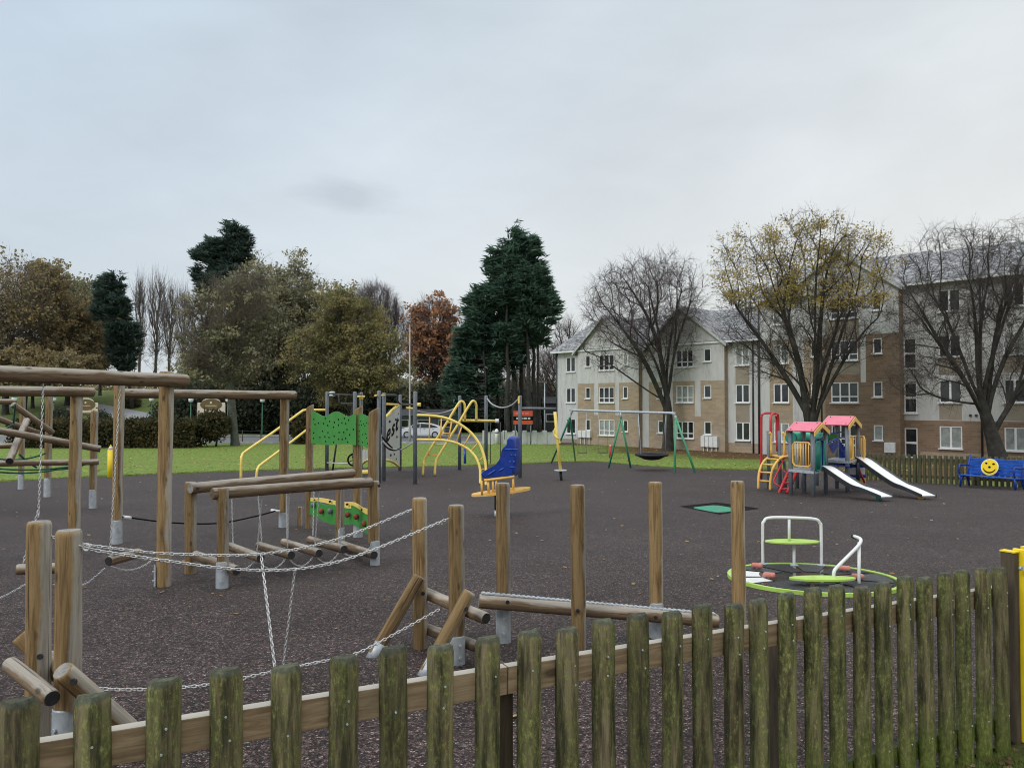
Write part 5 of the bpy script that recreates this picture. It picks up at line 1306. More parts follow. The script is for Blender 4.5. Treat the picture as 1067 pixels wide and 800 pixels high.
# play counter with coloured blocks under tower two
def blk(x0, x1, y0, y1, Y, mt, nm='play_panel'):
    a_, b_2 = P(x0, y0, Y), P(x1, y1, Y); mb = MB(); mb.bbox((a_+b_2)/2, (b_2.x-a_.x, .04, a_.z-b_2.z), .006); mb.build(nm, M[mt], PH)
blk(885.5, 902, 483.5, 487, 22.3, 'blue'); blk(885.5, 901, 487.6, 494, 22.35, 'white'); blk(885.5, 902, 494.5, 497.5, 22.3, 'blue'); blk(895, 902, 498, 504.5, 22.3, 'yellow2'); blk(885, 888, 480, 500, 22.4, 'orange'); blk(881, 883.5, 480, 494, 22.5, 'red')
bar([P(895, 489, 22.2), P(901, 503, 22.2)], .03, PH, 'strut', 'red', 8); bar([P(893.8, 482, 21.9), P(894, 502, 21.9)], .035, PH, 'post', 'dgrey', 8)
mb = MB()
for k in range(4):
    q = P(875+1.6*k, 459+2*k, 22.6); mb.tube([q, q-up*.55], .03, 6)
mb.build('purple_rail', M['blue'], PH)
# slides
def slide(px, nm='slide', wd=.37, legmt='teal'):
    """px: list of (px,py,Y) along the chute's centre line"""
    c = smooth_path([P(*q) for q in px], 5); n = len(c); d0 = (c[-1]-c[0]); d0.z = 0; d0.normalize(); s = V3(-d0.y, d0.x)*wd/2
    mb = MB(); vs = []
    for q in c: vs += [q-s, q+s]
    mb._add(vs, [(2*i, 2*i+1, 2*i+3, 2*i+2) for i in range(n-1)], 0, True)
    o = len(vs); vs2 = [v-up*.02 for v in vs]; mb._add(vs2, [(2*i, 2*i+2, 2*i+3, 2*i+1) for i in range(n-1)], 0, True)
    mb.build('slide_bed', M['slide'], PH)
    for sg in (-1, 1):
        mb = MB(); vs = []
        for i, q in enumerate(c):
            t = i/(n-1); dn = .045+.045*math.sin(math.pi*min(1, t*1.1)); a = q+s*sg; w2 = s.normalized()*sg*.03
            vs += [a+up*.035, a+w2+up*.035, a+w2-up*dn, a-up*dn]
        mb._add(vs, [(4*i+a_, 4*i+(a_+1) % 4, 4*i+4+(a_+1) % 4, 4*i+4+a_) for i in range(n-1) for a_ in range(4)]+[(0, 1, 2, 3), (4*n-1, 4*n-2, 4*n-3, 4*n-4)], 0, False); mb.build('slide_side', M['dgrey'], PH)
    q = c[-3]; g = terr(q.x, q.y); mb = MB(); mb.tube([V3(q.x, q.y, g-.03), V3(q.x, q.y, q.z-.05)], .07, 12); mb.build('slide_foot', M[legmt], PH)
slide([(856, 485, 20.7), (864, 487, 20.5), (879, 497, 20.1), (893, 505.5, 19.6), (905, 509.5, 19.2), (924, 517.2, 18.7)], legmt='teal')
slide([(890, 475.5, 22.3), (900, 478, 22.1), (917, 490, 21.3), (936, 502.5, 20.3), (948, 507.5, 19.8), (968, 516.3, 19.2)], legmt='yellow2')
# yellow arch ladder with handles
YA = 22.0
bar([P(790.3, 509.5, 22.4), P(790.3, 502, 22.4), P(791, 493, 22.45), P(793.5, 485, 22.5), P(797.5, 479, 22.6), P(803, 475.5, 22.8), P(812, 475, 23)], .038, PH, 'ladder_rail', 'yellow2', 10, smooth=4)
bar([P(802.5, 510.5, 22), P(802.7, 503, 22), P(804, 493, 22), P(806.5, 486, 22), P(811, 479.5, 22.1), P(816.5, 476, 22.2), P(824, 475.3, 22.2)], .038, PH, 'ladder_rail', 'yellow2', 10, smooth=4)
for (x0, x1, y) in ((790.5, 803, 501), (791.2, 804, 492), (794.5, 807.5, 484), (799.5, 813, 478.2)): bar([P(x0, y-.3, 22.45), P(x1, y+.3, 22.05)], .024, PH, 'rung', 'yellow2', 8)
mb = MB(); mb.prism([P(802, 475, 22.9), P(808, 476, 22.2), P(820, 477, 22.2), P(817, 475, 22.9)], up*.03); mb.build('ladder_platform', M['yellow2'], PH)
for x in (803.3, 817): bar([P(x-1.6, 450.5, 22.4), P(x-.2, 452, 22.4), P(x+.3, 455, 22.4), P(x+.3, 475, 22.4)], .034, PH, 'hand_rail', 'yellow2', 8, smooth=3)
for x in (800.5, 812): 
    q = AT(x, 22.7); mb = MB(); mb.tube([q-up*.1, P(x, 449, 22.7)], .05, 10); mb.build('post', M['grey'], PH)
# tall red hoops
for pts in ([(793.3, 499, 23.6), (793.3, 440, 23.6), (793.8, 433, 23.6), (796, 430.8, 23.7), (799, 430.3, 23.9), (805, 430.3, 24.2), (809, 431.5, 24.4), (811, 436, 24.5), (811.3, 475, 24.5)], [(803, 475, 23.2), (803, 440, 23.2), (803.4, 433.5, 23.3), (805, 431, 23.4), (808, 430.8, 23.6)], [(810, 470, 24.2), (809.6, 440, 24.2), (808.5, 432.5, 24.1)]):
    bar([P(*q) for q in pts], .036, PH, 'red_hoop', 'red', 10, smooth=4)
# red steps and zigzag bars
for (a_, b_2) in (((811, 515, 21.4), (822.5, 489, 21.9)), ((820, 514, 21.1), (832, 488, 21.6))):
    mb = MB(); mb.tube([P(*a_), P(*b_2)], .06, 4); mb.build('step_stringer', M['red'], PH)
for t in (.2, .45, .7, .9): bar([P(811+11.5*t, 515-26*t, 21.4+.5*t), P(820+12*t, 514-26*t, 21.1+.5*t)], .028, PH, 'step_bar', 'red', 6)
bar([P(819, 473, 22.3), P(806.5, 500, 21.8), P(807, 503, 21.8), P(813.5, 507.5, 21.5)], .026, PH, 'zigzag_bar', 'red', 8); bar([P(812, 487, 22.2), P(821, 494, 21.9)], .02, PH, 'zigzag_bar', 'red', 8)
# low posts behind
for x, yt in ((817.5, 480), (836.5, 489)): 
    q = AT(x, 22.8); mb = MB(); mb.tube([q-up*.1, P(x, yt, 22.8)], .05, 8); mb.build('post', M['grey'], PH)

# ------------------------------------------------------------ 20. blue bench with smiling face
ba, bb = G(1000, 507.5), G(1059, 511); BN = thing('park_bench', 'bright blue bench with a smiling yellow face on its backrest', 'bench', (ba+bb)/2)
bd_ = (bb-ba); bL = bd_.length; bz = (ba.z+bb.z)/2; bu = V3(bd_.x, bd_.y).normalized(); bn = V3(-bu.y, bu.x)   # bn points away from camera
def BQ(t, n__, z): return V3(ba.x, ba.y, bz)+bu*(t*bL)+bn*n__+up*z
rotb = Matrix.Rotation(math.atan2(bu.y, bu.x), 3, 'Z')
for k in range(5):
    mb = MB(); mb.bbox(BQ(.5, -.02+.095*k, .36-.004*k), (bL*1.04, .082, .03), .008, rot=rotb); mb.build('seat_slat', M['bluep'], BN)
for k in range(5):
    mb = MB(); mb.bbox(BQ(.5, .45+.028*k, .43+.098*k), (bL*1.0, .028, .09), .008, rot=rotb); mb.build('back_slat', M['bluep'], BN)
for t in (.015, .985):
    mb = MB(); mb.tube([BQ(t, -.02, 0), BQ(t, .0, .2), BQ(t, -.03, .36)], .028, 8); mb.tube([BQ(t, .52, 0), BQ(t, .44, .25), BQ(t, .43, .45), BQ(t, .60, .95)], .028, 8)
    mb.tube(smooth_path([BQ(t, -.02, .35), BQ(t, -.07, .52), BQ(t, -.03, .67), BQ(t, .1, .66), BQ(t, .47, .64)], 4), .025, 8); mb.tube([BQ(t, -.02, .33), BQ(t, .44, .33)], .022, 8)
    mb.tube(smooth_path([BQ(t, .02, .05), BQ(t, .15, .28), BQ(t, .35, .28), BQ(t, .47, .05)], 4), .018, 6); mb.build('end_frame', M['blue'], BN)
fcq = P(1031.5, 486.5, BQ(.5, .42, 0).y); fcq = fcq; rF = 8.6*fcq.y/FPX; nrm = (-bn+V3(0, 0, .22)).normalized(); fx_ = bu; fy_ = fx_.cross(-nrm).normalized()
if fy_.z < 0: fy_ = -fy_
def disc2(c, r, off, th, nm, mt, par, sx=1, sy=1, n=40):
    mb = MB(); ring = [c+nrm*off+fx_*r*sx*math.cos(2*math.pi*i/n)+fy_*r*sy*math.sin(2*math.pi*i/n) for i in range(n)]; mb.prism(ring, nrm*th); return mb.build(nm, M[mt], par)
M['facey'] = paint('face_yellow', (.88, .62, .01), .35, .04); M['facec'] = paint('face_cream', (.85, .78, .42), .4, .04)
fd = disc2(fcq, rF, 0, .02, 'smiling_face', 'facec', BN); disc2(fcq, rF*.90, .021, .006, 'yellow_disc', 'facey', fd)
for (x, y, r, sx) in ((-.40, .42, .12, 1.15), (.44, .38, .13, 1.2), (.0, -.02, .15, 1)): disc2(fcq+fx_*x*rF+fy_*y*rF, r*rF, .028, .005, 'eye' if y > .1 else 'nose', 'black', fd, sx, .9, 20)
mb = MB(); sm_ = [fcq+nrm*.031+fx_*rF*.72*math.cos(R(a))+fy_*rF*(.70*math.sin(R(a))+.02) for a in range(198, 343, 8)]; mb.tube(sm_, [rF*.03+rF*.055*math.sin(math.pi*i/(len(sm_)-1)) for i in range(len(sm_))], 8); mb.build('mouth', M['black'], fd)

# ------------------------------------------------------------ 21. rear picket fence
A_ = G(893, 499.5); B_ = G(1067, 508.3); rd_ = (B_-A_); rd_.z = 0; rd_.normalize(); Bx_ = B_+rd_*3.5; Lf = (V3(Bx_.x, Bx_.y)-V3(A_.x, A_.y)).length
RFN = thing('picket_fence', 'low brown-green picket fence behind the slides and the blue bench', 'fence', A_); nr_ = V3(-rd_.y, rd_.x)
if nr_.y < 0: nr_ = -nr_
nP = min(100, int(Lf/.158)); ang2 = math.atan2(rd_.y, rd_.x); proto = None
for k in range(nP):
    q = A_+rd_*(.158*k); q.z = terr(q.x, q.y); o = picket_mesh(.93+.10, 500+k, .053).build('picket', [M['farfence'], M['farfence']]) if k < 6 else None
    if o is None: o = RFP[k % 6].copy(); COL.objects.link(o)
    else: RFP = (RFP if k else [])+[o]
    o.parent = RFN; o.location = q-A_-Vector((0, 0, .1-random.uniform(-.015, .015))); o.rotation_euler = (0, random.uniform(-.02, .02), ang2)
for z in (.76, .20):
    mb = MB(); s0 = A_+nr_*.025; e0_ = s0+rd_*Lf; s0.z = terr(s0.x, s0.y)+z; e0_.z = terr(e0_.x, e0_.y)+z; board(s0, e0_, .04, .09, 'rail', M['farfence'], RFN)
for k in range(int(Lf/1.8)+1):
    q = A_+rd_*(.079+1.8*k)+nr_*.10; q.z = terr(q.x, q.y); mb = MB(); mb.bbox(q+up*.42, (.1, .1, 1.0), .004); mb.build('fence_post', M['farfence'], RFN)

# ------------------------------------------------------------ 22. flats
F0 = V3(7.9, 64.0); FDIR = V3(.687, -.727).normalized(); FBK = V3(.727, .687).normalized(); GZ = -1.95
def tx(px, off=0.0):
    k = (px-533.5)/FPX; o = F0+FBK*off; return (k*o.y-o.x)/(FDIR.x-k*FDIR.y)
angF = math.atan2(FDIR.y, FDIR.x)
def bld(name, label, px):
    q = F0+FDIR*tx(px); r = thing(name, label, 'building', (q.x, q.y, GZ)); r.rotation_euler = (0, 0, angF); r['t0'] = tx(px); return r
def put(mb, name, mats, root): 
    """mesh given in the building's own frame: x along the wall, y into the building"""
    o = mb.build(name, mats); o.parent = root; o.location = (-root['t0'], 0, 0); return o
HID = {}
WR = random.Random(5)
def window(root, x0, x1, z0, z1, kind, y=0.0, dark=True, curtain=False):
    curtain = curtain or WR.random() < .14
    key = (round(x1-x0, 2), round(z1-z0, 2), kind, curtain); w_, h = x1-x0, z1-z0
    if key not in HID:
        fr = MB(); t = .07; d = .06
        fr.box((w_/2, .05, t/2), (w_, d, t)); fr.box((w_/2, .05, h-t/2), (w_, d, t)); fr.box((t/2, .05, h/2), (t, d, h-2*t)); fr.box((w_-t/2, .05, h/2), (t, d, h-2*t))
        if kind == 'big':
            for f in (1/3, 2/3): fr.box((w_*f, .05, h/2), (.09, d, h-2*t))
            fr.box((w_*(1/6)+.0, .047, h*.30), (w_/3-.09, d, .07)); fr.box((w_*.5, .047, h*.30), (w_/3-.09, d, .07)); fr.box((w_*5/6-.0, .047, h*.30), (w_/3-.09, d, .07))
        elif kind == 'two': fr.box((w_/2, .05, h/2), (.11, d, h-2*t))
        elif kind == 'stair': fr.box((w_/2, .05, h/2), (w_-2*t, d, .13))
        sill = MB(); sill.box((w_/2, -.045, -.035), (w_+.14, .15, .06))
        gl = MB(); gl.box((w_/2, .075, h/2), (w_-2*t+.01, .02, h-2*t+.01))
        HID[key] = (fr, sill, gl)
    fr, sill, gl = HID[key]
    if isinstance(fr, MB):
        f = fr.build('window', M['upvc']); s = sill.build('sill', M['upvc']); g = gl.build('pane', M['curtain'] if curtain else M['glass']); HID[key] = (f.data, s.data, g.data)
    else:
        f = bpy.data.objects.new('window', fr); s = bpy.data.objects.new('sill', sill); g = bpy.data.objects.new('pane', gl)
        for q in (f, s, g): COL.objects.link(q)
    f.parent = root; f.location = (x0-root['t0'], y, z0); s.parent = f; s.location = (0, 0, 0); g.parent = f; g.location = (0, 0, 0)
MATS = ['render', 'brick', 'brickd', 'panel']
def wall_seg(root, x0, x1, H, y, wins, regs, depth=10.0, left=True, right=True):
    """wins: (x0,x1,z0,z1); regs: (x0,x1,z0,z1,matname) painted in order; base material render"""
    xs_ = sorted(set([x0, x1]+[v for w_ in wins for v in w_[:2]]+[v for r in regs for v in r[:2] if x0 < v < x1])); zs_ = sorted(set([0, H]+[v for w_ in wins for v in w_[2:4]]+[v for r in regs for v in r[2:4] if 0 < v < H]))
    xs_ = [x for x in xs_ if x0 <= x <= x1]; mb = MB()
    for i in range(len(xs_)-1):
        for j in range(len(zs_)-1):
            cx, cz = (xs_[i]+xs_[i+1])/2, (zs_[j]+zs_[j+1])/2
            if any(a < cx < b and c < cz < d for a, b, c, d in [w_[:4] for w_ in wins]): continue
            mi = 0
            for a, b, c, d, mn in regs:
                if a < cx < b and c < cz < d: mi = MATS.index(mn)
            mb._add([(xs_[i], y, zs_[j]), (xs_[i+1], y, zs_[j]), (xs_[i+1], y, zs_[j+1]), (xs_[i], y, zs_[j+1])], [(0, 1, 2, 3)], mi)
    for w_ in wins:
        a, b, c, d = w_[:4]; e = y+.14; mi = 0
        mb._add([(a, y, c), (b, y, c), (b, y, d), (a, y, d), (a, e, c), (b, e, c), (b, e, d), (a, e, d)], [(0, 4, 5, 1), (1, 5, 6, 2), (2, 6, 7, 3), (3, 7, 4, 0), (4, 7, 6, 5)], 0)
    gm = 0
    for a, b, c, d, mn in regs:
        if a <= x1-.05 <= b and c < .5 < d: gm = MATS.index(mn)
    for xx, fl_ in ((x0, left), (x1, right)):
        if fl_: mb._add([(xx, y, -.6), (xx, depth, -.6), (xx, depth, H), (xx, y, H)], [(0, 1, 2, 3)], gm)
    mb._add([(x0, y, -.6), (x1, y, -.6), (x1, y, 0), (x0, y, 0)], [(0, 1, 2, 3)], gm)
    return put(mb, 'wall', [M[m] for m in MATS], root)
FL = 2.68
def rows(n, z0=1.0, z1=2.3, start=0): return [(z0+FL*k, z1+FL*k) for k in range(start, n)]
def downpipe(root, px, H, y=-.07):
    x = tx(px); mb = MB(); mb.tube([(x, y, 0), (x, y, H)], .055, 6); mb.box((x, y+.02, H), (.2, .14, .22)); put(mb, 'downpipe', M['dgrey'], root)
def vents(root, xs_, z, y):
    for x in xs_:
        mb = MB(); mb.box((x, y-.05, z), (.12, .1, .12)); put(mb, 'vent', M['dgrey'], root)
def boxes(root, px0, px1, n, z0, z1, y):
    a, b = tx(px0, y), tx(px1, y); w_ = (b-a)/n
    for k in range(n):
        mb = MB(); mb.bbox((a+w_*(k+.5), y-.14, (z0+z1)/2), (w_*.9, .26, z1-z0), .02); mb.box((a+w_*(k+.5), y-.1, z0/2), (.06, .06, z0)); put(mb, 'meter_box', M['white'], root)
def gable(root, xa, xb, xm, ze, za, y, depth, over=.35, mat='roof'):
    """front gable wall triangle plus its two roof slopes running back"""
    mb = MB(); mb._add([(xa, y, ze), (xb, y, ze), (xm, y, za)], [(0, 1, 2)], 0); put(mb, 'gable_wall', [M[m] for m in MATS], root)
    for (xe) in (xa, xb):
        sg = -1 if xe == xa else 1; sl = (za-ze)/(xm-xe) if xm != xe else 1; xo = xe+sg*over; zo = ze-abs(sl)*over
        y0 = y-.35; mb = MB(); A = [(xo, y0, zo), (xm, y0, za), (xm, depth, za), (xo, depth, zo)]; mb._add(A+[(a, b, c+.16) for a, b, c in A], [(0, 1, 2, 3), (4, 7, 6, 5), (0, 4, 5, 1), (2, 6, 7, 3), (0, 3, 7, 4)]); put(mb, 'roof', M['roof'], root)
        mb = MB(); mb._add([(xo, y0-.03, zo-.06), (xm, y0-.03, za-.06), (xm, y0-.03, za+.14), (xo, y0-.03, zo+.14), (xo, y0+.02, zo-.06), (xm, y0+.02, za-.06), (xm, y0+.02, za+.14), (xo, y0+.02, zo+.14)], [(0, 1, 2, 3), (4, 7, 6, 5), (3, 2, 6, 7), (0, 4, 5, 1)]); put(mb, 'barge_board', M['pale'], root)
def roof_main(root, xa, xb, ze, zr, yr, depth, over=.45, name='roof'):
    mb = MB(); yb = 2*yr
    A = [(xa-.2, -over, ze-.1), (xb+.2, -over, ze-.1), (xb+.2, yr, zr), (xa-.2, yr, zr), (xa-.2, yb+over, ze-.1), (xb+.2, yb+over, ze-.1)]
    mb._add(A+[(a, b, c+.18) for a, b, c in A], [(0, 1, 2, 3), (3, 2, 5, 4), (6, 9, 8, 7), (9, 10, 11, 8), (0, 6, 7, 1), (1, 7, 8, 2), (2, 8, 11, 5), (0, 3, 9, 6), (3, 4, 10, 9)]); put(mb, name, M['roof'], root)
    mb = MB(); mb.box(((xa+xb)/2, -over-.06, ze-.06), (xb-xa+.3, .12, .14)); put(mb, 'gutter', M['white'], root)
    mb = MB(); 
    for xx in (xa, xb): mb._add([(xx, 0, ze-.2), (xx, yb, ze-.2), (xx, yr, zr-.05)], [(0, 1, 2)], 0)
    put(mb, 'gable_wall', [M['render']], root)
def small(pa, pb, off=0): return tx(pa, off), tx(pb, off)
# --- three storey block
BA = bld('apartment_building', 'three-storey cream and buff brick flats with two gables behind the swings', 580)
e0x, H3 = tx(579.5), 8.15
def addw(root, wins, y, kinds, curt=()):
    for i, (w_, k) in enumerate(zip(wins, kinds)): window(root, *w_, k, y=y, curtain=i in curt)
rw = rows(3)
x0, x1 = tx(579.5), tx(602); a, b = small(590, 599.5); W = [(a, b, z0, z1) for z0, z1 in rw]; wall_seg(BA, x0, x1, H3, 0, W, [(x0, x1, 0, .55, 'panel')]); addw(BA, W, 0, ['two']*3)
y = -.45; x0, x1 = tx(602, y), tx(665.5, y); s1, b1, s2 = small(610, 615, y), small(624, 640, y), small(649, 654, y)
def bay(root, x0, x1, y, H, cols, nrow, brick_top, mat='brick', strips=(), curt=()):
    W = []; K = []
    for (c, kind, ks) in cols:
        for k in ks:
            z0, z1 = (1.0+FL*k, 2.3+FL*k) if kind != 'one' else (1.35+FL*k, 2.3+FL*k)
            W.append((c[0], c[1], z0, z1)); K.append(kind)
    regs = [(x0, x1, 0, brick_top, mat)]+list(strips); wall_seg(root, x0, x1, H, y, W, regs); 
    for i, (w_, k) in enumerate(zip(W, K)): window(root, *w_, k, y=y, curtain=i in curt)
bt = 2*FL-.05
bay(BA, x0, x1, y, H3, [(s1, 'one', (0, 1, 2)), (b1, 'big', (0, 1, 2)), (s2, 'one', (0, 1, 2))], 3, bt, 'brick', [(*small(619, 623.5, y), FL+.0, bt, 'render'), (*small(641, 645, y), FL+.0, bt, 'render')])
gable(BA, x0, x1, (x0+x1)/2-.2, H3-.1, 10.75, y, 5.0)
x0, x1 = tx(665.5), tx(676); wall_seg(BA, x0, x1, H3, 0, [], [])
y = -.45; x0, x1 = tx(676, y), tx(755, y)
bay(BA, x0, x1, y, H3, [(small(685.5, 691, y), 'one', (0, 1, 2)), (small(704.6, 722.5, y), 'big', (0, 1, 2)), (small(733.5, 741, y), 'one', (0, 1, 2))], 3, bt, 'brick', [(*small(724, 730, y), FL, bt, 'render'), (*small(696, 701, y), FL, bt, 'render')])
gable(BA, x0, x1, (x0+x1)/2-.3, H3-.1, 10.85, y, 5.0)
x0, x1 = tx(755), tx(792); c = small(766.5, 781); W = [(c[0], c[1], z0, z1) for z0, z1 in rw]
wall_seg(BA, x0, x1, H3, 0, W, [(x0, x1, 0, .8, 'brick'), (c[0]-.1, c[1]+.1, .55, 1.0, 'panel'), (c[0], c[1], 2.3, 3.7, 'panel'), (c[0], c[1], 2.3+FL, 3.7+FL, 'panel')]); addw(BA, W, 0, ['two']*3)
roof_main(BA, tx(579.5), tx(792), H3, 11.0, 5.2, 10)
for px in (580.5, 666.5, 785, 791): downpipe(BA, px, H3-.2, -.07)
boxes(BA, 603.5, 617, 3, .75, 1.35, -.45); boxes(BA, 731.5, 749, 4, .45, 1.25, -.45)
# --- four storey gabled block
H4 = 10.85
BBk = bld('apartment_building', 'four-storey brown brick flats with wide gable behind the golden-leaved tree', 792)
rw4 = rows(4); y = -.25; x0, x1 = tx(792.3, y), tx(860, y)
bay(BBk, x0, x1, y, H4, [(small(806, 822, y), 'two', (0, 1, 2, 3)), (small(845, 852.5, y), 'one', (0, 1, 2, 3))], 4, 3*FL-.05, 'brick', [(x0, tx(802, y), 0, H4, 'render'), (tx(826, y), tx(838, y), .6, 3*FL, 'render')], curt=(0,))
y = -.7; X0, X1 = tx(860, y), tx(937.5, y)
bay(BBk, X0, X1, y, H4, [(small(866, 894.5, y), 'big', (0, 1, 2, 3)), (small(910, 919.5, y), 'one', (0, 1, 2, 3))], 4, 3*FL-.1, 'brickd', [(X0, tx(896, y), 3*FL-.4, 3*FL+1.0, 'panel'), (tx(897, y), tx(902.5, y), 2*FL-.4, 3*FL+.5, 'render'), (X0, tx(896, y), 2*FL+.1, 2*FL+.9, 'panel')], curt=(4,))
gable(BBk, tx(818, y), tx(937.5, y), tx(876, y), H4-.1, 13.3, y+.001, 6)
roof_main(BBk, tx(792.3), tx(937.5), H4, 13.6, 5.5, 11)
downpipe(BBk, 861.5, H4, -.76); downpipe(BBk, 793.5, H4, -.32)
mb = MB(); xq = tx(927.5, -.7); mb.bbox((xq, -.82, .95), (.62, .22, .62), .02); put(mb, 'meter_box', M['white'], BBk)
# --- right-hand block
BC = bld('apartment_building', 'long pale block of flats with grey slate roof at far right edge', 938)
x0, x1 = tx(937.5), tx(958); c = small(942, 955.5); W = [(c[0], c[1], z0, z1) for z0, z1 in ((.35, 2.15), (3.05, 4.9), (5.75, 7.6))]
wall_seg(BC, x0, x1, H4, 0, W, [(x0, x1, 0, 2.62, 'brickd')]); addw(BC, W, 0, ['stair']*3)
x0, x1 = tx(958), tx(1130); W = []; K = []; regs = [(x0, x1, 0, 2.62, 'brickd'), (x0, x1, 0, .75, 'brick')]
for pa, pb in ((978.5, 1002), (1046, 1069), (1092, 1116)):
    c = small(pa, pb)
    for k in range(4): W.append((c[0], c[1], 1.0+FL*k, 2.3+FL*k)); K.append('two')
    for k in (0, 1): regs.append((c[0], c[1], 2.66+FL*k+(0 if k else 0), 3.68+FL*k, 'panel'))
wall_seg(BC, x0, x1, H4, 0, W, regs); addw(BC, W, 0, K, curt=(0, 4, 8))
roof_main(BC, tx(937.5), tx(1130), H4, 13.4, 5.3, 10.6, over=.5)
downpipe(BC, 1023, H4, -.07); vents(BC, [tx(1011), tx(1017)], 2.95, 0)

# ------------------------------------------------------------ 23. big trees by the flats
make_tree('bare_tree', 'bare dark-trunked tree standing between the swings and the gabled flats', 'tree', AT(696, 57), [(696, 440), (696, 420), (692, 408)],
          [(668, 318, 62, 45), (640, 322, 36, 38), (700, 300, 36, 40), (672, 290, 42, 26), (692, 355, 42, 38), (640, 365, 40, 30, -1), (722, 325, 16, 30)], 57, seed=11, N=1700, bf=.34, r0=.38, rtip=.0105, limbs=8, fork=4, up=.08, twigs=4, twl=1.05, twigm='twigred', shell=.25, depth=.8)
make_tree('autumn_tree', 'large dark-limbed tree with thin golden leaves behind the pink-roofed play unit', 'tree', AT(845, 43), [(845, 460), (846, 440), (846, 428)],
          [(845, 262, 56, 46), (782, 285, 42, 48), (900, 278, 36, 46), (800, 335, 52, 42), (885, 335, 48, 45), (845, 330, 55, 50), (765, 340, 22, 38), (825, 375, 62, 26)], 43, seed=23, N=1900, bf=.36, r0=.42, rtip=.0092, limbs=11, fork=3, up=.1, twigs=4, twl=.85, leaves=15000, leafsize=.088, leafmat='l_gold', leaf_zmin=7.0, leafspread=.24, shell=.25, depth=.85)
make_tree('bare_tree', 'bare spreading tree with leaning trunk behind the blue bench', 'tree', AT(1042, 38), [(1040, 470), (1036, 450), (1028, 435), (1020, 425)],
          [(1000, 292, 62, 62), (1052, 285, 46, 58), (972, 350, 44, 52), (1030, 345, 52, 60), (1088, 320, 42, 75), (968, 395, 42, 30, -1), (1070, 390, 40, 35), (944, 325, 26, 42), (942, 400, 24, 26)], 38, seed=37, N=2300, bf=.33, r0=.36, rtip=.0085, limbs=11, fork=5, up=.05, twigs=4, twl=.85, shell=.25, depth=.85)
# ------------------------------------------------------------ 24. trees across the park and road
GB = 'trees beyond the lawn'
make_tree('bare_tree', 'tall mostly bare tree at the far left edge of the trees', 'tree', AT(6, 100), [(6, 400), (8, 370)], [(0, 330, 45, 66), (28, 315, 26, 42), (-30, 340, 40, 60)], 100, 41, 1100, .4, .4, .02, 4, 2.0, leaves=6500, twigm='twigmid', leafsize=.30, leafmat='l_olive', leafspread=.8, leaf_zmin=None, group=GB)
make_tree('autumn_tree', 'broad olive-brown tree left of the dark pine', 'tree', AT(72, 108), [(72, 398), (70, 380)], [(62, 328, 42, 42), (40, 312, 28, 28), (92, 345, 36, 42), (30, 352, 34, 36), (70, 372, 52, 22)], 108, 42, 1000, .4, .5, .024, 4, 2.2, clump=10, leaves=40000, twigm='twigmid', leafsize=.28, leafmat='l_olive', limbs=8, fork=4, leafspread=.32, group=GB)
make_tree('autumn_tree', 'dark olive tree whose crown tops the broad olive-brown one', 'tree', AT(50, 118), [(50, 395), (50, 370)], [(62, 300, 26, 20), (72, 318, 30, 26), (100, 330, 22, 32)], 118, 43, 400, .3, .4, .02, 2, 1.4, clump=9, leaves=18000, twigm='twigmid', leafsize=.30, leafmat='l_green', leafspread=.8, group=GB)
make_tree('autumn_tree', 'small rusty tree low between the bare tree and the pine', 'tree', AT(25, 98), [(28, 400), (30, 388)], [(30, 382, 34, 20), (75, 384, 26, 18)], 98, 44, 300, .3, .25, .02, 2, 1.2, leaves=9000, twigm='twigmid', leafsize=.34, leafmat='l_olive', limbs=8, fork=4, leafspread=.36, group=GB)
conifer('pine_tree', 'dark blue-green pine left of the pale bare poplars', AT(134, 104), [(138, 124, 290, .28, 0), (127, 117, 300, .2, 1)], [(110, 300, 13, 17), (121, 296, 9, 14), (118, 322, 19, 14), (127, 345, 16, 12), (130, 362, 19, 8), (138, 352, 10, 8), (128, 377, 14, 8)], 104, 5, tufts=3600, per=10, tl=.75, mat='l_pine', lift=.25, layer=1.1)
gpop = 'pale bare poplars between the pine and the wood'
for i, (px, w_, top, lab) in enumerate(((164, 13, 289, 'tallest pale bare poplar, broad and twiggy, beside the dark pine'), (178, 10, 303, 'middle pale bare poplar right of the tallest one'), (147, 6, 293, 'thin pale bare poplar close against the dark pine'), (192, 11, 306, 'pale bare poplar nearest the brown wood'))):
    make_tree('bare_poplar', lab, 'tree', AT(px-2, 125+i*3), [(px-2, 385), (px-1, 360), (px, 335)], [(px, (top+375)/2, w_, (375-top)/2+4), (px-2, (top+345)/2, w_*.8, (345-top)/2)], 125+i*3, 60+i, 150, .9, .22, .03, 4, 3.0, twigm='twigpale', barkm='twigmid', tw2=False, up=1.5, group=gpop)
conifer('scots_pine', 'tall ragged pine rising above the brown wood', AT(245, 112), [(246, 243, 240, .35, 0)], [(240, 246, 15, 12), (232, 258, 20, 9), (252, 256, 14, 10), (222, 270, 22, 7), (250, 272, 20, 10), (214, 291, 16, 7), (240, 290, 30, 10), (225, 305, 20, 8), (250, 310, 22, 10), (208, 262, 7, 5), (206, 283, 7, 5)], 112, 6, tufts=5200, per=10, tl=.75, mat='l_pine', lift=.2, layer=1.0)
make_tree('autumn_tree', 'grey-trunked leaning tree standing in the lawn beside the park sign', 'tree', AT(246, 63), [(243, 440), (241, 410), (239, 385)], [(236, 338, 38, 52), (218, 368, 30, 32), (262, 318, 28, 38), (232, 382, 40, 20), (205, 350, 22, 40)], 63, 45, 1500, .45, .30, .013, 5, 1.3, leaves=6500, twigm='twigmid', leafsize=.20, leafmat='l_green', barkm='barkgrey', limbs=8, fork=4, leafspread=.32, group=GB)
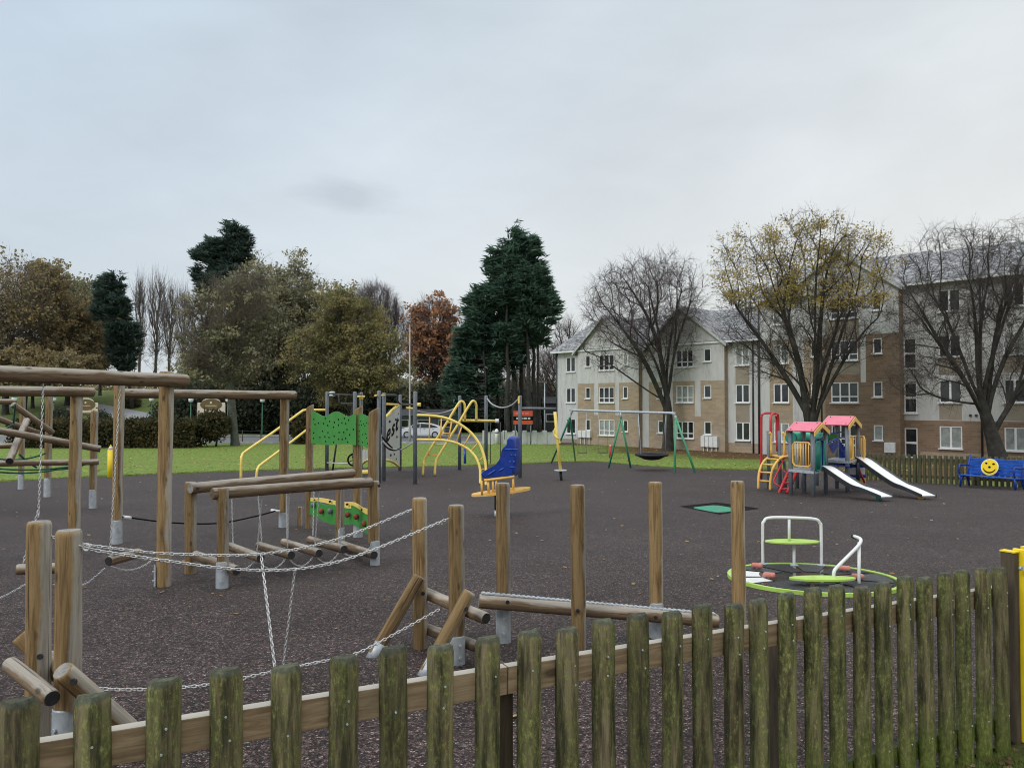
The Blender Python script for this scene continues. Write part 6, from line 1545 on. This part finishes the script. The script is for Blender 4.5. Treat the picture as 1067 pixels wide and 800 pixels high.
make_tree('autumn_tree', 'tall copper and green tree forming the highest dome of the wood', 'tree', AT(285, 88), [(285, 430), (286, 400)], [(285, 312, 38, 44), (312, 325, 38, 46), (340, 325, 26, 32), (262, 330, 34, 46), (290, 370, 52, 40), (330, 350, 32, 44), (255, 385, 40, 34)], 88, 46, 1300, .4, .5, .02, 4, 1.9, clump=11, leaves=52000, twigm='twigmid', leafsize=.22, leafmat='l_green', limbs=8, fork=4, leafspread=.36, group=GB)
make_tree('autumn_tree', 'yellow-olive rounded tree at the right end of the wood', 'tree', AT(368, 80), [(368, 436), (370, 410)], [(368, 340, 34, 42), (392, 368, 30, 36), (345, 372, 34, 42), (372, 395, 48, 26), (352, 318, 22, 24), (405, 385, 18, 24)], 80, 47, 1200, .4, .4, .018, 4, 1.6, clump=11, leaves=48000, twigm='twigmid', leafsize=.19, leafmat='l_yellow', limbs=8, fork=4, leafspread=.32, group=GB)
make_tree('autumn_tree', 'dark brown-green tree filling the wood behind the low log frame', 'tree', AT(320, 95), [(320, 430), (322, 400)], [(300, 380, 60, 40), (350, 390, 50, 36), (230, 392, 46, 34)], 95, 48, 500, .3, .4, .02, 2, 1.2, clump=9, leaves=26000, twigm='twigmid', leafsize=.26, leafmat='l_green', leafspread=.7, group=GB)
make_tree('bare_tree', 'purple-grey bare tree showing behind the yellow-olive tree', 'tree', AT(402, 112), [(402, 430), (402, 380)], [(392, 332, 26, 34), (412, 350, 16, 34), (376, 322, 16, 24)], 112, 49, 900, .5, .35, .024, 5, 1.8, twigm='twigred', group=GB, up=.6)
make_tree('autumn_tree', 'russet-leaved tree with bare twiggy top beside the big conifer', 'tree', AT(453, 100), [(453, 430), (453, 400)], [(452, 345, 25, 34), (450, 375, 26, 26), (440, 362, 16, 28), (466, 360, 14, 34)], 100, 50, 900, .45, .35, .022, 5, 1.6, leaves=9500, leafsize=.30, leafmat='l_russet', twigm='twigred', limbs=8, fork=4, leafspread=.36, group=GB, leaf_zmin=-5, up=.5)
make_tree('bare_tree', 'thin reddish bare tree between the big conifer and the flats', 'tree', AT(592, 88), [(592, 430), (592, 400)], [(592, 372, 20, 40), (578, 392, 22, 32)], 88, 51, 500, .6, .2, .02, 4, 1.5, twigm='twigred', group=GB, up=.8)
make_tree('bare_tree', 'slender grey bare tree behind the trunks of the big conifer', 'tree', AT(552, 98), [(552, 430), (552, 400)], [(556, 385, 26, 36), (528, 395, 26, 30)], 98, 52, 500, .6, .2, .02, 4, 1.7, twigm='twigpale', group=GB, up=.8)
conifer('conifer_tree', 'huge dark green many-stemmed conifer beside the street lamp', AT(535, 78),
        [(537, 533, 262, .34, 0), (546, 540, 268, .30, 1), (551, 549, 275, .28, -1), (558, 553, 290, .26, .5), (530, 527, 280, .26, -1.5), (562, 560, 305, .2, 0), (520, 514, 300, .2, 1), (508, 503, 330, .18, -1)],
        [(534, 256, 11, 12), (545, 262, 14, 14), (528, 276, 22, 16), (556, 285, 16, 16), (540, 290, 30, 16), (560, 312, 23, 14), (525, 305, 34, 14), (556, 332, 24, 10), (512, 322, 28, 16), (535, 328, 26, 16), (502, 345, 26, 18), (528, 350, 22, 12), (495, 370, 27, 18), (516, 372, 16, 12), (489, 393, 23, 16), (484, 412, 20, 12), (510, 400, 14, 10), (492, 424, 20, 8), (572, 322, 12, 6), (545, 350, 26, 12), (530, 370, 18, 14), (560, 345, 14, 8), (478, 405, 14, 24), (540, 245, 7, 10), (550, 262, 12, 12)], 78, 9, tufts=12000, per=12, tl=.74, mat='l_conifer', lift=.16, layer=1.0)
# understory
GS = 'dark shrubs along the far side of the road'
sh_ = [(205, 424, 26, 22, 84, 'l_dark'), (240, 428, 26, 20, 88, 'l_dark'), (278, 424, 26, 24, 86, 'l_dark'), (318, 428, 28, 20, 86, 'l_dark'), (355, 424, 26, 24, 88, 'l_dark'), (392, 420, 24, 24, 92, 'l_dark'), (424, 424, 20, 20, 98, 'l_green'), (455, 422, 24, 22, 96, 'l_dark'), (490, 430, 26, 20, 92, 'l_dark'), (528, 430, 26, 20, 96, 'l_dark'), (562, 428, 22, 22, 100, 'l_dark')]
labs = ['left of the park sign', 'right behind the park sign', 'behind the leaning grey trunk', 'behind the left yellow rails', 'behind the green climbing board', 'behind the steering wheel posts', 'behind the white climbing panel', 'above the white car', 'under the big conifer', 'behind the conifer trunks', 'behind the red sign']
for i, ((px, py, rx, ry, Y, mt), lb2) in enumerate(zip(sh_, labs)):
    bush('shrub', 'tall dark evergreen shrub '+lb2, 'shrub', [(px, py, rx, ry), (px-rx*.5, py+8, rx*.6, ry*.7), (px+rx*.5, py+6, rx*.6, ry*.8)], Y, 200+i, 5500, .34, mt, GS)
stuff_b = bush('woodland_edge', 'hazy mass of bare trunks and brush far behind the road', 'woodland', None, 0, 300, 26000, .6, 'l_green', box=((-55, 128, -1.7), (14, 128, -1.7), 6.0, 6)); stuff(stuff_b)
bw = bush('woodland_edge', 'thin brown brush under the far left trees on the hill', 'woodland', None, 0, 301, 5000, .45, 'l_olive', box=((-100, 150, 3.6), (-48, 150, 3.6), 1.6, 5)); stuff(bw)
# trunks on the hill at left
GT = 'slim dark trunks on the grassy slope at the left'
for i, (px, yb, lab) in enumerate(((34, 425, 'slim dark trunk on the slope behind the crossing logs'), (104, 412, 'thick dark trunk on the slope above the grey path'), (140, 402, 'thin trunk on the slope left of the grey path'), (160, 402, 'thin trunk at the top of the slope in the middle'), (180, 402, 'thin trunk at the top of the slope near the big log post'))):
    q = G(px, yb); make_tree('park_tree', lab, 'tree', q, [(px, yb-18), (px+1, 385)], [(px, 372, 12, 16)], q.y, 80+i, 90, .3, .22, .02, 3, 1.4, leaves=500, leafsize=.3, leafmat='l_olive', group=GT)
# hedges
GH = 'clipped hedges along the road'
for (pa, pb, lab, sd2, w2) in ((18, 112, 'clipped brown-green hedge left of the yellow pencil post', 310, 1.7), (118, 206, 'clipped brown-green hedge right of the yellow pencil post', 311, 1.7)):
    a = AT(pa, 61); b = AT(pb, 61); bush('hedge', lab, 'hedge', None, 0, sd2, 16000, .17, 'l_hedge', GH, box=(tuple(a), tuple(b), 1.85, w2), stems=10)
for i, (px, py, rx, ry, Y, lab) in enumerate(((222, 443, 13, 12, 62, 'round brown bush in front of the park sign'), (320, 448, 12, 16, 66, 'brown bush behind the left yellow rails'), (60, 440, 14, 12, 80, 'round green bush behind the crossing logs'), (104, 440, 9, 9, 80, 'small green bush beside the grey path'), (138, 420, 6, 5, 105, 'tiny round bush high on the grassy slope'), (180, 435, 22, 19, 84, 'big dark laurel bush at the foot of the slope'))):
    bush('bush', lab, 'bush', [(px, py, rx, ry), (px-rx*.3, py+ry*.3, rx*.7, ry*.7)], Y, 400+i, 3500, .2, 'l_hedge' if i in (0, 1, 4) else 'l_dark')

# ------------------------------------------------------------ 25. lamps, signs, car, walls
def green_lamp(px, ytop, Y):
    b = AT(px, Y); t = P(px, ytop, Y); r = thing('lamp_post', '', 'lamp post', b, 'small green lamp posts along the park road'); mb = MB(); mb.tube([b-up*.1, b+up*.5, t-up*.5], [.10, .09, .055], 8); mb.build('pole', M['lampgreen'], r)
    mb = MB(); mb.tube([t-up*.5, t-up*.42, t-up*.08], [.12, .24, .27], 8); mb.build('lantern', M['white'], r); mb = MB(); mb.tube([t-up*.08, t-up*.02, t+up*.08], [.29, .24, .03], 8); mb.build('lantern_cap', M['lampgreen'], r); return r
base_l = green_lamp(158, 413.5, 82); bq = wloc(base_l); base_l['label'] = 'small green lamp post with white lantern left of the park sign'
for px, Y, lab in ((199, 78, 'small green lamp post close to the left leg of the park sign'), (237.5, 81, 'small green lamp post between park sign and leaning tree'), (273.5, 80, 'small green lamp post right of the leaning tree trunk'), (56, 82, 'small green lamp post behind the crossing logs'), (15, 83, 'small green lamp post at the far left edge')):
    dup(base_l, AT(px, Y), lab, 'small green lamp posts along the park road')
def park_sign(px, Y, lab, w2=2.7):
    b = AT(px, Y); zt_s = P(px, 414.5, Y).z; zb = P(px, 429.5, Y).z; r = thing('park_sign', lab, 'sign', b, 'cream park signs')
    for s in (-1, 1):
        mb = MB(); mb.bbox(b+V3(s*w2*.5, 0, (zb+.8-b.z)/2), (.13, .13, zb+.8-b.z), .02); mb.build('sign_post', M['rail'], r)
    h = zt_s-zb; pts = [V3(b.x-w2/2, Y-.1, zb), V3(b.x+w2/2, Y-.1, zb), V3(b.x+w2/2, Y-.1, zb+h*.68)]+[V3(b.x+w2*.34*math.cos(R(a)), Y-.1, zb+h*.68+h*.32*math.sin(R(a))) for a in range(0, 181, 15)]+[V3(b.x-w2/2, Y-.1, zb+h*.68)]
    mb = MB(); mb.prism(pts, (0, .06, 0)); mb.build('sign_board', M['cream'], r); mb = MB(); n = 28; mb.prism([V3(b.x+w2*.40*math.cos(2*math.pi*i/n), Y-.13, zb+h*.53+h*.39*math.sin(2*math.pi*i/n)) for i in range(n)], (0, .025, 0)); mb.build('oval_plaque', M['oval'], r)
    mb = MB(); mb.ell(V3(b.x, Y-.14, zb+h*.66), (.12, .02, .11), 10, 6); mb.box((b.x, Y-.138, zb+h*.46), (1.1, .01, .06)); mb.build('worn_lettering', M['cream'], r)
    mb = MB(); mb.box((b.x, Y-.08, zb-.1), (w2, .08, .14)); mb.build('lower_rail', M['rail'], r); return r
park_sign(220.5, 76, 'cream arched park sign with brown oval behind the round bush'); park_sign(90, 86, 'cream park sign partly hidden behind the second overhead beam')
# street lamp
b = AT(427, 67); sl = thing('street_lamp', 'tall grey street lamp column left of the big conifer', 'street lamp', b); t = P(427, 337, 67); mb = MB(); mb.tube([b-up*.2, b+up*1.2, b+up*1.3, t], [.11, .11, .075, .05], 10); mb.build('column', M['conc'], sl)
mb = MB(); mb.bbox(t+V3(0, -.15, .05), (.2, .55, .12), .03); mb.build('lamp_head', M['grey'], sl)
b = AT(567.5, 70); sl = thing('street_lamp', 'slim grey lamp column in front of the conifer trunks near the flats', 'street lamp', b); t = P(567.5, 398, 70); mb = MB(); mb.tube([b-up*.2, t], [.07, .05], 8); mb.build('column', M['galv'], sl); mb = MB(); mb.bbox(t+V3(-.25, 0, .02), (.7, .2, .1), .03); mb.build('lamp_head', M['grey'], sl)
# signs by the right fence of the road
def red_sign():
    Y = 64; b = AT(545, Y); r = thing('red_sign', 'red and black notice board on posts behind the grey play post', 'sign', b)
    def bd2(x0, x1, y0, y1, mt, off=0, nm='board'):
        a_, b_2 = P(x0, y0, Y), P(x1, y1, Y); mb = MB(); mb.box(((a_.x+b_2.x)/2, Y-off, (a_.z+b_2.z)/2), (b_2.x-a_.x, .05, a_.z-b_2.z)); return mb.build(nm, M[mt], r)
    bd2(535, 555, 428, 442, 'black', 0); bd2(535, 555, 428, 433.5, 'orange', .03, 'red_band'); bd2(535, 555, 438, 442, 'orange', .03, 'red_band')
    for k, (x0, x1) in enumerate(((538, 541), (542, 544.5), (545.5, 549), (550, 552.5))): bd2(x0, x1, 434.8, 436.8, 'pale', .03, 'lettering')
    for k, (x0, x1) in enumerate(((537, 540), (541, 546), (547, 551))): bd2(x0, x1, 430, 431.6, 'pink', .06, 'lettering')
    for x in (537, 553): bar([P(x, 440, Y+.06), AT(x, Y+.06)], .05, r, 'leg', 'grey', 8)
red_sign()
b = AT(560, 90); cb_ = thing('cream_cabin', 'small cream box standing right of the red sign', 'cabin', b); mb = MB(); a_, b_2 = P(556, 436.5, 90), P(564, 447, 90); mb.bbox(((a_.x+b_2.x)/2, 90, (a_.z+b_2.z)/2), (b_2.x-a_.x, .8, a_.z-b_2.z), .05); mb.build('body', M['cream'], cb_); mb = MB(); mb.box((a_.x+.5, 89.56, b_2.z-.8), (.7, .05, 1.7)); mb.build('base_panel', M['dgrey'], cb_)
# pale low wall right of the car
a, b = AT(505, 66.2-1.2), AT(578, 66.2-1.2); lw = thing('garden_wall', 'low pale concrete wall with piers across the lawn behind the blue seat', 'wall', a); mb = MB(); hW = .95
mb.box(((a.x+b.x)/2, a.y, a.z+hW/2), (b.x-a.x, .22, hW)); mb.build('wall_panel', M['pale'], lw); 
for k in range(8):
    x = a.x+(b.x-a.x)*k/7; mb = MB(); mb.bbox((x, a.y, a.z+.58), (.36, .34, 1.16), .03); mb.build('pier', M['pale'], lw)
mb = MB(); mb.box(((a.x+b.x)/2, a.y, a.z+hW+.03), (b.x-a.x, .30, .06)); mb.build('coping', M['pale'], lw)
for k, px in enumerate((517, 524)):
    pass
q = AT(517.5, 64.6); wp_ = thing('white_bollard', 'white bollard standing in front of the low pale wall', 'bollard', q); mb = MB(); mb.tube([q, q+up*1.2, q+up*1.32], [.16, .16, .05], 10); mb.build('bollard_body', M['white'], wp_); mb = MB(); mb.tube([q+up*.95, q+up*1.05], .165, 10); mb.build('band', M['dgrey'], wp_)
# long low shed behind the car
def shed(px0, px1, yt, Y, lab, mt='grey', dd=4):
    a_, b_2 = AT(px0, Y), AT(px1, Y); z = P(px0, yt, Y).z; r = thing('low_building', lab, 'building', a_); h = z-a_.z; mb = MB(); mb.box(((a_.x+b_2.x)/2, Y+dd/2, a_.z+h/2-.2), (b_2.x-a_.x, dd, h)); mb.build('wall', M[mt], r)
    mb = MB(); mb.prism([(a_.x-.3, Y-.4, a_.z+h-.21), (a_.x-.3, Y+dd/2, a_.z+h+.5), (a_.x-.3, Y+dd+.4, a_.z+h-.21)], (b_2.x-a_.x+.6, 0, 0)); mb.build('roof', M['dgrey'], r)
    for f in (.2, .5, .8):
        x = a_.x+(b_2.x-a_.x)*f; mb = MB(); mb.box((x, Y-.02, a_.z+h*.5), (1.4, .08, .9)); w9 = mb.build('window', M['upvc'], r); mb = MB(); mb.box((x, Y-.07, a_.z+h*.5), (1.2, .03, .7)); mb.build('pane', M['glass'], w9)
shed(405, 478, 431, 87, 'low dark grey building behind the white car'); shed(569, 600, 418, 84, 'low dark building left of the three-storey flats', 'dgrey')
# car
def car():
    Y = 76; c = AT(440, Y); r = thing('parked_car', 'white estate car parked on the road behind the yellow arched ladder', 'car', c); L = 4.5; Hh = 1.5; W = 1.75
    pr = [(-2.22, .35), (-2.25, .62), (-2.12, .86), (-1.75, .97), (-1.25, 1.05), (-.55, 1.42), (.05, 1.49), (.8, 1.43), (1.5, 1.24), (2.05, 1.0), (2.2, .85), (2.23, .45), (2.15, .30), (1.75, .28), (-1.9, .28)]
    pr = [(-x, z) for x, z in pr][::-1]; pr = [(-x, z) for x, z in pr]
    ly = [(-.88, .0), (-.84, 0), (.84, 0), (.88, 0)]; vs = []; n = len(pr)
    for i, y_ in enumerate((-.875, -.82, .82, .875)):
        for (x, z) in pr:
            inn = .0 if i in (1, 2) else .03; tuck = .16*max(0, (z-.95)/.5) if True else 0
            vs.append((c.x+x*(1-inn*.3), c.y+y_*(1-tuck), c.z+z-(.02 if i in (0, 3) and z > 1 else 0)))
    fs = [(i*n+j, i*n+(j+1) % n, (i+1)*n+(j+1) % n, (i+1)*n+j) for i in range(3) for j in range(n)]+[list(range(n))[::-1], [3*n+j for j in range(n)]]
    mb = MB(); mb._add(vs, fs, 0, False); mb.build('body', M['carpaint'], r, bevel=.02)
    def side(pts, nm, mt, y_=-.885, th=.02):
        mb = MB(); mb.prism([(c.x+x, c.y+y_*(1-.16*max(0, (z-.95)/.5))-.006, c.z+z) for x, z in pts], (0, th, 0)); mb.build(nm, M[mt], r)
    side([(-1.15, 1.03), (-.62, 1.36), (-.15, 1.41), (-.15, 1.0)], 'side_window', 'carglass'); side([(-.08, 1.0), (-.08, 1.41), (.75, 1.37), (.75, 1.0)], 'side_window', 'carglass'); side([(.82, 1.0), (.82, 1.35), (1.3, 1.22), (1.7, 1.04)], 'side_window', 'carglass')
    side([(-.1, .5), (-.1, .98), (-.085, .98), (-.085, .5)], 'door_gap', 'black'); side([(.78, .5), (.78, .98), (.795, .98), (.795, .5)], 'door_gap', 'black')
    for x in (.25, 1.1): side([(x, .86), (x+.16, .86), (x+.16, .89), (x, .89)], 'door_handle', 'dgrey', -.89)
    for x in (-1.4, 1.35):
        for y_ in (-.80, .80):
            q = V3(c.x+x, c.y+y_, c.z+.33); mb = MB(); mb.tube([q-V3(0, .11, 0), q+V3(0, .11, 0)], .33, 20); w8 = mb.build('wheel', M['tyre'], r); mb = MB(); s = -1 if y_ < 0 else 1; mb.tube([q+V3(0, s*.10, 0), q+V3(0, s*.125, 0)], .21, 14); mb.build('rim', M['galv'], w8)
    side([(-2.2, .62), (-2.16, .80), (-1.95, .82), (-1.9, .68)], 'headlight', 'glass', -.86, .05); side([(2.0, .82), (2.05, .98), (2.2, .84), (2.2, .74)], 'tail_light', 'red', -.86, .05)
    mb = MB(); mb.box((c.x-.95, c.y-.93, c.z+1.02), (.14, .16, .12)); mb.build('wing_mirror', M['carpaint'], r)
    mb = MB(); mb.tube([(c.x-.5, c.y-.62, c.z+1.53), (c.x+.9, c.y-.62, c.z+1.44)], .02, 6); mb.build('roof_bar', M['dgrey'], r)
car()
# wire fence line along the road
fr0, fr1 = AT(176, 67.5), AT(330, 67.5); wf = thing('wire_fence', 'thin dark post and wire fence along the far edge of the lawn', 'fence', fr0)
for k in range(9):
    q = fr0.lerp(fr1, k/8); q.z = terr(q.x, q.y); mb = MB(); mb.tube([q-up*.1, q+up*1.1], .04, 6); mb.build('post', M['oldpost'], wf)
for z in (.5, 1.0): bar([fr0+up*z, fr1+up*z], .012, wf, 'wire', 'dgrey', 5)
q = G(188, 466); lb3 = thing('leaning_timber', 'short leaning timber at the right end of the hedge', 'timber', q); log(P(182, 455, q.y), P(192.5, 466.5, q.y), .14, lb3, 'timber', 'oldpost' if False else 'beam')
# litter and leaves
def leaf_litter():
    rng = np.random.default_rng(77); C = []; 
    for (px, py) in ((127, 620), (260, 632), (742, 605), (770, 583), (680, 517), (701, 522), (752, 566), (602, 536), (725, 577), (640, 541), (690, 552), (30, 524), (355, 495), (568, 524), (806, 555), (925, 580), (1012, 552), (955, 540), (868, 540), (748, 602), (476, 612), (325, 612), (660, 610), (560, 560), (430, 560), (870, 655), (920, 690)):
        q = G(px, py); C.append((q.x, q.y, q.z+.025))
    for _ in range(340):
        px, py = rng.uniform(0, 1067), 495+rng.exponential(45); 
        if py > 770: continue
        q = G(px, py); C.append((q.x, q.y, q.z+.022))
    C = np.array(C); V, F = leaf_geo(C, .055, rng, asp=1.15, flat=0.0); V = V.reshape(-1, 4, 3); V[:, :, 2] = C[:, 2][:, None]+(V[:, :, 2]-C[:, 2][:, None])*.25
    stuff(tag(MB().raw(V.reshape(-1, 3), F).build('fallen_leaves', M['leafbit']), 'scattered fallen leaves lying on the dark rubber surface', 'leaves'))
    # lawn leaves
    n = 5200; X = rng.uniform(-45, 22, n); Y = rng.uniform(25, 62, n); keep = [i for i in range(n) if Y[i] > np.interp(X[i], [p.x for p in far], [p.y for p in far])+.2]
    C = np.array([(X[i], Y[i], terr(X[i], Y[i])+.03) for i in keep]); V, F = leaf_geo(C, .11, rng, asp=1.1); V = V.reshape(-1, 4, 3); V[:, :, 2] = C[:, 2][:, None]+(V[:, :, 2]-C[:, 2][:, None])*.4
    stuff(tag(MB().raw(V.reshape(-1, 3), F).build('fallen_leaves', M['leafbit']), 'yellow fallen leaves speckled over the green lawn', 'leaves'))
    # near right corner: leaves, twigs, grass blades
    n = 2600; C = []
    while len(C) < n:
        x, y = rng.uniform(1.2, 4.2), rng.uniform(2.0, 4.6); dd = (Vector((x, y, 0))-FA).dot(FN)
        if dd < -.06: C.append((x, y, terr(x, y)+.008+.025*rng.random()))
    C = np.array(C); V, F = leaf_geo(C, .030, rng, asp=1.35); V = V.reshape(-1, 4, 3); V[:, :, 2] = C[:, 2][:, None]+(V[:, :, 2]-C[:, 2][:, None])*.6
    stuff(tag(MB().raw(V.reshape(-1, 3), F).build('leaf_litter', M['litter']), 'brown leaf litter at the foot of the near fence, bottom right', 'leaves'))
    n = 26000; B = np.empty((n, 3, 3)); k = 0
    while k < n:
        x, y = rng.uniform(1.4, 4.2), rng.uniform(2.2, 4.6); dd = (Vector((x, y, 0))-FA).dot(FN)
        if dd > -.05 or (math.sin(x*9+2)*math.sin(y*7.3)+rng.normal(0, .6)) < -.2: continue
        h = rng.uniform(.02, .075); a = rng.uniform(0, 6.28); z = terr(x, y); w_ = .0018; dx, dy = math.cos(a), math.sin(a); l = rng.uniform(.3, 1.3)*h
        B[k, 0] = (x-dy*w_, y+dx*w_, z); B[k, 1] = (x+dy*w_, y-dx*w_, z); B[k, 2] = (x+dx*l, y+dy*l, z+h); k += 1
    stuff(tag(MB().raw(B.reshape(-1, 3), np.arange(n)[:, None]*3+np.array([[0, 1, 2]])).build('grass_tufts', M['blade']), 'short muddy grass at the foot of the near fence, bottom right', 'grass'))
    n = 14000; fx = np.array([p.x for p in far]); fy = np.array([p.y for p in far]); X = rng.uniform(-24, 16, n); e = np.interp(X, fx, fy)
    Y = e+rng.exponential(.30, n)-.12+.10*np.sin(X*3.1)+.08*np.sin(X*7.7); Z = np.interp(Y, TY, TZ); H_ = rng.uniform(.02, .07, n); a = rng.uniform(0, 6.28, n); B = np.empty((n, 3, 3)); w_ = .018
    B[:, 0] = np.stack([X-w_, Y, Z], 1); B[:, 1] = np.stack([X+w_, Y, Z], 1); B[:, 2] = np.stack([X+np.cos(a)*H_*.6, Y+np.sin(a)*H_*.6, Z+H_], 1)
    stuff(tag(MB().raw(B.reshape(-1, 3), np.arange(n)[:, None]*3+np.array([[0, 1, 2]])).build('grass_tufts', M['edgeblade']), 'ragged grass along the edge of the rubber surface', 'grass'))
leaf_litter()
# tidy helper properties
for o in bpy.data.objects:
    if 't0' in o: del o['t0']
